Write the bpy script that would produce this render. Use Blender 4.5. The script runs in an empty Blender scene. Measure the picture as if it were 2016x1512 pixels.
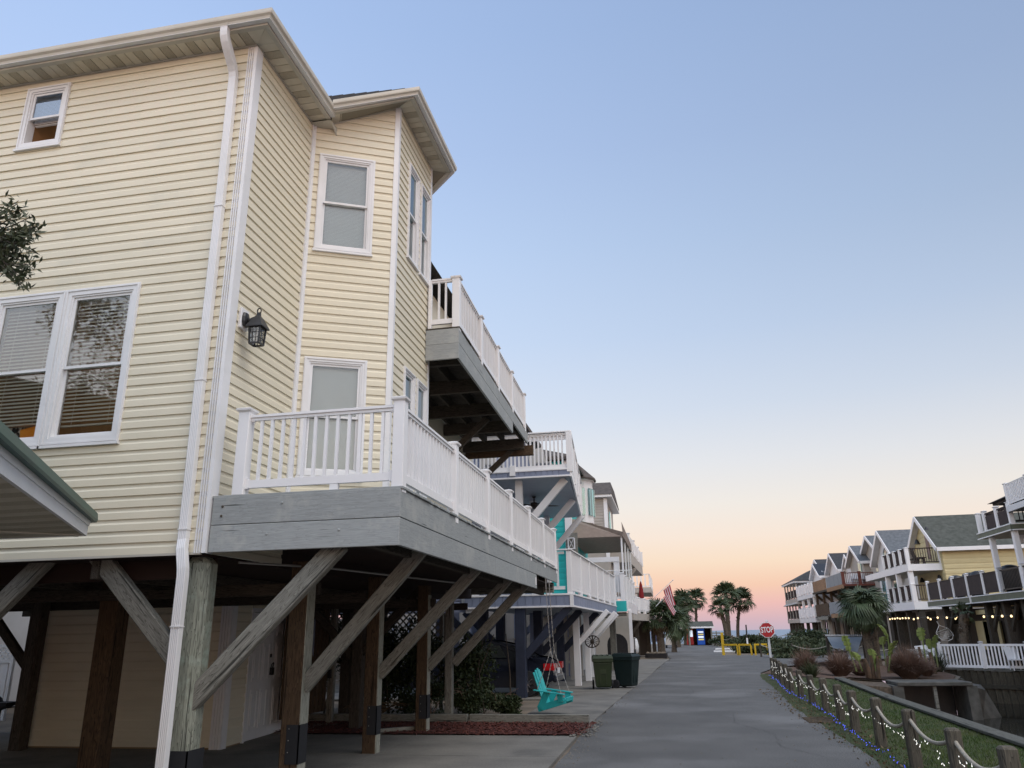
import bpy, bmesh, math, random
import numpy as np
from mathutils import Vector as V, Matrix as MX
from mathutils import geometry as GEO

SC = bpy.context.scene
C = SC.collection
R = random.Random(11)
NR = np.random.default_rng(5)

# ---------------------------------------------------------------- camera
CM = ((0.980839, -0.075864, -0.179445), (0.194092, 0.300838, 0.933716), (-0.016851, -0.950653, 0.309798))
EYE = V((0, 0, 1.6))
cam_data = bpy.data.cameras.new('camera')
cam_data.sensor_width = 36.0
cam_data.lens = 1510 / 2016 * 36
cam_data.clip_start = 0.05
cam_data.clip_end = 20000
cam = bpy.data.objects.new('camera', cam_data)
C.objects.link(cam)
cam.matrix_world = MX(((CM[0][0], -CM[0][1], -CM[0][2], 0), (CM[1][0], -CM[1][1], -CM[1][2], 0),
                       (CM[2][0], -CM[2][1], -CM[2][2], 1.6), (0, 0, 0, 1)))
SC.camera = cam

# ---------------------------------------------------------------- twilight sky
world = bpy.data.worlds.new('World')
SC.world = world
world.use_nodes = True
nt = world.node_tree
nt.nodes.clear()


def lin(r, g, b):
    f = lambda c: (c / 255 / 12.92) if c / 255 <= .04045 else ((c / 255 + .055) / 1.055) ** 2.4
    return (f(r), f(g), f(b), 1)


def N(tree, kind, **kw):
    n = tree.nodes.new(kind)
    for k, v in kw.items():
        setattr(n, k, v)
    return n


tc = N(nt, 'ShaderNodeTexCoord')
sep = N(nt, 'ShaderNodeSeparateXYZ')
nt.links.new(tc.outputs['Generated'], sep.inputs[0])
ramp = N(nt, 'ShaderNodeValToRGB')
nt.links.new(sep.outputs['Z'], ramp.inputs[0])
SKY = [(0.0, (198, 180, 194)), (.012, (214, 182, 190)), (.03, (238, 190, 184)), (.052, (247, 206, 180)), (.08, (250, 225, 200)),
       (.11, (249, 232, 217)), (.15, (242, 236, 229)), (.20, (230, 232, 236)), (.27, (211, 222, 238)),
       (.36, (193, 211, 237)), (.47, (178, 200, 232)), (.57, (166, 189, 226)), (.68, (156, 181, 221)), (1.0, (140, 166, 210))]
while len(ramp.color_ramp.elements) < len(SKY):
    ramp.color_ramp.elements.new(.5)
for e, (p, c) in zip(ramp.color_ramp.elements, SKY):
    e.position = p
    e.color = lin(*c)
azm = N(nt, 'ShaderNodeMapRange')
azm.inputs['From Min'].default_value = -.5
azm.inputs['From Max'].default_value = .5
azm.inputs['To Min'].default_value = 1.22
azm.inputs['To Max'].default_value = .80
nt.links.new(sep.outputs['X'], azm.inputs['Value'])
mul = N(nt, 'ShaderNodeVectorMath', operation='SCALE')
nt.links.new(ramp.outputs['Color'], mul.inputs[0])
azf = N(nt, 'ShaderNodeMapRange')
azf.inputs['From Min'].default_value = .08
azf.inputs['From Max'].default_value = .45
nt.links.new(sep.outputs['Z'], azf.inputs['Value'])
azx = N(nt, 'ShaderNodeMix')
azx.inputs['A'].default_value = 1.0
nt.links.new(azf.outputs[0], azx.inputs['Factor'])
nt.links.new(azm.outputs[0], azx.inputs['B'])
nt.links.new(azx.outputs[0], mul.inputs['Scale'])
# the sunset side, behind the camera, is the brighter and warmer half of the dome
wst = N(nt, 'ShaderNodeMapRange', interpolation_type='SMOOTHSTEP')
wst.inputs['From Min'].default_value = .28
wst.inputs['From Max'].default_value = -.75
nt.links.new(sep.outputs['Y'], wst.inputs['Value'])
wmx = N(nt, 'ShaderNodeMix', data_type='RGBA')
wmx.inputs['A'].default_value = (1, 1, 1, 1)
wmx.inputs['B'].default_value = (2.7, 2.4, 2.05, 1)
nt.links.new(wst.outputs[0], wmx.inputs['Factor'])
wml = N(nt, 'ShaderNodeVectorMath', operation='MULTIPLY')
nt.links.new(mul.outputs[0], wml.inputs[0])
nt.links.new(wmx.outputs['Result'], wml.inputs[1])
bg = N(nt, 'ShaderNodeBackground')
bg.inputs['Strength'].default_value = 1.0
nt.links.new(wml.outputs[0], bg.inputs['Color'])
wo = N(nt, 'ShaderNodeOutputWorld')
nt.links.new(bg.outputs[0], wo.inputs['Surface'])

# ---------------------------------------------------------------- the bright evening side of the sky, as one very soft sun
sd = bpy.data.lights.new('sun', 'SUN')
sd.energy = 1.9
sd.angle = math.radians(38)
sd.color = (1.0, .93, .85)
sun = bpy.data.objects.new('sun', sd)
C.objects.link(sun)
sun.rotation_euler = V((-.58, .27, -.98)).to_track_quat('-Z', 'Y').to_euler()

SC.view_settings.view_transform = 'Standard'
SC.view_settings.look = 'None'
SC.view_settings.gamma = 1
SC.view_settings.exposure = 0.0
SC.cycles.max_bounces = 6
SC.cycles.transparent_max_bounces = 16

# ---------------------------------------------------------------- materials
def mat(name, c1, c2=None, scale=6.0, rough=.6, bump=0.0, bscale=40.0, stretch=(1, 1, 1), metal=0.0, spec=.35,
        emit=0.0, vary=.0, detail=5.0, lo=.35, hi=.65, coord='Object', c3=None, s3=1.2, t3=.55, speck=0.0, sscale=160):
    m = bpy.data.materials.new(name)
    m.use_nodes = True
    t = m.node_tree
    p = t.nodes['Principled BSDF']
    p.inputs['Roughness'].default_value = rough
    p.inputs['Metallic'].default_value = metal
    p.inputs['Specular IOR Level'].default_value = spec
    L = t.links.new
    co = N(t, 'ShaderNodeTexCoord')
    mp = N(t, 'ShaderNodeMapping')
    mp.inputs['Scale'].default_value = stretch
    oi = N(t, 'ShaderNodeObjectInfo')
    if coord == 'Object':
        # every piece gets its own stretch of the pattern
        sh = N(t, 'ShaderNodeVectorMath', operation='ADD')
        cb = N(t, 'ShaderNodeCombineXYZ')
        ml = N(t, 'ShaderNodeMath', operation='MULTIPLY')
        ml.inputs[1].default_value = 57.0
        L(oi.outputs['Random'], ml.inputs[0])
        for k in range(3):
            L(ml.outputs[0], cb.inputs[k])
        L(co.outputs['Object'], sh.inputs[0])
        L(cb.outputs[0], sh.inputs[1])
        L(sh.outputs[0], mp.inputs['Vector'])
    else:
        g = N(t, 'ShaderNodeNewGeometry')
        L(g.outputs['Position'], mp.inputs['Vector'])
    src = None
    if c2 is not None:
        no = N(t, 'ShaderNodeTexNoise')
        no.inputs['Scale'].default_value = scale
        no.inputs['Detail'].default_value = detail
        L(mp.outputs[0], no.inputs['Vector'])
        mr = N(t, 'ShaderNodeMapRange')
        mr.inputs['From Min'].default_value = lo
        mr.inputs['From Max'].default_value = hi
        L(no.outputs['Fac'], mr.inputs['Value'])
        mx = N(t, 'ShaderNodeMix', data_type='RGBA')
        mx.inputs['A'].default_value = (*c1, 1)
        mx.inputs['B'].default_value = (*c2, 1)
        L(mr.outputs[0], mx.inputs['Factor'])
        src = mx.outputs['Result']
        if c3 is not None:
            n3 = N(t, 'ShaderNodeTexNoise')
            n3.inputs['Scale'].default_value = s3
            n3.inputs['Detail'].default_value = 6
            L(mp.outputs[0] if coord != 'Object' else co.outputs['Object'], n3.inputs['Vector'])
            m3 = N(t, 'ShaderNodeMapRange')
            m3.inputs['From Min'].default_value = t3
            m3.inputs['From Max'].default_value = t3 + .16
            L(n3.outputs['Fac'], m3.inputs['Value'])
            x3 = N(t, 'ShaderNodeMix', data_type='RGBA')
            L(src, x3.inputs['A'])
            x3.inputs['B'].default_value = (*c3, 1)
            L(m3.outputs[0], x3.inputs['Factor'])
            src = x3.outputs['Result']
    if speck:
        sn = N(t, 'ShaderNodeTexNoise')
        sn.inputs['Scale'].default_value = sscale
        sn.inputs['Detail'].default_value = 2
        L(mp.outputs[0], sn.inputs['Vector'])
        sr = N(t, 'ShaderNodeMapRange')
        sr.inputs['From Min'].default_value = .3
        sr.inputs['From Max'].default_value = .7
        sr.inputs['To Min'].default_value = 1 - speck
        sr.inputs['To Max'].default_value = 1 + speck
        L(sn.outputs['Fac'], sr.inputs['Value'])
        sv = N(t, 'ShaderNodeVectorMath', operation='SCALE')
        L(src, sv.inputs[0])
        L(sr.outputs[0], sv.inputs['Scale'])
        src = sv.outputs[0]
    if vary:
        hs = N(t, 'ShaderNodeHueSaturation')
        if src is None:
            hs.inputs['Color'].default_value = (*c1, 1)
        else:
            L(src, hs.inputs['Color'])
        vr = N(t, 'ShaderNodeMapRange')
        vr.inputs['To Min'].default_value = 1 - vary
        vr.inputs['To Max'].default_value = 1 + vary
        L(oi.outputs['Random'], vr.inputs['Value'])
        L(vr.outputs[0], hs.inputs['Value'])
        src = hs.outputs[0]
    if src is None:
        p.inputs['Base Color'].default_value = (*c1, 1)
    else:
        L(src, p.inputs['Base Color'])
    if emit:
        if src is None:
            p.inputs['Emission Color'].default_value = (*c1, 1)
        else:
            L(src, p.inputs['Emission Color'])
        p.inputs['Emission Strength'].default_value = emit
    if bump:
        nb = N(t, 'ShaderNodeTexNoise')
        nb.inputs['Scale'].default_value = bscale
        nb.inputs['Detail'].default_value = 4
        L(mp.outputs[0], nb.inputs['Vector'])
        b = N(t, 'ShaderNodeBump')
        b.inputs['Strength'].default_value = min(1.0, bump * 2)
        b.inputs['Distance'].default_value = .01
        L(nb.outputs['Fac'], b.inputs['Height'])
        L(b.outputs[0], p.inputs['Normal'])
    return m


def wood(name, c1, c2, c3, rough=.75, vary=.12, crack=.75, patch=None, fmin=.78, fmax=1.18):
    """Grain along the local X axis of each board, with growth rings, checks and (optionally) worn patches."""
    m = bpy.data.materials.new(name)
    m.use_nodes = True
    t = m.node_tree
    p = t.nodes['Principled BSDF']
    p.inputs['Roughness'].default_value = rough
    p.inputs['Specular IOR Level'].default_value = .2
    L = t.links.new
    co = N(t, 'ShaderNodeTexCoord')
    oi = N(t, 'ShaderNodeObjectInfo')
    ml = N(t, 'ShaderNodeMath', operation='MULTIPLY')
    ml.inputs[1].default_value = 91
    L(oi.outputs['Random'], ml.inputs[0])
    cb = N(t, 'ShaderNodeCombineXYZ')
    for k in range(3):
        L(ml.outputs[0], cb.inputs[k])
    ad = N(t, 'ShaderNodeVectorMath', operation='ADD')
    L(co.outputs['Object'], ad.inputs[0])
    L(cb.outputs[0], ad.inputs[1])
    mp = N(t, 'ShaderNodeMapping')
    mp.inputs['Scale'].default_value = (.9, 9, 9)
    L(ad.outputs[0], mp.inputs['Vector'])
    ws = N(t, 'ShaderNodeTexNoise')
    ws.inputs['Scale'].default_value = 1.3
    ws.inputs['Detail'].default_value = 3
    L(mp.outputs[0], ws.inputs['Vector'])
    rings = N(t, 'ShaderNodeMath', operation='MULTIPLY')
    rings.inputs[1].default_value = 15
    L(ws.outputs['Fac'], rings.inputs[0])
    fr = N(t, 'ShaderNodeMath', operation='FRACT')
    L(rings.outputs[0], fr.inputs[0])
    fine = N(t, 'ShaderNodeTexNoise')
    fine.inputs['Scale'].default_value = 7
    fine.inputs['Detail'].default_value = 6
    L(mp.outputs[0], fine.inputs['Vector'])
    r1 = N(t, 'ShaderNodeValToRGB')
    r1.color_ramp.elements[0].position = .0
    r1.color_ramp.elements[0].color = (*c1, 1)
    r1.color_ramp.elements[1].position = .75
    r1.color_ramp.elements[1].color = (*c2, 1)
    e = r1.color_ramp.elements.new(.97)
    e.color = (*c3, 1)
    L(fr.outputs[0], r1.inputs[0])
    mr = N(t, 'ShaderNodeMapRange')
    mr.inputs['From Min'].default_value = .3
    mr.inputs['From Max'].default_value = .7
    mr.inputs['To Min'].default_value = fmin
    mr.inputs['To Max'].default_value = fmax
    L(fine.outputs['Fac'], mr.inputs['Value'])
    sc = N(t, 'ShaderNodeVectorMath', operation='SCALE')
    L(r1.outputs[0], sc.inputs[0])
    L(mr.outputs[0], sc.inputs['Scale'])
    src = sc.outputs[0]
    if patch is not None:
        pn = N(t, 'ShaderNodeTexNoise')
        pn.inputs['Scale'].default_value = 2.2
        pn.inputs['Detail'].default_value = 8
        pn.inputs['Roughness'].default_value = .7
        L(ad.outputs[0], pn.inputs['Vector'])
        pr = N(t, 'ShaderNodeMapRange')
        pr.inputs['From Min'].default_value = .52
        pr.inputs['From Max'].default_value = .66
        L(pn.outputs['Fac'], pr.inputs['Value'])
        px = N(t, 'ShaderNodeMix', data_type='RGBA')
        L(src, px.inputs['A'])
        px.inputs['B'].default_value = (*patch, 1)
        L(pr.outputs[0], px.inputs['Factor'])
        src = px.outputs['Result']
    # drying checks: thin dark lines along the grain
    m2 = N(t, 'ShaderNodeMapping')
    m2.inputs['Scale'].default_value = (1.1, 26, 26)
    L(ad.outputs[0], m2.inputs['Vector'])
    ck = N(t, 'ShaderNodeTexNoise')
    ck.inputs['Scale'].default_value = 1.0
    ck.inputs['Detail'].default_value = 2
    L(m2.outputs[0], ck.inputs['Vector'])
    cr = N(t, 'ShaderNodeMapRange')
    cr.inputs['From Min'].default_value = crack - .06
    cr.inputs['From Max'].default_value = crack
    cr.inputs['To Min'].default_value = 1
    cr.inputs['To Max'].default_value = .25
    L(ck.outputs['Fac'], cr.inputs['Value'])
    s2 = N(t, 'ShaderNodeVectorMath', operation='SCALE')
    L(src, s2.inputs[0])
    L(cr.outputs[0], s2.inputs['Scale'])
    vr = N(t, 'ShaderNodeMapRange')
    vr.inputs['To Min'].default_value = 1 - vary
    vr.inputs['To Max'].default_value = 1 + vary
    L(oi.outputs['Random'], vr.inputs['Value'])
    s3 = N(t, 'ShaderNodeVectorMath', operation='SCALE')
    L(s2.outputs[0], s3.inputs[0])
    L(vr.outputs[0], s3.inputs['Scale'])
    L(s3.outputs[0], p.inputs['Base Color'])
    b = N(t, 'ShaderNodeBump')
    b.inputs['Strength'].default_value = .5
    b.inputs['Distance'].default_value = .004
    mb = N(t, 'ShaderNodeMath', operation='ADD')
    L(fine.outputs['Fac'], mb.inputs[0])
    L(cr.outputs[0], mb.inputs[1])
    L(mb.outputs[0], b.inputs['Height'])
    L(b.outputs[0], p.inputs['Normal'])
    return m


def glass(name, tint=(.8, .87, .86), refl=.16, rough=.03):
    m = bpy.data.materials.new(name)
    m.use_nodes = True
    t = m.node_tree
    t.nodes.remove(t.nodes['Principled BSDF'])
    out = t.nodes['Material Output']
    tr = N(t, 'ShaderNodeBsdfTransparent')
    tr.inputs['Color'].default_value = (*tint, 1)
    gl = N(t, 'ShaderNodeBsdfGlossy')
    gl.inputs['Roughness'].default_value = rough
    gl.inputs['Color'].default_value = (.95, .97, 1, 1)
    nz = N(t, 'ShaderNodeTexNoise')
    nz.inputs['Scale'].default_value = 1.5
    bu = N(t, 'ShaderNodeBump')
    bu.inputs['Strength'].default_value = .05
    t.links.new(nz.outputs['Fac'], bu.inputs['Height'])
    t.links.new(bu.outputs[0], gl.inputs['Normal'])
    fz = N(t, 'ShaderNodeFresnel')
    fz.inputs['IOR'].default_value = 1.5
    mr = N(t, 'ShaderNodeMath', operation='ADD')
    mr.inputs[1].default_value = refl
    mr.use_clamp = True
    t.links.new(fz.outputs[0], mr.inputs[0])
    mx = N(t, 'ShaderNodeMixShader')
    t.links.new(mr.outputs[0], mx.inputs[0])
    t.links.new(tr.outputs[0], mx.inputs[1])
    t.links.new(gl.outputs[0], mx.inputs[2])
    t.links.new(mx.outputs[0], out.inputs['Surface'])
    return m


MT = {}
MT['siding'] = mat('cream_vinyl', (.71, .652, .51), (.672, .618, .48), 1.4, .42, .05, 60, (1, 1, 1), vary=.025, c3=(.60, .57, .46), s3=.8, t3=.57)
MT['sidingback'] = mat('siding_backing', (.30, .22, .13), rough=.8)
MT['trim'] = mat('white_vinyl_trim', (.74, .74, .75), (.69, .69, .69), 3, .38, vary=.02)
MT['beige'] = mat('beige_aluminium', (.52, .495, .43), (.47, .445, .38), 3, .45, .03, 20, vary=.02)
MT['soffit'] = mat('beige_soffit_vinyl', (.64, .60, .50), (.56, .51, .41), 4, .5, .03, 40, vary=.03)
MT['softgap'] = mat('soffit_joint', (.27, .245, .19), rough=.8)
MT['vent'] = mat('vented_soffit', (.50, .46, .37), (.40, .36, .28), 90, .6, .35, 120, vary=.03)
MT['rail'] = mat('white_vinyl_rail', (.80, .79, .79), (.76, .75, .75), 2, .35, .02, 30, vary=.015)
MT['graywood'] = wood('gray_painted_wood', (.32, .338, .335), (.30, .315, .31), (.27, .28, .275), .6, .06, .77, patch=(.38, .385, .365), fmin=.90, fmax=1.08)
MT['rawwood'] = wood('weathered_gray_wood', (.25, .243, .212), (.20, .195, .168), (.11, .105, .088), .8, .12, .68)
MT['greenwood'] = wood('green_weathered_pile_wood', (.27, .285, .235), (.21, .22, .18), (.11, .115, .09), .8, .06, .66, patch=(.30, .36, .30))
MT['brownwood'] = wood('brown_stained_pile_wood', (.105, .068, .04), (.07, .045, .027), (.035, .022, .014), .8, .08, .7)
MT['palewood'] = wood('lit_pile_face_wood', (.36, .36, .30), (.29, .29, .24), (.16, .16, .13), .8, .06, .7)
MT['darkwood'] = wood('dark_framing_wood', (.085, .072, .058), (.06, .05, .04), (.03, .025, .02), .85, .15, .74)
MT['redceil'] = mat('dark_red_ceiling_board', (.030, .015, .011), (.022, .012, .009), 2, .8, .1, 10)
MT['rubber'] = mat('black_rubber', (.018, .019, .022), rough=.7, bump=.05)
MT['black'] = mat('black_metal', (.013, .013, .015), (.02, .02, .022), 8, .45, .05, 60, spec=.5)
MT['pane'] = glass('window_pane', (.86, .92, .91), .05)
MT['lampglass'] = glass('lamp_glass', (.9, .88, .82), .05, .15)
MT['skypane'] = glass('sky_reflecting_pane', (.35, .45, .60), .16)
MT['tealpane'] = glass('teal_reflecting_pane', (.62, .86, .86), .10)
MT['shade'] = mat('white_mini_blind', (.84, .84, .83), (.80, .80, .79), 3, .6, vary=.01)
MT['shade2'] = mat('tan_wood_blind', (.74, .68, .58), (.70, .63, .53), 3, .6)
MT['room'] = mat('dark_room', (.10, .075, .05), (.05, .035, .022), 1.2, .9)
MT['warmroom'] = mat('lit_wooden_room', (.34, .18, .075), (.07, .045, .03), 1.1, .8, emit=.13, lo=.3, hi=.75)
MT['concrete'] = mat('grey_concrete', (.185, .175, .155), (.14, .132, .118), 1.4, .85, .12, 60, coord='W', c3=(.10, .098, .09), s3=.7, t3=.58, speck=.16, sscale=60)
MT['asphalt'] = mat('worn_asphalt', (.118, .116, .112), (.090, .089, .087), .8, .9, .35, 90, coord='W', c3=(.165, .163, .16), s3=.35, t3=.52, speck=.55, sscale=70)
MT['sand'] = mat('sandy_ground', (.20, .16, .12), (.12, .10, .075), 1.2, .95, .3, 25, coord='W')
MT['shingle'] = mat('dark_shingle', (.045, .043, .042), (.025, .024, .024), 14, .9, .4, 40, vary=.2)
MT['grayroof'] = mat('gray_shingle_roof', (.13, .14, .15), (.09, .097, .105), 5, .9, .3, 30, vary=.06)
MT['greenroof'] = mat('green_gray_shingle_roof', (.085, .09, .078), (.055, .06, .05), 4, .9, .3, 30)
MT['darkroof'] = mat('charcoal_shingle_roof', (.05, .052, .056), (.035, .036, .04), 5, .9, .3, 30)
MT['brownroof'] = mat('brown_shingle_roof', (.10, .085, .075), (.065, .055, .05), 5, .9, .3, 30)
MT['greenmetal'] = mat('green_roof_metal', (.012, .075, .05), (.014, .06, .043), 3, .4, .03, 20, spec=.5)
MT['leaf'] = mat('olive_leaf', (.040, .052, .022), (.075, .085, .045), 9, .5, vary=.1)
MT['hedge'] = mat('dark_hedge_leaf', (.018, .032, .012), (.04, .055, .02), 5, .6)
MT['shrub'] = mat('dune_shrub_leaf', (.035, .055, .024), (.075, .085, .04), 5, .6)
MT['palm'] = mat('palm_frond', (.035, .055, .022), (.065, .085, .04), 3, .5, vary=.25)
MT['palmold'] = mat('dry_palm_frond', (.16, .11, .06), (.10, .07, .04), 3, .7, vary=.2)
MT['trunk'] = mat('palm_trunk', (.13, .10, .075), (.07, .055, .04), 12, .9, .5, 20)
MT['bark'] = mat('dark_bark', (.07, .055, .042), (.04, .03, .024), 14, .9, .4, 30)
MT['banana'] = mat('banana_leaf', (.13, .18, .045), (.19, .235, .07), 4, .45, vary=.12)
MT['bananastem'] = mat('dry_banana_stem', (.13, .075, .045), (.07, .05, .03), 6, .8, .3, 15)
MT['muhly'] = mat('russet_ornamental_grass', (.25, .165, .125), (.18, .12, .092), 4, .9)
MT['grass'] = mat('lawn_grass', (.040, .078, .014), (.075, .095, .022), 1.3, .8, coord='W', c3=(.11, .10, .045), s3=.5, t3=.60)
MT['turf'] = mat('turf_soil', (.034, .052, .015), (.06, .06, .026), 2.5, .95, .5, 60, coord='W')
MT['mulch'] = mat('red_mulch_chip', (.115, .034, .026), (.065, .023, .018), 30, .9, vary=.2)
MT['mulchbase'] = mat('red_mulch_base', (.085, .024, .019), (.045, .015, .012), 22, .95, .6, 60, coord='W')
MT['pinemulch'] = mat('brown_pine_mulch', (.125, .075, .05), (.07, .043, .03), 9, .95, .7, 40, coord='W')
MT['canal'] = mat('dark_canal_water', (.012, .014, .012), rough=.06, bump=.03, bscale=3, spec=.5, coord='W', c2=(.016, .017, .013))
MT['sea'] = mat('sea_water', (.17, .22, .28), (.20, .25, .31), .02, .6, .1, .25, coord='W')
MT['teal'] = mat('teal_paint', (.03, .40, .40), (.025, .35, .36), 6, .45, .04, 40, vary=.05)
MT['tealside'] = mat('teal_siding', (.02, .45, .43), (.02, .40, .39), 2, .5, .03, 30, vary=.03)
MT['bluerim'] = mat('slate_blue_vinyl', (.225, .255, .345), (.20, .23, .315), 2, .5, .03, 30, vary=.06)
MT['navy'] = mat('navy_paint', (.028, .036, .062), (.02, .027, .048), 4, .55, .05, 30)
MT['lightblue'] = mat('pale_blue_ceiling', (.37, .40, .44), (.34, .37, .41), 3, .5)
MT['taupe'] = mat('taupe_awning_canvas', (.25, .195, .16), (.22, .17, .14), 5, .85, .1, 80)
MT['awnin'] = mat('brown_awning_underside', (.30, .21, .17), (.26, .18, .15), 5, .9)
MT['clapwhite'] = mat('white_siding', (.70, .69, .69), (.64, .63, .63), 2, .5, .03, 30, vary=.03)
MT['clapgray'] = mat('warm_gray_siding', (.42, .38, .34), (.37, .34, .30), 2, .6, .03, 30, vary=.03)
MT['clapyellow'] = mat('yellow_siding', (.60, .505, .28), (.56, .47, .26), 2, .55, .03, 30, vary=.03)
MT['clapblue'] = mat('blue_gray_siding', (.20, .225, .31), (.18, .20, .28), 2, .55, .03, 30, vary=.03)
MT['greenrim'] = mat('sage_green_skirt', (.14, .15, .105), (.12, .13, .09), 2, .55, .03, 30, vary=.08)
MT['brownscreen'] = mat('dark_brown_screen', (.050, .032, .03), (.036, .024, .022), 4, .7, vary=.15)
MT['orangewood'] = wood('orange_stained_wood', (.31, .19, .11), (.25, .15, .085), (.15, .085, .05), .7, .1, .8)
MT['redrail'] = mat('red_stained_rail', (.16, .045, .03), (.12, .035, .025), 4, .6, vary=.1)
MT['yellowpaint'] = mat('yellow_barrier_paint', (.62, .40, .02), (.52, .33, .02), 5, .5, .05, 30)
MT['signred'] = mat('sign_red', (.40, .012, .02), rough=.35)
MT['signwhite'] = mat('sign_white', (.80, .80, .80), rough=.4)
MT['galv'] = mat('white_sign_post', (.62, .63, .64), (.54, .55, .57), 6, .5)
MT['treepane'] = glass('tree_reflecting_pane', (.86, .92, .91), .07)
MT['cracktar'] = mat('crack_tar', (.052, .051, .05), rough=.9)
MT['rope'] = mat('tan_rope', (.42, .38, .31), (.30, .27, .22), 60, .9, .5, 120, (1, 1, 1))
MT['fencepost'] = wood('dark_weathered_post', (.115, .10, .078), (.085, .075, .058), (.04, .035, .028), .85, .15, .68)
MT['capwood'] = wood('gray_bulkhead_cap', (.12, .12, .102), (.092, .092, .08), (.055, .055, .047), .85, .1, .68)
MT['bulkhead'] = wood('dark_bulkhead_plank', (.075, .069, .052), (.052, .048, .037), (.027, .025, .02), .85, .3, .7)
MT['bulb'] = mat('white_bulb', (1, .97, .9), emit=1.0)
MT['bluebulb'] = mat('blue_bulb', (.12, .16, 1), emit=1.0)
MT['warmbulb'] = mat('warm_bulb', (1, .72, .38), emit=2.2)
MT['wire'] = mat('green_wire', (.03, .045, .03), rough=.6)
MT['bingreen'] = mat('green_cart_plastic', (.020, .034, .011), (.017, .029, .010), 4, .5, .04, 30)
MT['bindark'] = mat('dark_green_cart_plastic', (.008, .018, .018), (.011, .022, .021), 4, .5, .04, 30)
MT['carpaint'] = mat('dark_car_paint', (.012, .015, .026), rough=.2, spec=.6)
MT['carglass'] = mat('car_glass', (.012, .016, .016), rough=.05, spec=.8)
MT['chrome'] = mat('chrome', (.6, .6, .6), rough=.2, metal=1)
MT['taillight'] = mat('red_lamp', (.45, .01, .015), rough=.2, spec=.6)
MT['flagred'] = mat('flag_red', (.33, .02, .045), rough=.8)
MT['flagwhite'] = mat('flag_white', (.55, .47, .48), rough=.8)
MT['flagblue'] = mat('flag_blue', (.03, .04, .14), rough=.8)
MT['chain'] = mat('steel_chain', (.35, .34, .32), rough=.5, metal=.6)
MT['headwall'] = mat('stained_concrete', (.13, .125, .11), (.075, .072, .062), 3, .9, .2, 30)
MT['fabricred'] = mat('dark_red_umbrella_cloth', (.20, .012, .016), rough=.8)
MT['dumpster'] = mat('gray_roof_sheet', (.22, .24, .26), (.20, .22, .24), 3, .6)
MT['vendblue'] = mat('vending_blue', (.012, .07, .34), emit=.35)
MT['vendred'] = mat('vending_red', (.35, .03, .03), emit=.2)
MT['vendlit'] = mat('lit_shelf', (.75, .85, 1.0), emit=.9)
MT['vendyellow'] = mat('lit_bottles', (.7, .6, .2), emit=.5)
MT['net'] = mat('white_rope_net', (.55, .53, .50), rough=.9)
MT['plasticwhite'] = mat('white_plastic', (.72, .72, .73), rough=.35)
MT['tarp'] = mat('blue_tarp', (.02, .05, .28), (.30, .33, .42), 6, .6)
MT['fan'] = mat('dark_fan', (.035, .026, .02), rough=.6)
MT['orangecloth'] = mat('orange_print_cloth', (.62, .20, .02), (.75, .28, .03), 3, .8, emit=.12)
MT['zebra'] = mat('black_white_print', (.03, .02, .02), (.75, .70, .66), 16, .8, lo=.47, hi=.53)

# ---------------------------------------------------------------- building helpers
W = {}
MC = {}


def new(name, me, mt=None, par=None, Mx=None, **kw):
    o = bpy.data.objects.new(name, me)
    C.objects.link(o)
    if Mx is None:
        Mx = MX.Identity(4)
    if me is not None and mt is not None and len(me.materials) == 0:
        for k in (mt if isinstance(mt, (list, tuple)) else [mt]):
            me.materials.append(k)
    if par is not None:
        o.parent = par
        o.matrix_basis = W[par].inverted() @ Mx
    else:
        o.matrix_basis = Mx
    W[o] = Mx
    for k, v in kw.items():
        o[k] = v
    return o


def thing(name, label, cat, loc=(0, 0, 0), group=None, rz=0.0):
    Mx = MX.Translation(V(loc)) @ MX.Rotation(rz, 4, 'Z')
    o = new(name, None, None, None, Mx, label=label, category=cat)
    o.empty_display_size = .2
    if group:
        o['group'] = group
    return o


def part(name, par, loc=(0, 0, 0)):
    o = new(name, None, None, par, MX.Translation(V(loc)))
    o.empty_display_size = .1
    return o


def tag(o, label, cat, group=None):
    o['label'] = label
    o['category'] = cat
    if group:
        o['group'] = group
    return o


def frame(a, b, up=(0, 0, 1)):
    a = V(a)
    b = V(b)
    x = (b - a).normalized()
    up = V(up).normalized()
    if abs(x.dot(up)) > .985:
        up = V((0, 1, 0)) if abs(x.y) < .9 else V((1, 0, 0))
    y = up.cross(x).normalized()
    z = x.cross(y)
    m = MX((x, y, z)).transposed().to_4x4()
    m.translation = (a + b) / 2
    return m


def boxmesh(s, bev, mt):
    key = ('box', round(s[0], 3), round(s[1], 3), round(s[2], 3), round(bev, 3), mt.name)
    if key in MC:
        return MC[key]
    bm = bmesh.new()
    bmesh.ops.create_cube(bm, size=1)
    bmesh.ops.scale(bm, vec=s, verts=bm.verts)
    if bev > 0:
        bmesh.ops.bevel(bm, geom=list(bm.edges), offset=min(bev, min(s) * .3), segments=1, affect='EDGES')
    me = bpy.data.meshes.new('board')
    bm.to_mesh(me)
    bm.free()
    me.materials.append(mt)
    MC[key] = me
    return me


def beam(name, a, b, w, h, mt, par=None, up=(0, 0, 1), bev=.006, **kw):
    L = (V(b) - V(a)).length
    return new(name, boxmesh((L, w, h), bev, mt), None, par, frame(a, b, up), **kw)


def box(name, c, s, mt, par=None, rz=0.0, bev=.0, **kw):
    return new(name, boxmesh(s, bev, mt), None, par, MX.Translation(V(c)) @ MX.Rotation(rz, 4, 'Z'), **kw)


CUBE_F = ((0, 3, 2, 1), (4, 5, 6, 7), (0, 1, 5, 4), (1, 2, 6, 5), (2, 3, 7, 6), (3, 0, 4, 7))


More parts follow.
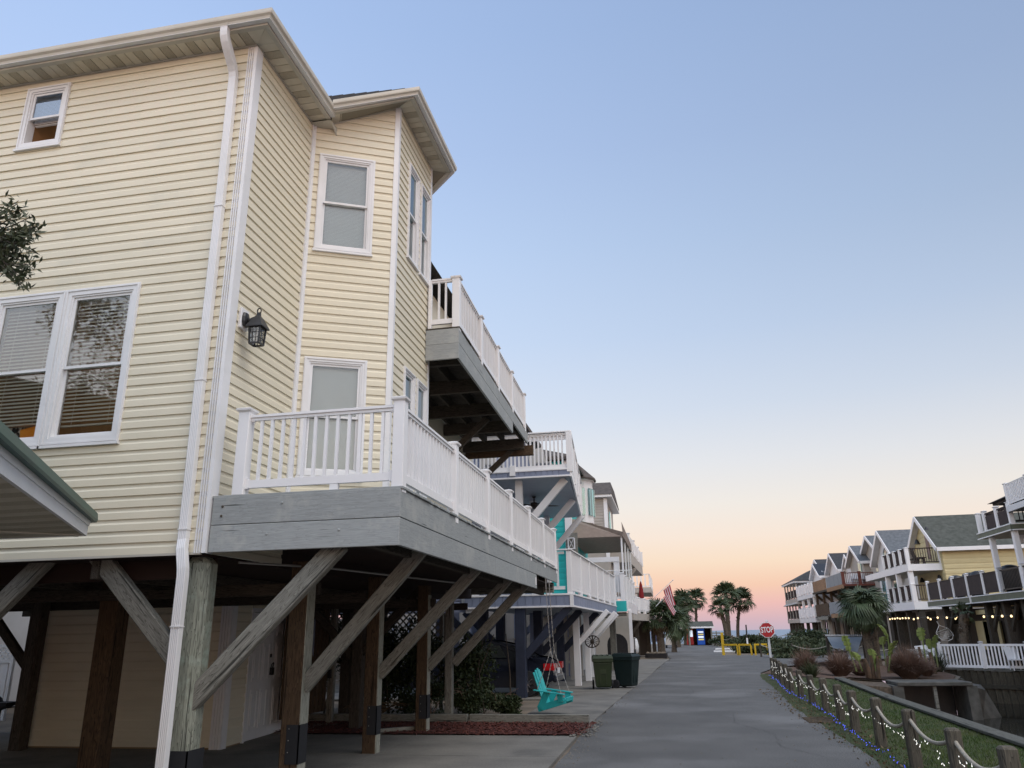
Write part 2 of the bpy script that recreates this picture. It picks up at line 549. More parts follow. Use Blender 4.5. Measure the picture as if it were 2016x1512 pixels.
class B:
    def __init__(s, Mx=None):
        s.v = []
        s.f = []
        s.m = []
        s.k = 0
        s.M = Mx

    def add(s, vs, fs):
        n = len(s.v)
        if s.M is not None:
            vs = [s.M @ V(p) for p in vs]
        s.v += [tuple(p) for p in vs]
        s.f += [tuple(i + n for i in f) for f in fs]
        s.m += [s.k] * len(fs)
        return s

    def box(s, lo, hi):
        x0, y0, z0 = lo
        x1, y1, z1 = hi
        return s.add([(x0, y0, z0), (x1, y0, z0), (x1, y1, z0), (x0, y1, z0), (x0, y0, z1), (x1, y0, z1), (x1, y1, z1), (x0, y1, z1)], CUBE_F)

    def bar(s, a, b, w, h, up=(0, 0, 1), w2=None, h2=None):
        f = frame(a, b, up)
        L = (V(b) - V(a)).length / 2
        w2 = w if w2 is None else w2
        h2 = h if h2 is None else h2
        vs = []
        for x, ww, hh in ((-L, w, h), (L, w2, h2)):
            for y, z in ((-1, -1), (1, -1), (1, 1), (-1, 1)):
                vs.append(f @ V((x, y * ww / 2, z * hh / 2)))
        return s.add(vs, [(0, 1, 2, 3)[::-1], (4, 5, 6, 7), (0, 1, 5, 4), (1, 2, 6, 5), (2, 3, 7, 6), (3, 0, 4, 7)])

    def tube(s, pts, r, n=6, cap=True):
        pts = [V(p) for p in pts]
        rr = r if isinstance(r, (list, tuple)) else [r] * len(pts)
        vs = []
        for i, p in enumerate(pts):
            d = (pts[min(i + 1, len(pts) - 1)] - pts[max(i - 1, 0)])
            d = d.normalized() if d.length > 1e-9 else V((0, 0, 1))
            u = V((0, 0, 1)) if abs(d.z) < .95 else V((0, 1, 0))
            y = u.cross(d).normalized()
            z = d.cross(y)
            for k in range(n):
                a = 2 * math.pi * k / n
                vs.append(p + y * (math.cos(a) * rr[i]) + z * (math.sin(a) * rr[i]))
        fs = []
        for i in range(len(pts) - 1):
            for k in range(n):
                fs.append((i * n + k, i * n + (k + 1) % n, (i + 1) * n + (k + 1) % n, (i + 1) * n + k))
        if cap:
            fs.append(tuple(range(n))[::-1])
            fs.append(tuple((len(pts) - 1) * n + k for k in range(n)))
        return s.add(vs, fs)

    def lathe(s, prof, c=(0, 0, 0), n=10, sx=1, sy=1):
        vs = []
        for r, z in prof:
            for k in range(n):
                a = 2 * math.pi * (k + .5) / n
                vs.append((c[0] + r * math.cos(a) * sx, c[1] + r * math.sin(a) * sy, c[2] + z))
        fs = []
        for i in range(len(prof) - 1):
            for k in range(n):
                fs.append((i * n + k, i * n + (k + 1) % n, (i + 1) * n + (k + 1) % n, (i + 1) * n + k))
        fs.append(tuple(range(n))[::-1])
        fs.append(tuple((len(prof) - 1) * n + k for k in range(n)))
        return s.add(vs, fs)

    def prism(s, poly, d, n=None):
        """poly: list of 3-D points, d: extrusion vector"""
        k = len(poly)
        d = V(d)
        vs = [V(p) for p in poly] + [V(p) + d for p in poly]
        fs = [tuple(range(k))[::-1], tuple(range(k, 2 * k))] + [(i, (i + 1) % k, (i + 1) % k + k, i + k) for i in range(k)]
        return s.add(vs, fs)

    def quad(s, *p):
        return s.add(p, [tuple(range(len(p)))])

    def sweep(s, prof, path, closed=True, zo=None):
        """prof: (outward, z) points; path: 2-D points; outward is to the right of travel"""
        P = [V((p[0], p[1])) for p in path]
        nrm = []
        for i in range(len(P) - 1):
            d = (P[i + 1] - P[i]).normalized()
            nrm.append(V((d.y, -d.x)))
        vs = []
        for i, p in enumerate(P):
            if i == 0:
                m = nrm[0]
            elif i == len(P) - 1:
                m = nrm[-1]
            else:
                m = (nrm[i - 1] + nrm[i]) / (1 + nrm[i - 1].dot(nrm[i]))
            for o, z in prof:
                vs.append((p.x + m.x * o, p.y + m.y * o, z + (zo[i] if zo else 0)))
        n = len(prof)
        fs = []
        for i in range(len(P) - 1):
            for k in range(n if closed else n - 1):
                j = (k + 1) % n
                fs.append((i * n + k, i * n + j, (i + 1) * n + j, (i + 1) * n + k))
        if closed:
            fs.append(tuple(range(n)))
            fs.append(tuple((len(P) - 1) * n + k for k in range(n))[::-1])
        return s.add(vs, fs)

    def build(s, name, mt, par=None, smooth=False, fix=True, **kw):
        a = np.array(s.v)
        c = V((a.min(0) + a.max(0)) / 2)
        me = bpy.data.meshes.new(name)
        me.from_pydata([tuple(V(p) - c) for p in s.v], [], s.f)
        mts = mt if isinstance(mt, (list, tuple)) else [mt]
        for k in mts:
            me.materials.append(k)
        if len(mts) > 1:
            me.polygons.foreach_set('material_index', s.m)
        if fix:
            bm = bmesh.new()
            bm.from_mesh(me)
            bmesh.ops.recalc_face_normals(bm, faces=bm.faces)
            bm.to_mesh(me)
            bm.free()
        if smooth:
            me.polygons.foreach_set('use_smooth', [True] * len(me.polygons))
        me.update()
        return new(name, me, None, par, MX.Translation(c), **kw)


def npmesh(name, verts, faces, mt, par=None, base=None, **kw):
    verts = np.asarray(verts, float)
    c = verts.mean(0) if base is None else np.array(base, float)
    me = bpy.data.meshes.new(name)
    k = faces.shape[1]
    me.vertices.add(len(verts))
    me.vertices.foreach_set('co', (verts - c).ravel())
    me.loops.add(faces.size)
    me.loops.foreach_set('vertex_index', faces.ravel().astype(np.int32))
    me.polygons.add(len(faces))
    me.polygons.foreach_set('loop_start', np.arange(0, faces.size, k, dtype=np.int32))
    me.polygons.foreach_set('loop_total', np.full(len(faces), k, dtype=np.int32))
    me.update(calc_edges=True)
    me.materials.append(mt)
    return new(name, me, None, par, MX.Translation(V(c)), **kw)


def leaves(name, pts, ln, wd, mt, par=None, droop=0.0, out=None, **kw):
    """one small bent leaf (two quads folded on the midrib) at every point"""
    pts = np.asarray(pts, float)
    n = len(pts)
    d = NR.normal(size=(n, 3))
    if out is not None:
        d = d * .7 + np.asarray(out)
    d[:, 2] -= droop
    d /= np.linalg.norm(d, axis=1)[:, None]
    s = np.cross(d, NR.normal(size=(n, 3)))
    s /= np.linalg.norm(s, axis=1)[:, None] + 1e-9
    u = np.cross(s, d)
    L = (ln * NR.uniform(.6, 1.25, n))[:, None]
    w = (wd * NR.uniform(.7, 1.2, n))[:, None]
    a = pts
    tip = pts + d * L
    m1 = pts + d * L * .45 + s * w + u * w * .35
    m2 = pts + d * L * .45 - s * w + u * w * .35
    verts = np.stack([a, m1, tip, m2], 1).reshape(-1, 3)
    i = np.arange(n)[:, None] * 4
    faces = np.concatenate([i + np.array([[0, 1, 2]]), i + np.array([[0, 2, 3]])], 0)
    return npmesh(name, verts, faces, mt, par, **kw)


def blob_pts(n, c, r, seed=0, hollow=.55, lumps=7):
    """points through a lumpy crown volume: dense clumps with gaps between them"""
    g = np.random.default_rng(seed)
    r = np.array(r if hasattr(r, '__len__') else (r, r, r), float)
    cs = g.normal(size=(lumps, 3))
    cs /= np.linalg.norm(cs, axis=1)[:, None]
    cs *= g.uniform(.25, .8, (lumps, 1))
    rs = g.uniform(.28, .5, lumps)
    k = g.integers(0, lumps, n)
    p = g.normal(size=(n, 3))
    p /= np.linalg.norm(p, axis=1)[:, None]
    p *= (g.uniform(hollow, 1.08, n) * rs[k])[:, None]
    p += cs[k]
    return p * r + np.array(c, float)


# ---------------------------------------------------------------- pixel of the photograph (2016 x 1512) -> point on a known plane, used only for taking measurements
def ray(px, py):
    q = V((px - 1008, py - 756, 1510))
    return V([sum(CM[i][j] * q[j] for j in range(3)) for i in range(3)])


def onx(px, py, x):
    r = ray(px, py)
    return EYE + r * (x / r.x)


def ony(px, py, y):
    r = ray(px, py)
    return EYE + r * (y / r.y)


def onz(px, py, z=0.0):
    r = ray(px, py)
    return EYE + r * ((z - 1.6) / r.z)


# ---------------------------------------------------------------- shared building parts
def siding(par, P0, d, L, z0, z1, mt, holes=(), exp=.128, seams=True, name='siding_board', out=.019, clip=None):
    """Dutch-lap courses, each a board of its own. d: unit direction in plan, outward is to the right of d."""
    d = V((d[0], d[1], 0)).normalized()
    o = V((d.y, -d.x, 0))
    base = MX((d, -o, V((0, 0, 1)))).transposed().to_4x4()
    n = int(math.ceil((z1 - z0) / exp - 1e-6))
    full = [(0.0, 0.0), (out, 0.0), (out * .92, .56), (.30 * out, .72), (.18 * out, 1.0)]

    def prof(fa, fb):
        pts = []

        def at(t):
            for (o1, t1), (o2, t2) in zip(full[1:], full[2:]):
                if t1 <= t <= t2:
                    return o1 + (o2 - o1) * (t - t1) / max(1e-9, t2 - t1)
            return full[-1][0]
        pts.append((0.0, fa))
        pts.append((at(fa), fa))
        for o1, t1 in full[2:]:
            if fa + 1e-6 < t1 < fb - 1e-6:
                pts.append((o1, t1))
        pts.append((at(fb), fb))
        return pts

    def piece(s0, s1, z, fa, fb, dx=0.0):
        if s1 - s0 < .004 or fb - fa < .02:
            return
        key = ('sid', round(s1 - s0, 3), round(fa, 2), round(fb, 2), exp, out, mt.name)
        me = MC.get(key)
        if me is None:
            pr = prof(fa, fb)
            Lh = (s1 - s0) / 2
            vs = [(-Lh, -q, t * exp) for q, t in pr] + [(Lh, -q, t * exp) for q, t in pr]
            k = len(pr)
            fs = [(i, i + 1, i + 1 + k, i + k) for i in range(k - 1)]
            fs.append(tuple(range(k)))
            fs.append(tuple(range(k, 2 * k))[::-1])
            me = bpy.data.meshes.new(name)
            me.from_pydata(vs, [], fs)
            me.materials.append(mt)
            MC[key] = me
        m = base.copy()
        m.translation = V(P0) + d * ((s0 + s1) / 2) + V((0, 0, z)) + o * dx
        new(name, me, None, par, m)

    for k in range(n):
        za = z0 + k * exp
        fb = min(1.0, (z1 - za) / exp)
        cuts = []
        for (s0, s1, h0, h1) in holes:
            if h1 > za and h0 < za + fb * exp:
                cuts.append((max(0, s0), min(L, s1), (h0 - za) / exp, (h1 - za) / exp))
        cuts.sort()
        s = 0.0 if clip is None else max(0.0, clip(za))
        free = []
        for (s0, s1, f0, f1) in cuts:
            if s0 > s:
                free.append((s, s0))
            piece(s0, s1, za, 0.0, min(fb, f0)) if f0 > 0 else None
            piece(s0, s1, za, max(0.0, f1), fb) if f1 < fb else None
            s = max(s, s1)
        if s < L:
            free.append((s, L))
        for (s0, s1) in free:
            if seams and s1 - s0 > 2.4 and R.random() < .75:
                q = s0 + (s1 - s0) * R.choice((.28, .43, .57, .72))
                piece(s0, q, za, 0, fb)
                piece(q, s1, za, 0, fb, .0030)
            else:
                piece(s0, s1, za, 0, fb)


def wallgrid(b, P0, d, L, z0, z1, holes=()):
    """wall sheet with openings, in builder b"""
    d = V((d[0], d[1], 0)).normalized()
    xs = sorted({0, L, *[h[0] for h in holes], *[h[1] for h in holes]})
    zs = sorted({z0, z1, *[h[2] for h in holes], *[h[3] for h in holes]})
    xs = [x for x in xs if 0 <= x <= L]
    zs = [z for z in zs if z0 <= z <= z1]
    P = V((P0[0], P0[1], 0))
    for i in range(len(xs) - 1):
        for j in range(len(zs) - 1):
            cx, cz = (xs[i] + xs[i + 1]) / 2, (zs[j] + zs[j + 1]) / 2
            if any(h[0] < cx < h[1] and h[2] < cz < h[3] for h in holes):
                continue
            a, c = P + d * xs[i], P + d * xs[i + 1]
            b.quad((a.x, a.y, zs[j]), (c.x, c.y, zs[j]), (c.x, c.y, zs[j + 1]), (a.x, a.y, zs[j + 1]))


def window(par, P0, d, s0, s1, z0, z1, cas=.07, blind='white', room=None, pane=None, open_low=0.0, mt=None, mid=None, fr=.035, slat=.022, tilt=.35, raise_low=0.0, sw=.62, open_sash=False):
    """double-hung sash window. Part 'window' (casing + jambs) > sash, pane, blind."""
    mt = mt or MT['trim']
    room = room or MT['room']
    pane = pane or MT['pane']
    d = V((d[0], d[1], 0)).normalized()
    o = V((d.y, -d.x, 0))
    m = MX((d, -o, V((0, 0, 1)))).transposed().to_4x4()
    m.translation = V((P0[0], P0[1], 0)) + d * s0 + V((0, 0, z0))
    w, h = s1 - s0, z1 - z0
    b = B(m)
    pr = -.034

    def ringbox(x0, x1, za, zb, t, ya, yb):
        b.box((x0, ya, za), (x1, yb, za + t))
        b.box((x0, ya, zb - t), (x1, yb, zb))
        b.box((x0, ya, za + t), (x0 + t, yb, zb - t))
        b.box((x1 - t, ya, za + t), (x1, yb, zb - t))
    ringbox(0, w, 0, h, cas, pr, .0)                 # casing
    ringbox(.012, w - .012, .012, h - .012, .02, pr - .010, pr - .001)
    ringbox(cas - .012, w - cas + .012, cas - .012, h - cas + .012, fr, -.022, .10)
    b.box((-.012, pr - .022, -.030), (w + .012, .0, -.001))   # sill nose
    b.k = 1
    x0, x1, za, zb = cas, w - cas, cas, h - cas
    b.add([(x0, .10, za), (x1, .10, za), (x1, .10, zb), (x0, .10, zb), (x0, .45, za), (x1, .45, za), (x1, .45, zb), (x0, .45, zb)],
          [(4, 5, 6, 7), (0, 1, 5, 4), (1, 2, 6, 5), (2, 3, 7, 6), (3, 0, 4, 7)])
    win = b.build('window', [mt, room], par, fix=False)
    i0 = cas - .012 + fr
    xa, xb, zl, zu = i0, w - i0, i0, h - i0
    mid = (zl + zu) / 2 if mid is None else mid
    t = .032
    for (q0, q1, yy) in ((mid - .018, zu, .008), (zl + open_low, mid + .018 + open_low * .6, .042))[:1 if open_sash else 2]:
        sb = B(m)
        for (u0, u1, v0, v1) in ((xa, xb, q0, q0 + t), (xa, xb, q1 - t, q1), (xa, xa + t, q0 + t, q1 - t), (xb - t, xb, q0 + t, q1 - t)):
            sb.box((u0, yy - .014, v0), (u1, yy + .014, v1))
        sb.build('sash', mt, win)
        gb = B(m)
        gb.quad((xa + t, yy, q0 + t), (xb - t, yy, q0 + t), (xb - t, yy, q1 - t), (xa + t, yy, q1 - t))
        gb.build('pane', pane, win, fix=False)
    if blind:
        bb = B(m)
        z = zu - .03
        by = .075
        bb.box((xa + .005, .085, zu - .04), (xb - .005, .125, zu))
        lo = zl + raise_low
        while z > lo:
            c, s_ = (slat * sw * math.sin(tilt), slat * sw * math.cos(tilt))
            bb.quad((xa + .01, by - c, z - s_), (xb - .01, by - c, z - s_), (xb - .01, by + c, z + s_), (xa + .01, by + c, z + s_))
            z -= slat
        bb.box((xa + .01, .09, lo - .02), (xb - .01, .12, lo))
        for q in (.2, .8):
            bb.bar((xa + (xb - xa) * q, .084, zu), (xa + (xb - xa) * q, .084, lo), .003, .003)
        bb.build('blind', MT['shade'] if blind == 'white' else MT['shade2'], win, fix=False, kind='stuff')
    return win


def railpost(par, x, y, z0, h, s=.115, mt=None, cap=True):
    mt = mt or MT['rail']
    p = beam('rail_post', (x, y, z0), (x, y, z0 + h - .03), s, s, mt, par, bev=.006)
    if cap:
        key = ('cap', round(s, 3), mt.name)
        if key not in MC:
            b = B()
            k = s / 2
            b.lathe([(1.414 * (k + .002), -.02), (1.414 * (k + .022), -.002), (1.414 * (k + .026), .018), (1.414 * (k + .012), .026), (.01, .05)], n=4)
            me = bpy.data.meshes.new('post_cap')
            me.from_pydata(b.v, [], b.f)
            me.materials.append(mt)
            MC[key] = me
        new('post_cap', MC[key], None, p, MX.Translation((x, y, z0 + h - .05)))
    return p


def railing(par, a, b, zt, zb, mt=None, sp=.125, bal=.032, single=True, tw=.075, bh=.085, balmt=None, brackets=False):
    """a, b: plan points; zt/zb: top of the top rail / underside of the bottom rail (absolute)"""
    mt = mt or MT['rail']
    a = V((a[0], a[1], 0))
    b = V((b[0], b[1], 0))
    d = (b - a).normalized()
    L = (b - a).length
    q = B()
    up = V((0, 0, 1))
    q.bar(a + up * (zt - .014), b + up * (zt - .014), tw, .028)
    q.bar(a + up * (zt - .045), b + up * (zt - .045), tw * .62, .034)
    q.bar(a + up * (zb + bh / 2), b + up * (zb + bh / 2), .045, bh)
    if brackets:
        for e, s in ((a, 1), (b, -1)):
            q.bar(e + up * (zb - .008), e + up * (zb + bh + .02), .06, .06)
            q.bar(e + up * (zt - .075) + d * s * .0, e + up * (zt - .0) + d * s * .0, .085, .03)
    r = q.build('railing', mt, par)
    n = max(1, int(round(L / sp)) - 1)
    h = zt - .06 - (zb + bh)
    if single:
        me = boxmesh((bal, bal, round(h, 3)), 0, balmt or mt)
        rz = math.atan2(d.y, d.x)
        for k in range(n):
            p = a + d * (L * (k + 1) / (n + 1))
            new('baluster', me, None, r, MX.Translation((p.x + R.gauss(0, .0012), p.y + R.gauss(0, .0012), zb + bh + h / 2)) @ MX.Rotation(rz + R.gauss(0, .03), 4, 'Z') @ MX.Rotation(R.gauss(0, .003), 4, 'X'))
    else:
        k_ = B()
        for k in range(n):
            p = a + d * (L * (k + 1) / (n + 1))
            k_.bar((p.x, p.y, zb + bh), (p.x, p.y, zb + bh + h), bal, bal)
        k_.build('baluster_set', balmt or mt, r, kind='stuff')
    return r


def run(a, b, sp):
    """posts evenly spaced along a line, ends included"""
    a, b = V((a[0], a[1])), V((b[0], b[1]))
    n = max(1, int(round((b - a).length / sp)))
    return [a.lerp(b, k / n) for k in range(n + 1)]


def fluted(b, a, ub, w, n=4, dep=.008):
    pass

# ================================================================ THE GROUND
def sheet(name, poly, z, mt, step=None, zf=None, **kw):
    """flat or gently shaped ground piece from a plan outline"""
    pts = [V((p[0], p[1])) for p in poly]
    nb = len(pts)
    if step:
        xs = [p.x for p in pts]
        ys = [p.y for p in pts]
        x = min(xs) + step / 2
        while x < max(xs):
            y = min(ys) + step / 2
            while y < max(ys):
                pts.append(V((x + R.uniform(-.2, .2) * step, y + R.uniform(-.2, .2) * step)))
                y += step
            x += step
    vs, es, fs, *_ = GEO.delaunay_2d_cdt(pts, [(i, (i + 1) % nb) for i in range(nb)], [], 1, 1e-5)
    me = bpy.data.meshes.new(name)
    me.from_pydata([(p.x, p.y, (zf(p.x, p.y) if zf else z)) for p in vs], [], [tuple(f) for f in fs])
    me.materials.append(mt)
    bm = bmesh.new()
    bm.from_mesh(me)
    for f in bm.faces:
        f.normal_update()
        if f.normal.z < 0:
            f.normal_flip()
    bm.to_mesh(me)
    bm.free()
    return new(name, me, None, None, None, **kw)


def sstep(a, b, t):
    t = max(0, min(1, (t - a) / (b - a)))
    return t * t * (3 - 2 * t)


def gz(x, y):
    """ground height: falls gently to the head of the canal, rises to low dunes before the beach"""
    z = -.012
    z -= .28 * sstep(4.6, 8, x) * sstep(27, 33, y) * (1 - sstep(40, 50, y))
    if y > 62 and x > 4:
        z += .35 * sstep(62, 80, y) * (1 - sstep(112, 126, y)) * sstep(4, 9, x)
    if y > 104:
        z -= 1.1 * sstep(112, 130, y)
    return z


CANAL_L = [(4.62, -14), (4.62, 8), (4.68, 14), (4.85, 20.5), (5.25, 28.5)]
CANAL_END = [(6.2, 31.2), (7.9, 32.9), (10.2, 33.0), (11.2, 35.6), (11.7, 39.2)]
CANAL_R = [(14.45, 37.0), (22.0, 31.6), (40, 22), (40, -14)]
ground_poly = [(-70, -14)] + CANAL_L + CANAL_END + CANAL_R[:2] + [(40.0, 22.0), (40.2, -14), (80, -14), (80, 132), (-70, 132)]
sheet('ground', ground_poly, 0, MT['sand'], 2.2, lambda x, y: gz(x, y) - .03, kind='structure')
sheet('canal_water', CANAL_L + CANAL_END + CANAL_R, -1.5, MT['canal'], kind='structure')
sheet('beach', [(-400, 129), (400, 129), (400, 175), (-400, 175)], -1.12, MT['sand'], kind='structure')
sheet('sea', [(-6000, 170), (6000, 170), (6000, 9000), (-6000, 9000)], -1.1, MT['sea'], kind='structure')

road_poly = [(2.30, -10), (2.34, 10.8), (2.43, 12.1), (2.46, 14.4), (2.42, 16.1), (2.47, 19), (2.71, 23.5), (2.95, 29.6), (3.25, 33), (4.3, 37.5), (7.5, 43.5),
             (13.2, 48.5), (13.2, 55.5), (3.5, 56.6), (3.5, 63), (5.6, 99.5), (-2.2, 99.5), (-1.6, 72), (-.4, 56), (-.15, 50), (-.5, 44), (-.8, 35.8),
             (-1.38, 21.6), (-1.56, 16.2), (-1.6, 13.3), (-1.57, 10.5), (-1.6, -10)]
rp = []
for i, p in enumerate(road_poly):
    q = road_poly[(i + 1) % len(road_poly)]
    n = max(1, int(math.hypot(q[0] - p[0], q[1] - p[1]) / .45)) if max(p[1], q[1]) < 58 and p[1] > 2 else 1
    for k in range(n):
        t = k / n
        j = .045 if 0 < k else .0
        rp.append((p[0] + (q[0] - p[0]) * t + R.uniform(-j, j), p[1] + (q[1] - p[1]) * t))
sheet('asphalt_road', rp, 0.0, MT['asphalt'], kind='structure')

for k, pts in enumerate(([(1.9, 11.5), (1.4, 12.6), (1.5, 14.0), (1.0, 15.6), (1.1, 17.4)], [(-1.3, 17.5), (-.2, 18.2), (.9, 18.0), (2.1, 18.7)],
                           [(.2, 21), (.5, 23.5), (.3, 26), (.9, 29)], [(-.9, 31), (.6, 32.2), (2.4, 31.8)], [(-1.0, 8.6), (.2, 9.0), (1.2, 8.8), (2.2, 9.3)])):
    q = B()
    fine = []
    for a, d in zip(pts, pts[1:]):
        for t in np.linspace(0, 1, 14, endpoint=False):
            fine.append((a[0] + (d[0] - a[0]) * t + R.gauss(0, .018), a[1] + (d[1] - a[1]) * t + R.gauss(0, .018)))
    for a, d in zip(fine, fine[1:]):
        w_ = R.uniform(.0015, .005)
        q.quad((a[0] - w_, a[1], .004), (a[0] + w_, a[1] + w_, .004), (d[0] + w_, d[1] + w_, .004), (d[0] - w_, d[1], .004))
    q.build('road_crack', MT['cracktar'], None, fix=False, kind='structure')
n = 900
yy = NR.uniform(8, 40, n)
xx = np.where(NR.random(n) < .6, np.interp(yy, [8, 16, 22, 36, 40], [-1.57, -1.56, -1.38, -.8, -.7]) + np.abs(NR.normal(0, .16, n)), NR.uniform(-1.5, 2.3, n))
b = B()
for x, y in zip(xx, yy):
    r = R.uniform(.006, .018)
    b.lathe([(r, 0), (r * .6, r * .7)], (x, y, .001), 4)
b.build('road_grit', MT['concrete'], None, kind='stuff', label='small grit and pebbles along the broken edge of the road', category='gravel')

verge_poly = [(2.2, -10), (2.25, 10.8), (2.38, 14.4), (2.36, 16.1), (2.4, 19), (2.62, 23.5), (2.86, 29.6), (3.2, 32.4), (3.7, 32.0), (5.16, 28.6), (4.77, 20.5), (4.60, 14), (4.54, 8), (4.54, -10)]
sheet('grass_verge', verge_poly, -.008, MT['turf'], .5, lambda x, y: -.008 + R.uniform(0, .012) if x > 2.5 else -.012, kind='structure')
sheet('mulch_bank', [(3.3, 32.6), (5.2, 28.75), (6.15, 31.35), (7.85, 33.0), (10.15, 33.1), (11.05, 35.7), (11.5, 39.1), (11.9, 43), (8.2, 43.6), (4.6, 37.6)], 0, MT['pinemulch'], .8,
      lambda x, y: gz(x, y) + R.uniform(-.004, .03), kind='structure')

# concrete apron under and beside the house: slabs with open joints
def slab(x0, y0, x1, y1, z=.0, name='concrete_slab', skew=0):
    b = B()
    g = .008
    b.add([(x0 + g, y0 + g, -.1), (x1 - g, y0 + g, -.1), (x1 - g + skew, y1 - g, -.1), (x0 + g, y1 - g, -.1), (x0 + g, y0 + g, z), (x1 - g, y0 + g, z), (x1 - g + skew, y1 - g, z), (x0 + g, y1 - g, z)], CUBE_F)
    return b.build(name, MT['concrete'], None, kind='structure')


for (x0, x1) in ((-16, -10.4), (-10.4, -7.0), (-7.0, -4.25), (-4.25, -1.63)):
    for (y0, y1) in ((1.5, 5.4), (5.4, 8.6), (8.6, 11.35), (11.35, 13.58)):
        slab(x0, y0, x1, y1, .006)
slab(-7.0, 13.58, -6.35, 15.0, .03)
for (y0, y1, xe, dx) in ((15.62, 18.6, -1.58, .1), (18.6, 22.0, -1.48, .12), (22.0, 25.6, -1.36, .16), (25.6, 29.2, -1.2, .16), (29.2, 33.0, -1.04, .17)):
    slab(-3.1, y0, xe, y1, .008, skew=dx)
for (y0, y1, xe, dx) in ((20.9, 25, -3.1, 0), (25, 29.2, -3.1, 0), (29.2, 33, -3.1, 0)):
    slab(-10, y0, xe, y1, .006)
for (y0, y1, xe, dx) in ((33.1, 38, -.88, .12), (38, 43, -.74, .2), (43, 50, -.55, .35)):
    slab(-9, y0, xe, y1, .01, skew=dx)
sheet('mulch_bed', [(-9, 13.6), (-1.66, 13.62), (-1.62, 15.25), (-9, 15.35)], 0, MT['mulchbase'], .3, lambda x, y: .012 + R.uniform(0, .03), kind='structure')
n = 9000
p = np.stack([NR.uniform(-8.6, -1.5, n), 13.5 + 1.75 * NR.beta(1.3, 1.1, n), NR.uniform(.02, .055, n)], 1)
p[:, 0] += NR.normal(0, .02, n)
a = NR.uniform(0, 6.28, n)
t = NR.normal(0, .3, n)
ln = NR.uniform(.012, .035, n)
wd = NR.uniform(.004, .010, n)
u = np.stack([np.cos(a) * np.cos(t), np.sin(a) * np.cos(t), np.sin(t)], 1) * ln[:, None]
v = np.stack([-np.sin(a), np.cos(a), NR.normal(0, .35, n)], 1) * wd[:, None]
vs = np.stack([p - u - v, p + u - v, p + u + v, p - u + v], 1).reshape(-1, 3)
npmesh('mulch_chips', vs, np.arange(n)[:, None] * 4 + np.array([[0, 1, 2, 3]]), MT['mulch'], kind='stuff', label='dark red wood mulch chips spread in front of the hedge', category='mulch')
n = 150
p = np.stack([NR.uniform(-1.75, -1.35, n), NR.uniform(13.4, 15.7, n), np.full(n, .012)], 1)
b = B()
for q in p:
    r = R.uniform(.008, .028)
    b.lathe([(r * .7, 0), (r, r * .4), (r * .5, r * .9)], q, 5)
b.build('loose_gravel', MT['concrete'], None, kind='stuff', label='loose gravel crumbs along the road edge by the mulch', category='gravel')

# grass blades on the verge
n = 42000
yy = 7.5 + 24 * NR.beta(.8, 1.9, n)
xe = np.interp(yy, [7, 10.8, 14.4, 19, 23.5, 29.6, 33], [2.32, 2.30, 2.40, 2.42, 2.66, 2.92, 3.2])
xr = np.interp(yy, [7, 14, 20.5, 28.5, 33], [4.5, 4.56, 4.72, 5.1, 3.6])
q = NR.beta(1.3, 1.0, n)
xx = xe - .06 + (xr - xe + .06) * q + NR.normal(0, .03, n)
keep = (xx < xr) & ((q > .16) | (NR.random(n) < .45))
xx, yy = xx[keep], yy[keep]
n = len(xx)
h = NR.uniform(.02, .055, n) * np.where(xx - np.interp(yy, [7, 33], [2.3, 3.2]) < .5, .7, 1)
a = NR.uniform(0, 6.28, n)
w_ = NR.uniform(.003, .006, n)
z0 = np.full(n, -.005)
b0 = np.stack([xx - np.cos(a) * w_, yy - np.sin(a) * w_, z0], 1)
b1 = np.stack([xx + np.cos(a) * w_, yy + np.sin(a) * w_, z0], 1)
tp = np.stack([xx + NR.normal(0, .018, n), yy + NR.normal(0, .018, n), z0 + h], 1)
npmesh('grass', np.stack([b0, b1, tp], 1).reshape(-1, 3), np.arange(n)[:, None] * 3 + np.array([[0, 1, 2]]), MT['grass'], kind='stuff', label='short green grass growing between the road and the canal', category='grass')
n = 700
p = np.stack([NR.uniform(2.2, 3.1, n), NR.uniform(8, 24, n), np.full(n, .012)], 1)
leaves('fallen_leaves', p, .05, .016, MT['palmold'], None, kind='stuff', label='dry fallen leaves scattered along the grass edge of the road', category='leaves')

# ================================================================ THE CREAM HOUSE
WY = 7.41            # left wall, faces the camera
WX = -4.75           # street wall
A_, B_, C_, D_ = (-4.75, 9.10), (-3.60, 9.68), (-3.60, 11.40), (-4.75, 11.98)     # bay outline
Z0, Z1, ZB = 2.47, 8.97, 9.54
house = thing('stilt_house', 'cream vinyl sided stilt house with bay, white trim and gray decks in the left foreground', 'house', (-8.5, 13, 0))

# window openings: (s0, s1, z0, z1) of the casings
S = lambda x: x + 13.0
left_holes = [(S(-8.155), S(-7.477), 7.89, 8.875), (S(-7.96), S(-6.95), 3.735, 5.70), (S(-6.95), S(-5.94), 3.735, 5.70)]
bay1 = [(.13, .955, 6.90, 8.50), (.115, .965, 3.60, 5.26)]
bay2 = [(.50, 1.02, 7.20, 8.88), (1.12, 1.64, 7.20, 8.88), (.52, 1.02, 3.12, 5.40), (1.12, 1.64, 3.12, 5.40)]


def shrink(hs, e=.03):
    return [(h[0] + e, h[1] - e, h[2] + e, h[3] - e) for h in hs]


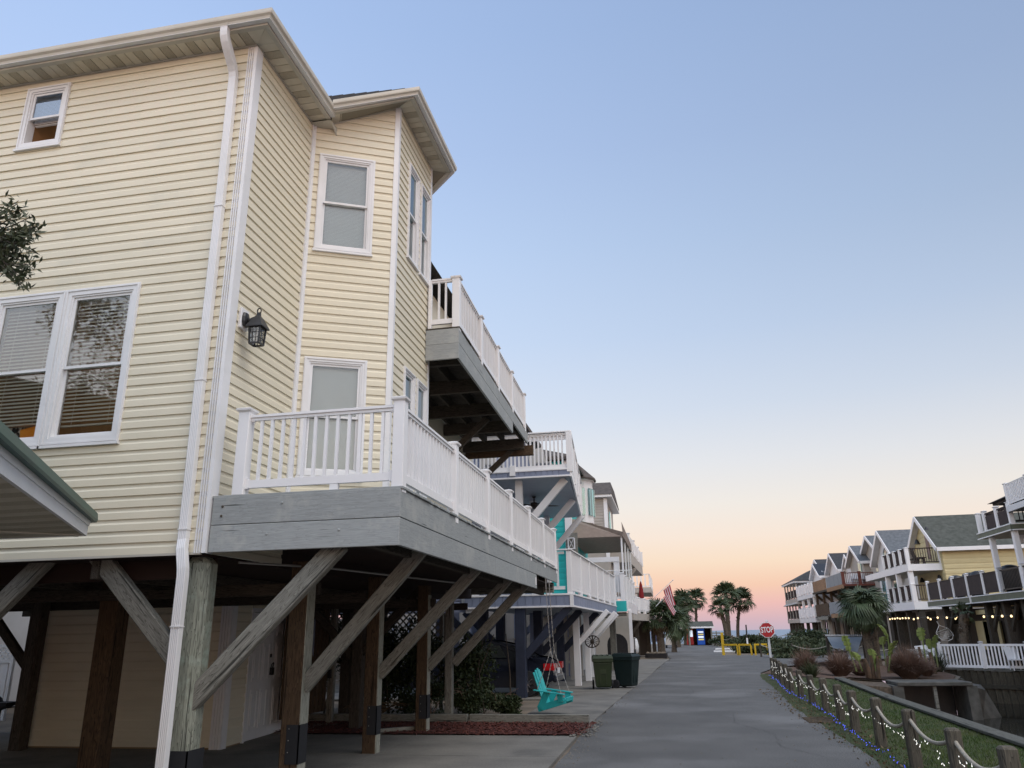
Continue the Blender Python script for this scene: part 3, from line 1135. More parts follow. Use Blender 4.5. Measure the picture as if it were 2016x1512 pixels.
dAB = V((B_[0] - A_[0], B_[1] - A_[1]))
LAB = dAB.length
wl = B()
wallgrid(wl, (-13, WY), (1, 0), 8.25, Z0, Z1, shrink(left_holes, .07))
w_left = wl.build('wall', MT['sidingback'], house, fix=False)
siding(w_left, (-13, WY, 0), (1, 0), 8.25 - .0, Z0, Z1, MT['siding'], shrink(left_holes))
wl = B()
wallgrid(wl, (WX, WY), (0, 1), 9.10 - WY, Z0, Z1)
w_street = wl.build('wall', MT['sidingback'], house, fix=False)
siding(w_street, (WX, WY + .1, 0), (0, 1), 9.10 - WY - .1, Z0, Z1, MT['siding'], seams=False)
wl = B()
wallgrid(wl, A_, dAB, LAB, 2.98, 9.0, shrink(bay1, .07))
w_bay = wl.build('wall', MT['sidingback'], house, fix=False)
siding(w_bay, (*A_, 0), dAB, LAB, 2.98, ZB, MT['siding'], shrink(bay1), seams=False, clip=lambda z: .26 + (z - .03 - ZB + .50) / .50 * (LAB - .26) if z > 8.9 else 0)
wl = B()
wallgrid(wl, B_, (0, 1), 1.72, 2.98, ZB, shrink(bay2, .07))
w_bay2 = wl.build('wall', MT['sidingback'], house, fix=False)
siding(w_bay2, (*B_, 0), (0, 1), 1.72, 2.98, ZB, MT['siding'], shrink(bay2), seams=False)
wl = B()
dCD = (D_[0] - C_[0], D_[1] - C_[1])
wallgrid(wl, C_, dCD, LAB, 2.98, ZB)
wallgrid(wl, (WX, D_[1]), (0, 1), 7.0, 2.72, Z1)
wallgrid(wl, (WX, 18.98), (-1, 0), 8.25, Z0, Z1)
wallgrid(wl, (-13, 18.98), (0, -1), 11.57, Z0, Z1)
w_rest = wl.build('wall', MT['siding'], house, fix=False)
# floor over the carport, seen from below
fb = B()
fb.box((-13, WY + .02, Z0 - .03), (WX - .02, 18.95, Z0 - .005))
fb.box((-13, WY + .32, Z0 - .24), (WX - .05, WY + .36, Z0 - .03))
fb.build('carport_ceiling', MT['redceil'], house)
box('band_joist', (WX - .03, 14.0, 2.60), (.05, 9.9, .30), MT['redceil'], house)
for x in (-6.1, -7.6, -9.3, -11):
    beam('floor_beam', (x, WY + .1, Z0 - .13), (x, 18.8, Z0 - .13), .09, .2, MT['darkwood'], house)
for y in (9.1, 11.6, 14.05, 16.4):
    beam('floor_beam', (-12.9, y, Z0 - .30), (-4.2, y, Z0 - .30), .09, .14, MT['darkwood'], house)
box('starter_strip', (-8.87, WY - .004, Z0 - .012), (8.2, .03, .022), MT['beige'], house)

# windows
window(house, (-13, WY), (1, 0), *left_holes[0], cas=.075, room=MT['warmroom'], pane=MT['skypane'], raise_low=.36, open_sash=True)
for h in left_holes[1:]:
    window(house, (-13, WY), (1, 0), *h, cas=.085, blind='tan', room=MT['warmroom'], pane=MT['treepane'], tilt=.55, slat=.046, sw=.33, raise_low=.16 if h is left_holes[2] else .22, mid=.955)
for h in bay1:
    window(house, A_, dAB, *h, cas=.065)
for h in bay2:
    window(house, B_, (0, 1), *h, cas=.045, pane=MT['tealpane'])
# cloth standing on the sill behind the left big window
q = B()
q.bar((-7.75, WY + .19, 3.92), (-7.42, WY + .19, 3.92), .02, .26)
q.build('printed_cushion', MT['zebra'], house)
q = B()
q.bar((-7.42, WY + .17, 3.90), (-7.10, WY + .17, 3.96), .02, .22)
q.build('orange_cushion', MT['orangecloth'], house)


def corner_trim(x, y, z0, z1, dx, dy, wx=.10, wy=.115, name='corner_trim', nf=3):
    """fluted face towards -y, plain face towards +x"""
    b = B()
    pr = []
    o = .034
    n = nf
    e = wx / (2 * n + 1)
    pr.append((x - wx, y))
    for k in range(2 * n + 1):
        dep = o if k % 2 == 0 else o - .020
        pr.append((x - wx + k * e + .001, y - dep))
        pr.append((x - wx + (k + 1) * e - .001, y - dep))
    pr[-1] = (x + .030, y - .030)
    pr.append((x + .030, y + wy))
    pr.append((x, y + wy))
    pr.append((x, y))
    b.prism([(p[0], p[1], z0) for p in pr], (0, 0, z1 - z0))
    return b.build(name, MT['trim'], house)


corner_trim(-4.745, WY, Z0 - .01, Z1 - .02, 1, 1)
q = B()      # inside corner strip and the bay corner strips
ix, iy = A_
q.prism([(ix, iy - .045, Z0 + .5), (ix + .034, iy - .052, Z0 + .5), (ix + .036, iy - .012, Z0 + .5), (ix + .066, iy + .0, Z0 + .5), (ix + .045, iy + .028, Z0 + .5), (ix, iy + .0, Z0 + .5)], (0, 0, Z1 - Z0 - .5))
q.build('inside_corner_trim', MT['trim'], house)
bx, by = B_
n1 = V((dAB.y, -dAB.x)).normalized()
d1 = dAB.normalized()
q = B()
w_ = .055
pA = V(B_) - d1 * w_
q.prism([(pA.x, pA.y, 2.98), (pA.x + n1.x * .026, pA.y + n1.y * .026, 2.98), (bx + .026, by - .014, 2.98), (bx + .026, by + w_, 2.98), (bx, by + w_, 2.98), (bx, by, 2.98)], (0, 0, ZB - 2.98))
q.build('bay_corner_trim', MT['trim'], house)
q = B()
q.prism([(C_[0], C_[1] - .05, 2.98), (C_[0] + .026, C_[1] - .05, 2.98), (C_[0] + .026, C_[1] + .02, 2.98), (C_[0], C_[1] + .02, 2.98)], (0, 0, ZB - 2.98))
q.build('bay_corner_trim', MT['trim'], house)

# ---- eaves: soffit panels, fascia, gutters, roof
main_path = [(-13, WY), (WX, WY), (WX, 9.02)]
d1_ = V((B_[0] - A_[0], B_[1] - A_[1])).normalized()
d3_ = V((D_[0] - C_[0], D_[1] - C_[1])).normalized()
bay_path = [(A_[0] + d1_.x * .26, A_[1] + d1_.y * .26), B_, C_, (C_[0] + d3_.x * .9, C_[1] + d3_.y * .9)]
RK = .50          # the bay eave drops this much towards each valley
for (path, z, d, zo) in ((main_path, Z1 + .02, .405, [0, 0, 0]), (bay_path, ZB, .395, [-RK, 0, 0, -RK])):
    b = B()
    b.sweep([(-.02, z + .012), (d - .095, z + .012), (d - .095, z + .03), (-.02, z + .03)], path, zo=zo)
    sof = b.build('soffit', MT['softgap'], house)
    for i in range(1, len(path) - 1):       # mitred corner panels
        p = V(path[i])
        ua, ub = (p - V(path[i - 1])).normalized(), (V(path[i + 1]) - p).normalized()
        oa, ob = V((ua.y, -ua.x)), V((ub.y, -ub.x))
        mm = (oa + ob) / (1 + oa.dot(ob))
        w_ = d - .155
        for tri in ((p + oa * .02, p + oa * w_, p + mm * w_ - (mm - oa).normalized() * .004, p + mm * .02), (p + mm * .02, p + mm * w_ - (mm - ob).normalized() * .004, p + ob * w_, p + ob * .02)):
            q = B()
            q.add([(t.x, t.y, z + .001 + zo[i]) for t in tri] + [(t.x, t.y, z + .011 + zo[i]) for t in tri], CUBE_F)
            q.build('soffit_panel', MT['soffit'], sof)
    for i in range(len(path) - 1):
        p0, p1 = V(path[i]), V(path[i + 1])
        dd = (p1 - p0).normalized()
        L = (p1 - p0).length
        o = V((dd.y, -dd.x))
        n = int((L - .02) / .125)
        st = L / n
        for k in range(n):
            q = B()
            c8 = []
            for hz in (0.0, .010):
                for (u, w_) in ((k * st + .005, .02), ((k + 1) * st - .005, .02), ((k + 1) * st - .005, d - .155), (k * st + .005, d - .155)):
                    m_ = p0 + dd * u + o * w_
                    c8.append((m_.x, m_.y, z + .001 + hz + zo[i] + (zo[i + 1] - zo[i]) * min(1, u / L)))
            q.add(c8, CUBE_F)
            q.build('soffit_panel', MT['vent'] if k % 3 == 1 else MT['soffit'], sof)
    b = B()
    b.sweep([(d - .15, z - .006), (d - .088, z - .006), (d - .088, z + .15), (d - .098, z + .15), (d - .098, z + .006), (d - .15, z + .006)], path, zo=zo)
    b.sweep([(.0, z - .018), (.024, z - .018), (.024, z + .008), (0, z + .008)], path, zo=zo)
    b.build('fascia', MT['beige'], house)
    b = B()
    b.sweep([(d - .086, z + .155), (d - .086, z + .030), (d - .022, z + .030), (d - .012, z + .062), (d + .012, z + .085), (d + .016, z + .105), (d + .016, z + .148), (d + .004, z + .148), (d + .004, z + .135), (d - .006, z + .13), (d - .075, z + .12), (d - .075, z + .155)], path, zo=zo)
    g = b.build('gutter', MT['beige'], house)
    b = B()
    b.sweep([(d - .084, z + .024), (d - .020, z + .024), (d - .020, z + .030), (d - .084, z + .030)], path, zo=zo)
    b.build('gutter_lip', MT['trim'], g)
b = B()          # stained vertical seams on the gutters
for (x, y, z, d) in ((-4.95, WY - .395, Z1, 1),):
    b.box((x - .004, y - .003, z + .04), (x + .004, y, z + .15))
b.build('gutter_seam', MT['beige'], house)
b = B()          # little triangular return where the main soffit meets the bay
b.prism([(-4.44, 9.04, 8.975), (-4.44, 9.25, 8.975), (-4.44, 9.25, 8.86)], (.016, .008, 0))
b.quad((-4.75, 9.0, 8.962), (-4.42, 9.0, 8.962), (-4.42, 9.28, 8.955), (-4.74, 9.10, 8.955))
b.build('soffit_return', MT['beige'], house)
# roofs
b = B()
b.sweep([(.36, Z1 + .15), (-4.0, Z1 + 2.3), (-4.0, Z1 + 2.2), (.36, Z1 + .13)], [(-13, WY), (WX, WY), (WX, 18.98), (-13, 18.98)])
roof = b.build('roof', MT['shingle'], house)
# the bay roof rises to a hip seen just above its gutter
def offp(p, dz):
    return V((p[0], p[1], ZB + .15 + dz))


n1_ = V((d1_.y, -d1_.x))
n3_ = V((d3_.y, -d3_.x))
e0 = V(bay_path[0]) + n1_ * .39
e3 = V(bay_path[3]) + n3_ * .39
e1 = offp((-3.21, 9.445), 0)
e2 = offp((-3.21, 11.635), 0)
hip = V((-5.6, 10.54, 0))
r0 = ray(648, 190)
r1 = ray(790, 178)
nn = r0.cross(r1)
hip.z = EYE.z - (nn.x * (hip.x - EYE.x) + nn.y * (hip.y - EYE.y)) / nn.z
e0b = V((e0.x - d1_.x * 1.2, e0.y - d1_.y * 1.2))
e3b = V((e3.x + d3_.x * 1.2, e3.y + d3_.y * 1.2))
ev = [offp(e0b, -RK - .5), e1, e2, offp(e3b, -RK - .5)]
b = B()
for i in range(3):
    a0, a1 = ev[i], ev[i + 1]
    m = 9
    for k in range(m):          # courses of shingles, each lapping the one below
        t0, t1 = k / m, (k + 1.08) / m
        lift = V((0, 0, .012))
        b.quad(a0.lerp(hip, t0) + lift, a1.lerp(hip, t0) + lift, a1.lerp(hip, min(1, t1)), a0.lerp(hip, min(1, t1)))
        b.quad(a0.lerp(hip, t0), a1.lerp(hip, t0), a1.lerp(hip, t0) + lift, a0.lerp(hip, t0) + lift)
b.build('bay_roof', MT['shingle'], house, fix=False)

# downspout: square corrugated pipe with elbows
def dsp(pts, wx=.098, wy=.07):
    b = B()
    prof = []
    n = 5
    for k in range(n * 2 + 1):
        t = -wx / 2 + wx * k / (2 * n)
        prof.append((t, -wy / 2 - (.004 if k % 2 else 0)))
    prof += [(wx / 2 + .0, -wy / 2 + .0), (wx / 2, wy / 2), (-wx / 2, wy / 2)]
    k = len(prof)
    vs = []
    for i, p in enumerate(pts):
        for (u, v) in prof:
            dz = 0
            if 0 < i < len(pts) - 1:
                a = V(pts[i]) - V(pts[i - 1])
                c = V(pts[i + 1]) - V(pts[i])
                t = (a.normalized() + c.normalized()).normalized()
                # shear the section along the bend
                dz = -(t.y * v + t.x * u) / t.z if abs(t.z) > .2 else 0
                dz = max(-.06, min(.06, dz))
            vs.append((p[0] + u, p[1] + v, p[2] + dz))
    fs = []
    for i in range(len(pts) - 1):
        for j in range(k):
            fs.append((i * k + j, i * k + (j + 1) % k, (i + 1) * k + (j + 1) % k, (i + 1) * k + j))
    b.add(vs, fs)
    return b


y0 = WY - .055
sp = dsp([(-5.0, WY - .345, Z1 + .06), (-5.0, WY - .345, Z1 - .02), (-5.0, WY - .335, Z1 - .07), (-5.0, WY - .30, Z1 - .13), (-5.0, WY - .25, Z1 - .19), (-5.0, WY - .17, Z1 - .28), (-5.0, WY - .11, Z1 - .35), (-5.0, y0 - .015, Z1 - .42), (-5.0, y0, Z1 - .49), (-4.985, y0, 6.7), (-4.975, y0, 4.4), (-4.962, y0, 2.72), (-4.962, y0, 2.60),
          (-4.945, y0 - .03, 2.50), (-4.895, y0 - .05, 2.30), (-4.888, y0 - .05, 2.22), (-4.885, y0 - .05, .05)]).build('downspout', MT['trim'], house)
for z, x, yy in ((6.58, -4.985, y0), (4.36, -4.975, y0), (2.70, -4.962, y0), (1.72, -4.887, y0 - .05)):
    bb = B()
    bb.box((x - .055, yy - .045, z), (x + .055, yy + .04, z + .012))
    bb.lathe([(.004, 0), (.004, .006)], (x, yy - .047, z + .03), 6)
    bb.build('pipe_joint', MT['trim'], sp)

# wall lantern beside the corner
lan = thing('wall_lantern', 'black square carriage lantern with small panes on the cream street wall', 'lantern', (WX, 7.76, 4.9))
LX, LY, LZ = WX + .215, 7.70, 4.89
box('mounting_block', (WX + .028, LY - .02, 5.215), (.045, .17, .26), MT['plasticwhite'], lan, bev=.008)
b = B()
b.lathe([(.02, -.09), (.055, -.08), (.072, -.03), (.072, .03), (.055, .08), (.02, .09)], (0, 0, 0), 12)
b.v = [(WX + .055 + abs(p[1]) * .55 * (1 if p[1] > 0 else 0), LY - .02 + p[0], 5.205 + p[2]) for p in b.v]
b.build('back_plate', MT['black'], lan)
b = B()
b.tube([(WX + .07, LY - .02, 5.20), (WX + .12, LY - .01, 5.20), (WX + .18, LY, 5.235), (LX, LY, 5.255)], [.034, .026, .020, .022], 8)
b.tube([(WX + .07, LY - .02, 5.12), (WX + .12, LY - .01, 5.15), (WX + .17, LY, 5.21)], [.014, .012, .010], 6)
b.tube([(LX + .025 * math.cos(a), LY, 5.315 + .035 * math.sin(a)) for a in [k * math.pi / 5 for k in range(11)]], .008, 5, False)
b.build('arm', MT['black'], lan, smooth=True)
b = B()
s = .068
b.lathe([(1.414 * .10, LZ + .20), (1.414 * .10, LZ + .213), (1.414 * .05, LZ + .32), (.03, LZ + .36), (.025, LZ + .40)], (LX, LY, 0), 4)
b.build('hood', MT['black'], lan)
cage = B()
for sx in (-1, 1):
    for sy in (-1, 1):
        cage.bar((LX + sx * s * .86, LY + sy * s * .86, LZ), (LX + sx * s, LY + sy * s, LZ + .20), .018, .018)
for z, f in ((0, .86), (.20, 1.0)):
    for sgn in (-1, 1):
        cage.bar((LX - s * f, LY + sgn * s * f, LZ + z), (LX + s * f, LY + sgn * s * f, LZ + z), .018, .018)
        cage.bar((LX + sgn * s * f, LY - s * f, LZ + z), (LX + sgn * s * f, LY + s * f, LZ + z), .018, .018)
for sgn in (-1, 1):
    for k in (-.33, .33):
        cage.bar((LX + k * s * .86, LY + sgn * s * .87, LZ), (LX + k * s, LY + sgn * s, LZ + .2), .006, .006)
        cage.bar((LX + sgn * s * .87, LY + k * s * .86, LZ), (LX + sgn * s, LY + k * s, LZ + .2), .006, .006)
    for z in (.068, .134):
        f = .86 + .14 * z / .2
        cage.bar((LX - s * f, LY + sgn * s * f, LZ + z), (LX + s * f, LY + sgn * s * f, LZ + z), .006, .006)
        cage.bar((LX + sgn * s * f, LY - s * f, LZ + z), (LX + sgn * s * f, LY + s * f, LZ + z), .006, .006)
cage.build('cage', MT['black'], lan)
b = B()
f0, f1 = s * .84, s * .98
for p, q in (((-1, -1), (1, -1)), ((1, -1), (1, 1)), ((1, 1), (-1, 1)), ((-1, 1), (-1, -1))):
    b.quad((LX + p[0] * f0, LY + p[1] * f0, LZ + .005), (LX + q[0] * f0, LY + q[1] * f0, LZ + .005), (LX + q[0] * f1, LY + q[1] * f1, LZ + .195), (LX + p[0] * f1, LY + p[1] * f1, LZ + .195))
b.build('lamp_pane', MT['lampglass'], lan, fix=False)
b = B()
b.lathe([(.012, .03), (.03, .06), (.034, .10), (.02, .14), (.014, .18)], (LX, LY, LZ), 10)
b.build('light_bulb', MT['plasticwhite'], lan, smooth=True)

# ---- storage room under the house
st = part('storage_room', house, (-8.5, 12, 0))
sw = B()
wallgrid(sw, (-10.4, 11.68), (1, 0), 3.55, 0.0, 2.35)
wallgrid(sw, (-6.86, 11.68), (-.07, 1), 3.6, 0.0, 2.35, [(.72, 2.49, 0, 2.03)])
sw.build('storage_wall', MT['sidingback'], st, fix=False)
siding(st, (-10.4, 11.68, 0), (1, 0), 3.54, 0.03, 2.35, MT['siding'], seams=False, exp=.145)
siding(st, (-6.86, 11.76, 0), (-.07, 1), .60, 0.03, 2.35, MT['siding'], seams=False, exp=.145)
siding(st, (-6.905, 12.40, 0), (-.07, 1), 1.8, 2.05, 2.35, MT['siding'], seams=False, exp=.145)
b = B()
for (x0, x1) in ((-10.42, -10.22), (-7.03, -6.84)):
    for k in range(4):
        xx = x0 + (x1 - x0) * (k / 4)
        b.box((xx + .006, 11.635, .0), (xx + .044, 11.66, 2.36))
    b.box((x0, 11.66, 0), (x1, 11.69, 2.36))
b.box((-6.86, 11.66, 0), (-6.835, 11.80, 2.36))
b.build('storage_corner_trim', MT['trim'], st)
b = B()
b.box((-7.55, 11.62, .20), (-7.27, 11.665, .42))
for k in range(5):
    b.box((-7.53, 11.61, .22 + k * .038), (-7.29, 11.63, .235 + k * .038))
b.build('crawl_vent', MT['beige'], st)
dd = V((-.07, 1)).normalized()
oo = V((dd.y, -dd.x))
base = MX((V((dd.x, dd.y, 0)), V((-oo.x, -oo.y, 0)), V((0, 0, 1)))).transposed().to_4x4()
base.translation = V((-6.86 + dd.x * .72, 11.68 + dd.y * .72, 0))
b = B(base)
for x0, x1, z0, z1 in ((-.06, 0.0, 0, 2.09), (1.77, 1.83, 0, 2.09), (0, 1.77, 2.03, 2.09)):
    b.box((x0, -.035, z0), (x1, .01, z1))
b.build('door_casing', MT['trim'], st)
for k in range(2):
    x0 = .005 + k * .885
    b = B(base)
    b.box((x0, -.012, .02), (x0 + .877, .03, 2.02))
    for (px0, px1) in ((.12, .39), (.49, .76)):
        for (z0, z1) in ((.18, .78), (.92, 1.52), (1.64, 1.88)):
            for (ua, ub, va, vb) in ((px0, px1, z0, z0 + .025), (px0, px1, z1 - .025, z1), (px0, px0 + .025, z0 + .025, z1 - .025), (px1 - .025, px1, z0 + .025, z1 - .025)):
                b.box((x0 + ua, -.026, va), (x0 + ub, -.010, vb))
            b.box((x0 + px0 + .06, -.024, z0 + .06), (x0 + px1 - .06, -.010, z1 - .06))
    dr = b.build('door', MT['trim'], st)
    if k == 0:
        q = B(base)
        q.box((.80, -.03, 1.28), (.85, -.012, 1.34))
        q.build('deadbolt', MT['black'], dr)
        q = B(base)
        q.tube([(.83, -.03, 1.10), (.83, -.05, 1.17), (.87, -.06, 1.19), (.90, -.05, 1.17), (.90, -.03, 1.10)], .010, 6)
        q.box((.815, -.06, .99), (.915, -.02, 1.11))
        q.build('padlock', MT['black'], dr)

# ---- piles and knee braces
def pile(x, y, z1, s, mt, label, group='timber piles under the cream house', face=None, round_=False, pad=None):
    t = thing('timber_pile', label, 'pile', (x, y, 0), group)
    if round_:
        m = beam('pile_shaft', (x, y, -.1), (x, y, z1), s, s, mt, t, bev=s * .28)
    else:
        m = beam('pile_shaft', (x, y, -.1), (x, y, z1), s, s, mt, t, bev=.012)
    if face:
        b = B()
        b.box((x + s / 2 + .001, y - s / 2 + .008, 0), (x + s / 2 + .004, y + s / 2 - .008, face))
        f_ = beam('lit_face', (x + s / 2 + .003, y, .0), (x + s / 2 + .003, y, face), .008, s - .02, MT['palewood'], t, bev=0)  # paler strip: the light on the street side is put into the colour
    if pad:
        b = B()
        b.box((x - .03, y - s / 2 - .012, pad[0]), (x + s / 2 + .014, y - s / 2, pad[1]))
        b.box((x + s / 2 + .002, y - s / 2 - .012, pad[0]), (x + s / 2 + .014, y + s / 2 - .02, pad[1]))
        pd = b.build('bumper_pad', MT['rubber'], t)
        b = B()
        for z in (.3, .5, .72):
            b.lathe([(.007, 0), (.004, .004)], (0, 0, 0), 6)
        b.v = [(x + .0 + p[0], y - s / 2 - .013 - p[2], pad[0] + .12 + .12 * (i // 12) + p[1]) for i, p in enumerate(b.v)]
        b.build('nail_head', MT['chain'], pd)
    return t


def brace(t, a, b, w=.09, h=.19, mt=None):
    beam('knee_brace', a, b, w, h, mt or MT['rawwood'], t, bev=.010)


t = pile(-4.90, 7.64, Z0 - .02, .30, MT['greenwood'], 'pale green weathered corner pile beside the white downspout', round_=True, pad=(.0, .56))
beam('pile_board', (-5.07, 7.66, 0), (-5.07, 7.66, Z0 - .02), .05, .26, MT['darkwood'], t)
brace(t, (-4.90, 7.60, .93), (-3.30, 7.60, 2.53), .11, .20)
brace(t, (-5.05, 7.60, 1.42), (-6.20, 7.60, 2.56), .11, .20)
t = pile(-8.15, 7.60, Z0 - .02, .28, MT['brownwood'], 'pile beyond the left edge whose knee brace rises to the siding')
brace(t, (-8.05, 7.60, 1.24), (-6.72, 7.60, 2.57), .11, .20)
t = pile(-7.18, 9.32, Z0 - .05, .27, MT['brownwood'], 'dark brown pile in front of the storage room wall')
for i, (y, face) in enumerate(((8.77, 1.06), (11.53, 1.08), (13.98, 1.1), (15.70, 1.2))):
    s = .20 if i < 3 else .15
    t = pile(-4.39 + (.13 if i == 0 else 0), y, Z0, s if i else .22, MT['brownwood'] if i < 2 else (MT['rawwood'] if i == 3 else MT['brownwood']),
             ('brown pile with black pad left of the brown gate', 'second brown pile with black pad, right of the brown gate', 'third pile with black pad, standing at the mulch edge', 'slender gray pile without pad standing in the red mulch')[i],
             face=2.3 if i < 3 else None, pad=((.277, .677), (.253, .638), (.227, .612), None)[i])
    brace(t, (-4.30 + (.12 if i == 0 else 0), y, 1.06), (-2.80, y, 2.56), .09, .17, MT['rawwood'])
for i, (x, y) in enumerate(((-5.75, 14.3), (-7.2, 17.2), (round(ony(72, 1250, 11.4).x, 3), 11.4), (-10.9, 7.7), (-6.9, 18.6))):
    t = pile(x, y, Z0, .20, MT['darkwood'], ('dark inner pile with brace behind the brown gate', 'dark back pile standing inside the hedge', 'black pile left of the storage room corner', 'black pile by the left lattice fence', 'dark pile at the back of the carport by the lattice')[i])
    if i not in (2, 4):
        brace(t, (x + .05, y, 1.3), (x + 1.2, y, 2.45), .09, .14, MT['darkwood'])
    if i in (0, 2):
        brace(t, (x - .05, y, 1.2), (x - 1.25, y, 2.4), .09, .14, MT['darkwood'])
t = thing('thin_pipe', 'thin pale conduit slung under the lower deck boards', 'pipe', (-3.5, 9, 2.4))
b = B()
b.tube([(-4.62, 7.9, 2.40), (-4.1, 9.0, 2.41), (-3.5, 11.6, 2.40), (-3.3, 12.6, 2.40)], .014, 6)
b.build('conduit', MT['chain'], t)

# ================================================================ LOWER DECK of the cream house
DX, DY0, DY1 = -2.60, 7.41, 18.85
dk = thing('lower_deck', 'long gray timber deck with white railing on the cream house, lower level', 'deck', (-3.6, 13, 2.5))
beam('rim_board', (-4.70, DY0 + .02, 2.602), (DX - .002, DY0 + .02, 2.602), .04, .278, MT['graywood'], dk, bev=.005)
beam('rim_board', (-4.70, DY0 + .022, 2.893), (DX - .004, DY0 + .022, 2.893), .04, .292, MT['graywood'], dk, bev=.005)
for (y0, y1, z, h) in ((DY0 + .003, 11.9, 2.600, .275), (11.905, 15.80, 2.600, .275), (DY0 + .003, 10.7, 2.888, .285), (10.705, 15.0, 2.888, .285), (15.005, DY1, 2.888, .285)):
    beam('rim_board', (DX - .018, y0, z), (DX - .018, y1, z), .04, h, MT['graywood'], dk, bev=.005)
n = 82
for k in range(n):
    y = DY0 + .07 + (DY1 - DY0 - .1) * k / (n - 1)
    box('deck_board', (-3.66 + R.uniform(-.008, .012), y, 3.047), (2.16, .132, .026), MT['graywood'], dk, bev=.003)
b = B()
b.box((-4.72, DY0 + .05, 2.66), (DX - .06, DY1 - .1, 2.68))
b.build('deck_shade_sheet', MT['redceil'], dk)  # dark sheet that paints in the near-black shade below the boards
for y in [9.0, 10.4, 11.6, 12.8, 14.0, 15.2, 16.4, 17.6]:
    beam('joist', (-4.7, y, 2.80), (DX - .06, y, 2.80), .045, .22, MT['darkwood'], dk)
beam('joist', (-4.66, 18.62, 2.63), (-2.66, 18.62, 2.63), .13, .23, MT['rawwood'], dk)
beam('joist', (-2.95, 7.5, 2.56), (-2.95, 18.7, 2.56), .09, .19, MT['darkwood'], dk)
for (x, z) in ((-4.58, 2.94), (-4.585, 2.84), (-4.05, 2.63), (-3.25, 2.64), (-3.9, 2.95)):
    b = B()
    b.lathe([(.014, 0), (.014, .006), (.006, .009)], n=8)
    b.v = [(x + p[0], DY0 - p[2] + .001, z + p[1]) for p in b.v]
    b.build('bolt_head', MT['darkwood'] if x < -4.5 else MT['graywood'], dk)
posts = [7.50, 9.60, 11.48, 13.30, 15.19, 16.95, 18.78]
railpost(dk, -4.44, 7.49, 3.06, .99, .13)
PXR = DX - .055
for y in posts:
    railpost(dk, PXR, y, 2.96 if y > 8 else 3.0, 1.09 if y > 8 else 1.05, .125)
railing(dk, (-4.375, 7.49), (PXR - .063, 7.49), 3.945, 3.135, brackets=True)
for y0, y1 in zip(posts, posts[1:]):
    railing(dk, (PXR, y0 + .063), (PXR, y1 - .063), 3.945, 3.135, brackets=True)
box('support_block', (-3.36, 7.49, 3.095), (.09, .05, .07), MT['rail'], dk)
box('white_outlet_cover', (DX + .004, 15.68, 2.60), (.006, .10, .15), MT['plasticwhite'], dk)

# ================================================================ UPPER DECK
UY0, UY1 = 11.21, 18.35
def ux(y):
    return -3.02 - .13 * (y - UY0) / (UY1 - UY0)


ud = thing('upper_deck', 'short gray timber deck with white railing on the cream house, upper level', 'deck', (-3.6, 14.5, 5.8))
zt = 6.38
beam('rim_board', (-3.58, UY0 + .02, zt - .42), (-3.02, UY0 + .02, zt - .42), .04, .26, MT['graywood'], ud, bev=.005)
beam('rim_board', (-3.58, UY0 + .022, zt - .157), (-3.022, UY0 + .022, zt - .157), .04, .262, MT['graywood'], ud, bev=.005)
beam('rim_board', (ux(UY0) - .018, UY0 + .003, zt - .42), (ux(16.2) - .018, 16.2, zt - .42), .04, .26, MT['graywood'], ud, bev=.005)
for y0, y1 in ((UY0 + .003, 14.6), (14.605, UY1)):
    beam('rim_board', (ux(y0) - .018, y0, zt - .157), (ux(y1) - .018, y1, zt - .157), .04, .262, MT['graywood'], ud, bev=.005)
n = 51
for k in range(n):
    y = UY0 + .07 + (UY1 - UY0 - .1) * k / (n - 1)
    L = ux(y) + 4.72
    box('deck_board', ((ux(y) - 4.72) / 2 + R.uniform(-.006, .004), y, zt - .012), (L, .132, .026), MT['darkwood'], ud) if y > 12.1 else box('deck_board', (-3.3 + R.uniform(-.006, .008), y, zt - .012), (.58, .132, .026), MT['darkwood'], ud)
for k, y in enumerate((11.75, 13.3, 14.9, 16.35, 18.1)):
    beam('joist', (-4.74, y, zt - .34), (ux(y) - .06, y, zt - .34), .09, .26, MT['darkwood'], ud)
for x in (-3.28, -3.75, -4.2, -4.6):
    beam('joist', (x, 11.9 if x < -3.6 else UY0 + .1, zt - .15), (x, UY1 - .05, zt - .15), .05, .2, MT['darkwood'], ud)
beam('joist', (-4.74, 18.35, zt - .46), (-3.02, 18.35, zt - .46), .13, .24, MT['brownwood'], ud)
for y in (15.4, 18.3):
    beam('knee_brace', (-4.66, y, 4.95), (-3.5, y, 5.98), .09, .13, MT['darkwood'], ud)
up = [11.28, 12.97, 14.58, 16.12, 17.68, 18.27]
up = [11.28, 13.0, 14.62, 16.25, 18.0]
for y in up:
    railpost(ud, ux(y) - .055, y, zt - .06, 1.0, .125)
b = railpost(ud, -3.53, 11.28, zt, .93, .06, cap=False)
railing(ud, (-3.5, 11.28), (-3.14, 11.28), zt + .90, zt + .09)
for y0, y1 in zip(up, up[1:]):
    railing(ud, (ux(y0) - .055, y0 + .063), (ux(y1) - .055, y1 - .063), zt + .90, zt + .09)

# ================================================================ LEFT EDGE: green-roofed porch, olive branch, lattice fence
po = thing('neighbour_porch_house', 'near house whose white porch eave with green metal roof edge enters at the left', 'house', (-9, 1, 0))
ZE = 2.58
k0 = onz(171, 1055, ZE)
k1 = onz(0, 931, ZE)
de = (k1 - k0).normalized()
k1 = k0 + de * 7.0
k2 = V((-13.5, k0.y - .35, ZE))
path = [(k2.x, k2.y), (k0.x, k0.y), (k1.x, k1.y)]
path = path[::-1]
b = B()


def rsweep(prof, name, m):
    """outward is away from the porch"""
    q = B()
    q.sweep([(o, z) for o, z in prof], path)
    return q.build(name, m, po)


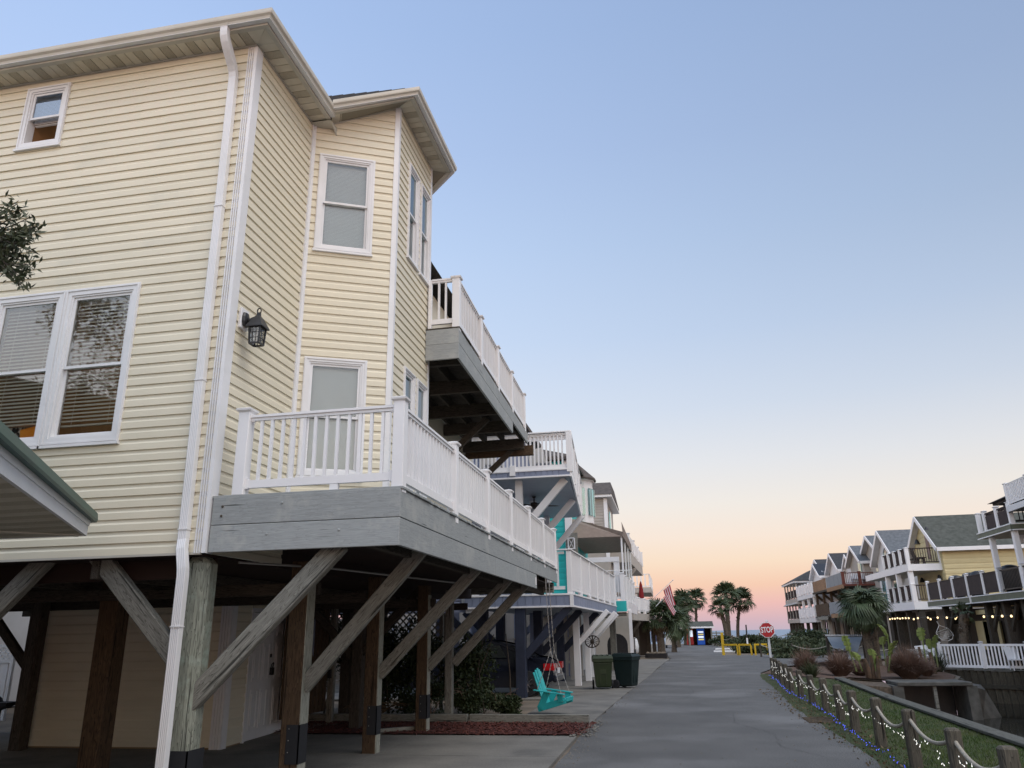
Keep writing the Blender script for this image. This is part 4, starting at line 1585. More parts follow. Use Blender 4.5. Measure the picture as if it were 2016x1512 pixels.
rsweep([(0, ZE), (0, ZE + .098), (-.03, ZE + .098), (-.03, ZE)], 'fascia', MT['trim'])
rsweep([(.008, ZE + .094), (.016, ZE + .14), (-.02, ZE + .14), (-.02, ZE + .094)], 'fascia', MT['trim'])
rsweep([(.062, ZE + .136), (.070, ZE + .158), (.062, ZE + .225), (-2.2, ZE + .52), (-2.2, ZE + .46), (-.02, ZE + .142)], 'roof_edge', MT['greenmetal'])
for k in range(30):
    yy = k0.y - .03 - k * .150
    xr = k0.x + (yy - k0.y) / de.y * de.x - .035
    if yy < 1.2:
        break
    c8 = []
    for hz in (.004, .012):
        for (x, y) in ((-10.5, yy - .143), (xr - (.143) * 0 + .143 * de.x / -de.y * 1.0, yy - .143), (xr, yy), (-10.5, yy)):
            c8.append((x, y, ZE + hz))
    q = B()
    q.add(c8, CUBE_F)
    q.build('soffit_panel', MT['vent'] if k % 2 else MT['soffit'], po)
q = B()
q.bar((k0.x - .05, k0.y - .05, ZE - .002), (k0.x - 1.5, k0.y - 1.45, ZE - .002), .08, .012)
q.build('soffit_seam', MT['soffit'], po)
q = B()
q.box((-20, -9, 0), (-8.2, 3.2, 5.2))
q.build('wall', MT['clapwhite'], po)
q = B()
q.box((-20, -28, 0), (-2.9, -9.3, 8.6))
q.build('rear_light_block', MT['clapgray'], po)  # unseen block added behind the camera to keep light out of the carport
q = B()
q.add([(-20.5, -9.5, 5.2), (-7.7, -9.5, 5.2), (-7.7, 3.7, 5.2), (-20.5, 3.7, 5.2), (-14.5, -9.5, 6.9), (-14, -9.5, 6.9), (-14, 3.7, 6.9), (-14.5, 3.7, 6.9)], CUBE_F)
q.build('roof', MT['greenmetal'], po)

tr = thing('olive_tree', 'dark small-leaved tree branch reaching in over the big window at the left edge', 'tree', (-7.4, 4.2, 0))
b = B()
b.tube([(-7.6, 4.2, -.02), (-7.5, 4.25, 1.6), (-7.3, 4.4, 3.2), (-6.9, 4.6, 4.3)], [.12, .10, .07, .05], 9)
b.build('trunk', MT['bark'], tr, smooth=True)
c0 = ony(-60, 485, 5.0)
b = B()
b.tube([(-6.9, 4.6, 4.3), tuple(c0 + V((-.1, 0, -.12)))], [.045, .02], 7)
twp = []
for k in range(26):
    a = R.uniform(-1.0, 1.0)
    px = R.choice((58, 74, 86, 92)) * (1 - .35 * abs(a)) - R.uniform(0, 16)
    e = ony(px, 480 + a * 92, 5.0 + R.uniform(-.25, .25))
    s0 = c0 + V((R.uniform(-.1, .15), R.uniform(-.1, .1), R.uniform(-.15, .15)))
    m_ = s0.lerp(e, .5) + V((0, 0, R.uniform(-.03, .05)))
    b.tube([s0, m_, e], [.009, .006, .003], 5, False)
    for t in np.linspace(.15, 1.0, 18):
        q = s0.lerp(m_, t * 2) if t < .5 else m_.lerp(e, t * 2 - 1)
        for _ in range(3):
            twp.append((q.x + R.gauss(0, .022), q.y + R.gauss(0, .03), q.z + R.gauss(0, .022)))
b.build('branch', MT['bark'], tr)
leaves('foliage', twp,   .075, .013, MT['leaf'], tr, droop=.1, kind='stuff')
dense = blob_pts(700, tuple(ony(-25, 480, 5.1)), (.26, .3, .32), 3, .1)
leaves('foliage', dense, .065, .011, MT['leaf'], tr, kind='stuff')
leaves('foliage', blob_pts(6000, (-9.3, 4.3, 5.9), (1.9, 1.0, 1.7), 4, .3), .09, .02, MT['leaf'], tr, kind='stuff')


def lattice(par, a, b, z0, z1, mt, step=.13, w=.03, t=.012):
    """crossed diagonal strips inside a rectangle"""
    a = V((a[0], a[1], 0))
    b = V((b[0], b[1], 0))
    d = (b - a).normalized()
    L = (b - a).length
    H = z1 - z0
    q = B()
    for s, off in ((1, 0), (-1, t)):
        k = -H
        o = V((d.y, -d.x, 0)) * off
        while k < L + H:
            # line u = k + s*v
            pts = []
            u0, u1 = (k, k + H) if s > 0 else (k + H, k)
            v0, v1 = 0.0, H
            # clip in u
            def clip(u0, v0, u1, v1):
                if u0 == u1:
                    return None
                ts = sorted(((0 - u0) / (u1 - u0), (L - u0) / (u1 - u0)))
                t0, t1 = max(0, ts[0]), min(1, ts[1])
                if t1 - t0 < .02:
                    return None
                return (u0 + (u1 - u0) * t0, v0 + (v1 - v0) * t0, u0 + (u1 - u0) * t1, v0 + (v1 - v0) * t1)
            c = clip(u0, v0, u1, v1)
            if c:
                p0 = a + d * c[0] + V((0, 0, z0 + c[1])) + o
                p1 = a + d * c[2] + V((0, 0, z0 + c[3])) + o
                q.bar(p0, p1, t, w, up=(0, 0, 1))
            k += step
    return q.build('lattice', mt, par, kind='stuff')


lf = thing('lattice_fence', 'white vinyl privacy fence with lattice top at the left edge beyond the carport', 'fence', (-14, 15.5, 0))
for k in range(11):
    box('fence_board', (-16.9 + k * .195, 16, .62), (.19, .03, 1.12), MT['trim'], lf)
box('fence_rail', (-15.9, 16, 1.20), (2.3, .06, .07), MT['trim'], lf)
box('fence_rail', (-15.9, 16, 1.535), (2.3, .06, .07), MT['trim'], lf)
box('fence_end', (-14.76, 16, .75), (.07, .07, 1.58), MT['trim'], lf)
lattice(lf, (-17, 16), (-14.8, 16), 1.235, 1.50, MT['trim'])
gr = thing('covered_grill', 'black covered grill in front of the white lattice fence', 'grill', (-13.4, 13.4, 0))
b = B()
g0 = onz(-40, 1430, .0)
b.lathe([(.55, 0), (.60, .5), (.62, .72), (.56, .82), (.30, .98), (.1, 1.02)], (0, 0, 0), 10, 1.0, .5)
b.v = [(p[0] - 12.9, p[1] + 13.2, p[2] * .78) for p in b.v]
b.build('grill_cover', MT['rubber'], gr, smooth=True)
b = B()
b.box((-12.7, 13.05, .5), (-12.02, 13.4, .56))
b.prism([(-12.7, 13.1, .5), (-12.05, 13.1, .5), (-12.6, 13.1, .32)], (0, .2, 0))
b.build('side_shelf', MT['rubber'], gr)
lw = thing('far_left_house', 'pale neighbouring house wall glimpsed past the carport at the far left', 'house', (-17, 20, 0))
q = B()
wallgrid(q, (-22, 20), (1, 0), 6.4, 0, 4.2)
w = q.build('wall', MT['sidingback'], lw, fix=False)
q = B()
q.box((-22, -8, 0), (-17.3, 19.9, 7.0))
q.build('side_light_block', MT['clapwhite'], lw)  # long block added to stop light entering from the open left side
siding(w, (-22, 20, 0), (1, 0), 6.4, 0, 4.2, MT['clapwhite'], seams=False, exp=.2)
t = thing('tan_post', 'tan wooden post in front of the pale wall at the far left', 'post', (-14.4, 17.2, 0))
beam('post_shaft', (-14.55, 17.2, 0), (-14.55, 17.2, 2.75), .16, .16, MT['orangewood'], t)
box('post_bracket', (-14.75, 17.1, 2.62), (.62, .2, .26), MT['navy'], t)

# ================================================================ THE BROWN GATE and the bed behind
gt = thing('wooden_gate', 'brown vertical board gate with two small surfboard plaques under the deck', 'gate', (-6.8, 14.4, 0))
ga, gb_ = V((-6.74, 13.35, 0)), V((-6.64, 15.0, 0))
gd = (gb_ - ga).normalized()
for k in range(11):
    p = ga + gd * (.02 + k * .15)
    zt = 1.86 + (.16 if k in (9, 10) else .0) + .02 * math.sin(k * 2.1)
    beam('gate_board', (p.x, p.y, .26), (p.x, p.y, zt + .25), .022, .142, MT['brownwood'], gt, bev=.003)
beam('gate_post', (-6.62, 15.12, -.05), (-6.62, 15.12, 2.4), .12, .12, MT['rawwood'], gt)
box('gate_latch', (-6.6, 14.98, .92), (.05, .06, .16), MT['black'], gt)
for k, y in enumerate((13.85, 14.35)):
    b = B()
    b.lathe([(.02, -.36), (.07, -.25), (.085, 0), (.07, .25), (.02, .36)], (0, 0, 0), 10)
    b.v = [(-6.675 + p[0] * .12, y + p[1] * 1.0, 1.62 + p[2]) for p in b.v]
    b.build('surfboard_plaque', MT['clapblue'], gt, smooth=True)

tm = thing('garden_timber', 'long gray landscape timber edging the red mulch below the hedge', 'timber', (-5, 15.45, 0))
beam('edging_timber', (-8.9, 15.5, .09), (-3.95, 15.46, .09), .12, .13, MT['rawwood'], tm)
beam('edging_timber', (-3.9, 15.46, .09), (-1.62, 15.42, .085), .12, .13, MT['rawwood'], tm)
tm = thing('timber_scrap', 'short loose timber lying beside the third pile', 'timber', (-4.75, 13.9, 0))
beam('timber_piece', (-5.25, 13.45, .05), (-4.55, 14.05, .05), .09, .08, MT['rawwood'], tm)

hd = thing('hedge', 'tall dark evergreen vine hedge between the cream house and the blue house', 'hedge', (-6, 17.6, 0))
q = B()
for k in range(16):
    x = -9.0 + k * .36 + R.uniform(-.1, .1)
    y = 17.4 + R.uniform(-.5, .5)
    q.tube([(x, y, 0), (x + R.uniform(-.2, .2), y, .8), (x + R.uniform(-.3, .3), y + .1, 1.6)], [.02, .015, .008], 5, False)
q.build('stem', MT['bark'], hd)
pts = np.concatenate([blob_pts(2600, (-8.6 + k * .72, 17.5 + (k % 2) * .3, .95 + .1 * math.sin(k)), (.75, .7, 1.15), 30 + k, .3) for k in range(7)])
pts = pts[pts[:, 2] > .0]
leaves('foliage', pts, .10, .028, MT['hedge'], hd, droop=.2, kind='stuff')
for i, (x, y, r, lab) in enumerate(((-4.15, 16.6, .55, 'dark rounded shrub at the right end of the tall hedge'), (-3.75, 17.3, .42, 'low green shrub right behind the teal swing seat'),
                                    (-4.9, 16.2, .6, 'loose grassy shrub in front of the dark car'), (-3.3, 16.3, .30, 'smallest green shrub beside the concrete drive'))):
    s_ = thing('shrub', lab, 'shrub', (x, y, 0))
    pp = blob_pts(2200, (x, y, r * .55), (r, r * .8, r * .8), 50 + i, .2)
    pp = pp[pp[:, 2] > .01]
    leaves('foliage', pp, .09, .012 if i == 2 else .02, MT['hedge'] if i != 1 else MT['shrub'], s_, droop=-.4, kind='stuff')
    q = B()
    for k in range(6):
        a = R.uniform(0, 6.28)
        q.tube([(x, y, 0), (x + .5 * r * math.cos(a), y + .4 * r * math.sin(a), r * .9), (x + r * 1.1 * math.cos(a), y + .8 * r * math.sin(a), r * R.uniform(.7, 1.25))], [.008, .006, .003], 4, False)
    q.build('stem', MT['muhly'], s_)
# stray palm-like seedling in the dark bed
sg = thing('sago_plant', 'small arching sago plant in the shade left of the second padded pile', 'plant', (-6.0, 16.2, 0))
q = B()
for k in range(12):
    a = k * .52 + .2
    pts = [V((-6.0, 16.2, .05)) + V((math.cos(a) * t * .75, math.sin(a) * t * .5, .62 * t - .55 * t * t + (.1 * t))) for t in (0, .25, .5, .75, 1.0)]
    q.tube(pts, .008, 4, False)
    for t in range(1, 5):
        for s in (-1, 1):
            p = pts[t]
            dvec = V((-math.sin(a) * s * .16, math.cos(a) * s * .16, -.03))
            q.quad(p, p + dvec, p + dvec * .95 + V((.02, 0, .012)), p + V((.012, 0, .01)))
q.build('frond_set', MT['palmold'], sg, fix=False, kind='stuff')

# ================================================================ TEAL SWING CHAIR hanging from the deck
sw = thing('swing_chair', 'teal adirondack swing seat hanging on chains from the end of the lower deck', 'swing', (-2.78, 16.9, .3))
SY = 16.9
# local: u = towards seat front (+x), v = width (y)
rot = MX.Translation((-2.78, SY, .42)) @ MX.Rotation(math.radians(-14), 4, 'Y') @ MX.Rotation(math.radians(0), 4, 'Z')
rot = MX.Translation((-2.47, SY, .36)) @ MX.Rotation(math.radians(-10), 4, 'Z') @ MX.Rotation(math.radians(7), 4, 'Y') @ MX.Scale(.86, 4)


def sp_(p):
    return rot @ V(p)


def sbeam(name, a, b, w, h, up=(0, 0, 1)):
    return beam(name, sp_(a), sp_(b), w, h, MT['teal'], sw, rot.to_3x3() @ V(up), bev=.004)


for k in range(5):
    v = (k - 2) * .105
    top = .70 - .035 * abs(k - 2) ** 1.3
    sbeam('back_slat', (-.17, v, -.20), (-.50, v * 1.12, top - .12), .088, .018, (1, 0, .45))
for k in range(6):
    u = -.12 + k * .085
    sbeam('seat_slat', (u, -.27, -.19 + .035 * k), (u, .27, -.19 + .035 * k), .072, .02)
for s in (-1, 1):
    sbeam('arm_rest', (-.42, s * .33, .11), (.34, s * .33, .11), .11, .02)
    sbeam('side_rail', (-.30, s * .27, -.30), (.36, s * .27, -.02), .025, .12, (-.4, 0, 1))
    sbeam('arm_support', (-.24, s * .29, -.28), (-.10, s * .31, .10), .03, .13, (1, 0, -.4))
    sbeam('arm_support', (.26, s * .30, -.06), (.22, s * .32, .10), .03, .12, (1, 0, 0))
sbeam('cross_bar', (-.33, -.30, .10), (-.33, .30, .10), .06, .03)
sbeam('cross_bar', (.38, -.27, .0), (.38, .27, .0), .02, .08)


def chain(name, pts, par, r=.012, step=.045):
    b = B()
    pts = [V(p) for p in pts]
    for a, c in zip(pts, pts[1:]):
        n = max(1, int((c - a).length / step))
        for k in range(n):
            p, q = a.lerp(c, k / n), a.lerp(c, (k + 1.25) / n)
            u = (0, 1, 0) if k % 2 else (1, .01, 0)
            b.bar(p, q, .017 if k % 2 else .006, .006 if k % 2 else .017, up=(1, 0, 0))
    return b.build(name, MT['chain'], par, kind='stuff')


for s, xt, yt in ((-1, -2.62, 16.75), (1, -2.62, 17.25)):
    knot = V((-2.50, yt, 1.25))
    chain('chain', [(-2.56, yt, 2.50), knot], sw)
    chain('chain', [knot, sp_((.26, s * .33, .12)), sp_((.30, s * .30, -.05))], sw)
    chain('chain', [knot, sp_((-.34, s * .33, .12))], sw)
    b = B()
    b.tube([(-2.56, yt, 2.5), (-2.56, yt, 2.72)], .012, 6)
    b.build('hook', MT['chain'], sw)

# ================================================================ HOUSE 2: slate-blue skirted decks
h2 = thing('blue_skirt_house', 'pale blue gray house with slate blue skirted decks and white rails beyond the cream house', 'house', (-6.5, 27, 0))
q = B()
HX, HY = -5.3, 22.6
wallgrid(q, (-11, HY), (1, 0), 11 + HX, 2.3, 9.2)
wallgrid(q, (HX, HY), (0, 1), 9.4, 2.3, 9.2)
w = q.build('wall', MT['clapblue'], h2, fix=False)
siding(w, (-11, HY, 0), (1, 0), 11 + HX, 2.3, 9.2, MT['clapblue'], seams=False, exp=.2)
q = B()
q.sweep([(.4, 9.2), (.4, 9.35), (-3, 10.9), (-3, 10.7)], [(-11, HY), (HX, HY), (HX, 32), (-11, 32)])
q.build('roof', MT['brownroof'], h2)
w = part('skirt_wall', h2, (-8, 21.3, 2.4))
siding(w, (-11, 21.3, 0), (1, 0), 5.55, 2.18, 2.82, MT['clapblue'], seams=False, exp=.16)
box('skirt_end', (-5.3, 21.28, 2.42), (.36, .08, .52), MT['clapwhite'], h2)
for x in (-8.6, -6.2):
    beam('house_pile', (x, 21.9, 0), (x, 21.9, 2.2), .2, .2, MT['darkwood'], h2)
lt = thing('garden_trellis', 'gray garden trellis above the dark hedge under the blue skirt wall', 'trellis', (-7, 18.5, 0))
lattice(lt, (-8.5, 18.6), (-5.4, 18.6), 1.35, 2.2, MT['rawwood'], .16, .035)
for x in (-8.5, -5.4):
    beam('lattice_post', (x, 18.62, 0), (x, 18.62, 2.22), .08, .08, MT['rawwood'], lt)

q = B()
q.box((-13, 31.8, 0), (-5.4, 32.0, 3.6))
q.box((-5.4, 31.8, 0), (-3.5, 32.0, 2.27))
q.box((-13.2, 20.5, 0), (-13.0, 32, 2.3))
q.build('undercroft_backing', MT['clapgray'], h2)
for k in range(14):
    beam('undercroft_batten', (-12.6 + k * .66, 31.76, 0), (-12.6 + k * .66, 31.76, 2.3), .05, .06, MT['clapblue'], h2)
for (x, y) in ((-4.6, 27.5), (-5.6, 29.8), (-6.4, 26.4)):
    beam('house_pile', (x, y, 0), (x, y, 2.3), .36, .36, MT['clapblue'], h2)
    beam('knee_brace', (x + .1, y, 1.5), (x + .9, y, 2.3), .14, .2, MT['clapblue'], h2)
rl = thing('porch_railing', 'pale railing with lanterns seen under the blue skirted deck behind the car', 'railing', (-5, 29, 0))
railing(rl, (-6.4, 29.5), (-3.6, 29.5), 1.45, .55, MT['clapgray'], sp=.16, bal=.05, single=False)
for x in (-6.4, -5.0, -3.6):
    railpost(rl, x, 29.5, 0, 1.55, .14, MT['clapgray'])
d2 = thing('blue_skirt_deck', 'lower deck with slate blue board skirt, white trim and white railing', 'deck', (-4, 25, 2.3))
FY = 21.2


def skirt(par, a, b, z0, z1, mt, sp=.2, name='skirt_board', n=None):
    a = V((a[0], a[1], 0))
    b = V((b[0], b[1], 0))
    L = (b - a).length
    d = (b - a) / L
    o = V((d.y, -d.x, 0))
    n = max(1, int(L / sp)) if n is None else n
    me = boxmesh((L / n - .012, .024, round(z1 - z0, 3)), 0, mt)
    rz = math.atan2(d.y, d.x)
    for k in range(n):
        p = a + d * ((k + .5) * L / n)
        new(name, me, None, par, MX.Translation((p.x, p.y, (z0 + z1) / 2)) @ MX.Rotation(rz, 4, 'Z'))
    bk = B()
    bk.bar(a - o * .03 + V((0, 0, (z0 + z1) / 2)), b - o * .03 + V((0, 0, (z0 + z1) / 2)), .02, z1 - z0)
    bk.build('skirt_backing', mt, par)
    for z in (z0 - .02, z1 + .02):
        beam('skirt_trim', (a.x + o.x * .006, a.y + o.y * .006, z), (b.x + o.x * .006, b.y + o.y * .006, z), .05, .045, MT['rail'], par, bev=.004)


DE = (-2.12, 32.6)
skirt(d2, (-5.5, FY), (-2.55, FY), 2.30, 2.57, MT['bluerim'])
skirt(d2, (-2.53, FY + .02), DE, 2.30, 2.57, MT['bluerim'], .45)
q = B()
q.add([(-5.6, FY + .03, 2.28), (-2.6, FY + .03, 2.28), (DE[0] - .05, DE[1], 2.28), (-5.3, DE[1], 2.28), (-5.6, FY + .03, 2.60), (-2.6, FY + .03, 2.60), (DE[0] - .05, DE[1], 2.60), (-5.3, DE[1], 2.60)], CUBE_F)
q.build('deck_floor', MT['lightblue'], d2)
box('corner_trim', (-2.55, FY, 2.43), (.09, .09, .34), MT['rail'], d2)
railing(d2, (-5.45, FY + .06), (-2.72, FY + .06), 3.72, 2.72, sp=.2, bal=.06, single=False)
PP = run((-2.60, FY + .08), (DE[0] - .06, DE[1] - .1), 1.95)
for i, p in enumerate(PP):
    railpost(d2, p.x, p.y, 2.55, 1.22, .13, cap=False)
for p, q in zip(PP, PP[1:]):
    r = railing(d2, p, q, 3.74, 2.70, single=False, sp=.12, bal=.06)
beam('rail_cap', (-2.60, FY, 3.77), (DE[0] - .06, DE[1], 3.77), .15, .035, MT['rail'], d2)
beam('rail_cap', (-5.45, FY + .06, 3.77), (-2.5, FY + .06, 3.77), .15, .035, MT['rail'], d2)
for x, y in ((-3.98, 21.35), (-4.1, 25.0), (-3.9, 28.6), (-5.2, 22.1), (-5.4, 25.4)):
    beam('deck_pile', (x, y, -.05), (x, y, 2.28), .27, .27, MT['navy'], d2, bev=.012)
    if x > -5:
        beam('knee_brace', (x + .1, y, 1.02), (x + 1.35, y, 2.28), .12, .2, MT['navy'], d2)
    else:
        beam('knee_brace', (x - .1, y, 1.25), (x - 1.2, y, 2.3), .12, .2, MT['navy'], d2)
for x, y in ((-6.2, 22.3), (-6.9, 24)):
    box('under_wall_panel', (x, y, 1.15), (.5, .06, 2.3), MT['clapblue'], d2)
# white sloped braces and posts of the next landing
for x, y in ((-3.02, 26.0), (-2.95, 28.6), (-3.05, 31)):
    beam('deck_pile', (x, y, -.03), (x, y, 2.27), .2, .2, MT['rail'], d2)
    beam('knee_brace', (x, y, 1.2), (x + 1.05, y, 2.27), .11, .15, MT['rail'], d2)

u2 = thing('blue_house_balcony', 'upper balcony with white slat railing, blue ceiling and thick white braces', 'balcony', (-4, 25, 5.8))
UE = (-3.05, 29.4)
skirt(u2, (-6.2, FY), (-2.46, FY), 5.83, 5.98, MT['bluerim'], .16)
q = B()
q.add([(-6.3, FY + .04, 5.80), (-2.50, FY + .04, 5.80), (UE[0] - .02, UE[1], 5.80), (-5.3, UE[1], 5.80), (-6.3, FY + .04, 5.98), (-2.50, FY + .04, 5.98), (UE[0] - .02, UE[1], 5.98), (-5.3, UE[1], 5.98)], CUBE_F)
q.build('balcony_ceiling', MT['lightblue'], u2)
beam('rim_board', (-2.44, FY, 5.89), (UE[0], UE[1], 5.89), .05, .22, MT['rail'], u2)
railing(u2, (-6.2, FY + .05), (-2.55, FY + .05), 7.05, 6.0, single=False, sp=.115, bal=.045, bh=.14)
beam('slat_rail', (-6.2, FY + .08, 6.93), (-2.55, FY + .08, 6.93), .03, .13, MT['rail'], u2)
box('rail_post', (-2.46, FY + .05, 6.50), (.16, .16, 1.16), MT['rail'], u2)
box('rail_post', (-4.1, FY + .05, 6.02), (.16, .2, .3), MT['rail'], u2)
PP = run((-2.44, FY + .1), UE, 1.9)
for p, q in zip(PP, PP[1:]):
    railing(u2, p, q, 7.05, 6.0, single=False, sp=.12, bal=.06)
    box('rail_post', (q.x, q.y, 6.5), (.13, .13, 1.14), MT['rail'], u2)
beam('rail_cap', (-2.46, FY, 7.09), (UE[0], UE[1], 7.09), .16, .04, MT['rail'], u2)
beam('rail_cap', (-6.2, FY + .05, 7.09), (-2.40, FY + .05, 7.09), .16, .04, MT['rail'], u2)
for x, y in ((-4.0, 21.6), (-4.2, 25.2), (-4.3, 28.9)):
    beam('balcony_post', (x, y, 2.6), (x, y, 5.8), .2, .2, MT['rail'], u2)
    beam('knee_brace', (x, y, 4.3), (x + 1.35, y, 5.78), .14, .2, MT['rail'], u2)
fn = thing('ceiling_fan', 'dark ceiling fan with leaf blades under the blue balcony', 'fan', (-4.25, 24, 5.5))
q = B()
q.lathe([(.07, .3), (.05, .26), (.02, .24), (.02, .12), (.10, .1), (.13, .02), (.10, -.06), (.04, -.1)], (-4.0, 24.2, 5.48), 12)
q.build('fan_motor', MT['fan'], fn)
for k in range(5):
    a = k * 1.2566 + .3
    q = B()
    q.lathe([(.02, 0), (.09, .12), (.12, .35), (.08, .6), (.01, .72)], n=8)
    ca, sa = math.cos(a), math.sin(a)
    q.v = [(-4.0 + ca * (.12 + p[2]) - sa * p[0], 24.2 + sa * (.12 + p[2]) + ca * p[0], 5.48 + p[1] * .12) for p in q.v]
    q.build('fan_blade', MT['fan'], fn)
for k, (x, y) in enumerate(((-4.9, 22.3), (-3.4, 22.5))):
    ch = thing('deck_chair', ('gray deck chair seen through the left of the blue balcony rail', 'gray deck chair seen through the right of the blue balcony rail')[k], 'chair', (x, y, 6.0))
    bk = box('seat', (x, y, 6.45), (.5, .5, .04), MT['clapgray'], ch)
    beam('backrest', (x - .2, y + .22, 6.45), (x - .3, y + .3, 7.0), .5, .03, MT['clapgray'], ch, (0, 1, 0))
    for sx in (-1, 1):
        for sy in (-1, 1):
            beam('leg', (x + sx * .22, y + sy * .22, 6.0), (x + sx * .22, y + sy * .22, 6.45), .03, .03, MT['clapgray'], ch)

# dark car parked under house 2, tail to the street
car = thing('parked_car', 'dark navy sedan parked under the blue skirted deck, tail to the street', 'car', (-5.4, 22.3, 0))
cy0, cy1, cx1 = 21.62, 23.35, -3.15
prof = [(0, .42), (-.02, .62), (-.06, .80), (-.30, .93), (-.62, .97), (-1.15, 1.28), (-1.7, 1.40), (-2.5, 1.40), (-3.15, 1.02), (-4.1, .88), (-4.45, .70), (-4.5, .35), (-4.1, .22), (-.35, .24)]
q = B()
kk = len(prof)
vs = []
for (y, ins) in ((cy0, 0.0), (cy0 - .05, .0), (cy1 + .05, 0), (cy1, 0.0)):
    for (u, z) in prof:
        tum = max(0, (z - .9)) * .38
        edge = .05 if y in (cy0 - .05, cy1 + .05) else 0
        s = 1 if y < 22 else -1
        yy = (cy0 if s > 0 else cy1) + s * tum - s * (edge if .35 < z < .9 else edge * .2)
        vs.append((cx1 + u, yy + s * (0 if y in (cy0 - .05, cy1 + .05) else .10), z + (0 if y in (cy0 - .05, cy1 + .05) else (.03 if z > .9 else 0))))
fs = []
for i in range(3):
    for j in range(kk):
        fs.append((i * kk + j, i * kk + (j + 1) % kk, (i + 1) * kk + (j + 1) % kk, (i + 1) * kk + j))
q.add(vs, fs)
q.quad(*[vs[kk + j] for j in range(kk)])
q.build('body', MT['carpaint'], car)
q = B()
for (u0, u1) in ((-1.28, -1.95), (-2.02, -2.78)):
    z1a = 1.31
    q.quad((cx1 + u0, cy0 - .035 + .03, .99), (cx1 + u1, cy0 - .035 + .03, .99), (cx1 + u1 + (.28 if u1 < -2.5 else 0), cy0 + .10, z1a), (cx1 + u0 - (.22 if u0 > -1.5 else 0), cy0 + .10, z1a))
q.quad((cx1 - .66, cy0 + .2, 1.005), (cx1 - .66, cy1 - .2, 1.005), (cx1 - 1.14, cy1 - .3, 1.315), (cx1 - 1.14, cy0 + .3, 1.315))
q.build('car_window', MT['carglass'], car, fix=False)
for x in (cx1 - .72, cx1 - 3.5):
    for y in (cy0 - .03, cy1 + .03):
        q = B()
        q.lathe([(.20, -.11), (.31, -.10), (.33, -.05), (.33, .05), (.31, .10), (.20, .11)], n=20)
        q.v = [(x + p[0], y + p[2], .33 + p[1]) for p in q.v]
        wh = q.build('wheel', MT['rubber'], car)
        q = B()
        s = -1 if y < 22 else 1
        for k in range(9):
            a = k * .698
            q.bar((x, y + s * .10, .33), (x + .2 * math.cos(a), y + s * .115, .33 + .2 * math.sin(a)), .03, .05, up=(0, 1, 0))
        q.build('rim', MT['chrome'], wh)
q = B()
q.box((cx1 - .28, cy0 - .06, .66), (cx1 + .015, cy0 + .22, .83))
q.box((cx1 - .28, cy1 - .22, .66), (cx1 + .015, cy1 + .06, .83))
q.build('tail_light', MT['taillight'], car)
box('license_plate', (cx1 + .0, (cy0 + cy1) / 2, .62), (.02, .36, .14), MT['plasticwhite'], car)
box('rear_bumper', (cx1 + .0, (cy0 + cy1) / 2, .44), (.12, 1.6, .18), MT['carpaint'], car, bev=.04)

# ================================================================ wheeled bins
def cart(name, label, x, y, rz, mt, h=.98):
    t = thing(name, label, 'bin', (x, y, 0), 'wheeled rubbish carts', rz)
    M0 = MX.Translation((x, y, 0)) @ MX.Rotation(rz, 4, 'Z')
    q = B(M0)
    ring = lambda sx, sy, z, dy=0: [(-sx, -sy + dy, z), (sx, -sy + dy, z), (sx, sy + dy, z), (-sx, sy + dy, z)]
    lv = [ring(.20, .22, .06), ring(.22, .24, .10), ring(.27, .31, h - .22), ring(.275, .315, h - .21), ring(.30, .335, h - .20), ring(.30, .335, h - .11)]
    vs = [p for r in lv for p in r]
    fs = [(i * 4 + j, i * 4 + (j + 1) % 4, (i + 1) * 4 + (j + 1) % 4, (i + 1) * 4 + j) for i in range(len(lv) - 1) for j in range(4)]
    fs += [(3, 2, 1, 0), tuple(len(vs) - 4 + k for k in range(4))]
    q.add(vs, fs)
    for s in (-1, 1):
        q.box((s * .09 - .012, -.275, .16), (s * .09 + .012, -.24, .56))
    q.box((-.09, -.29, .44), (.09, -.262, .57))
    q.bar((-.22, -.30, h - .25), (.22, -.30, h - .25), .03, .03)
    bo = q.build('cart_body', mt, t)
    q = B(M0)
    q.add([(-.31, -.35, h - .108), (.31, -.35, h - .108), (.31, .34, h - .108), (-.31, .34, h - .108), (-.28, -.30, h - .035), (.28, -.30, h - .035), (.28, .30, h - .015), (-.28, .30, h - .015)], CUBE_F)
    for k in (-.16, 0, .16):
        q.box((k - .02, -.27, h - .04), (k + .02, .30, h - .008))
    q.build('lid', mt, t)
    q = B(M0)
    q.tube([(-.28, .36, h - .10), (-.28, .42, h - .08), (.28, .42, h - .08), (.28, .36, h - .10)], .016, 6)
    q.build('handle', mt, t)
    for s in (-1, 1):
        q = B(M0)
        q.lathe([(.10, -.028), (.125, -.02), (.125, .02), (.10, .028)], n=14)
        q.v = [tuple(M0 @ V((s * .285 + (M0.inverted() @ V(p)).z, .24 + (M0.inverted() @ V(p)).x, .125 + (M0.inverted() @ V(p)).y))) for p in q.v]
        q.build('wheel', MT['rubber'], t)
    return t


cart('wheeled_bin', 'olive green wheeled cart, the left one of the pair by the road', -2.10, 24.45, math.radians(8), MT['bingreen'], .97)
cart('wheeled_bin', 'blackish green wheeled cart, the right one of the pair by the road', -1.42, 24.9, math.radians(68), MT['bindark'], 1.0)

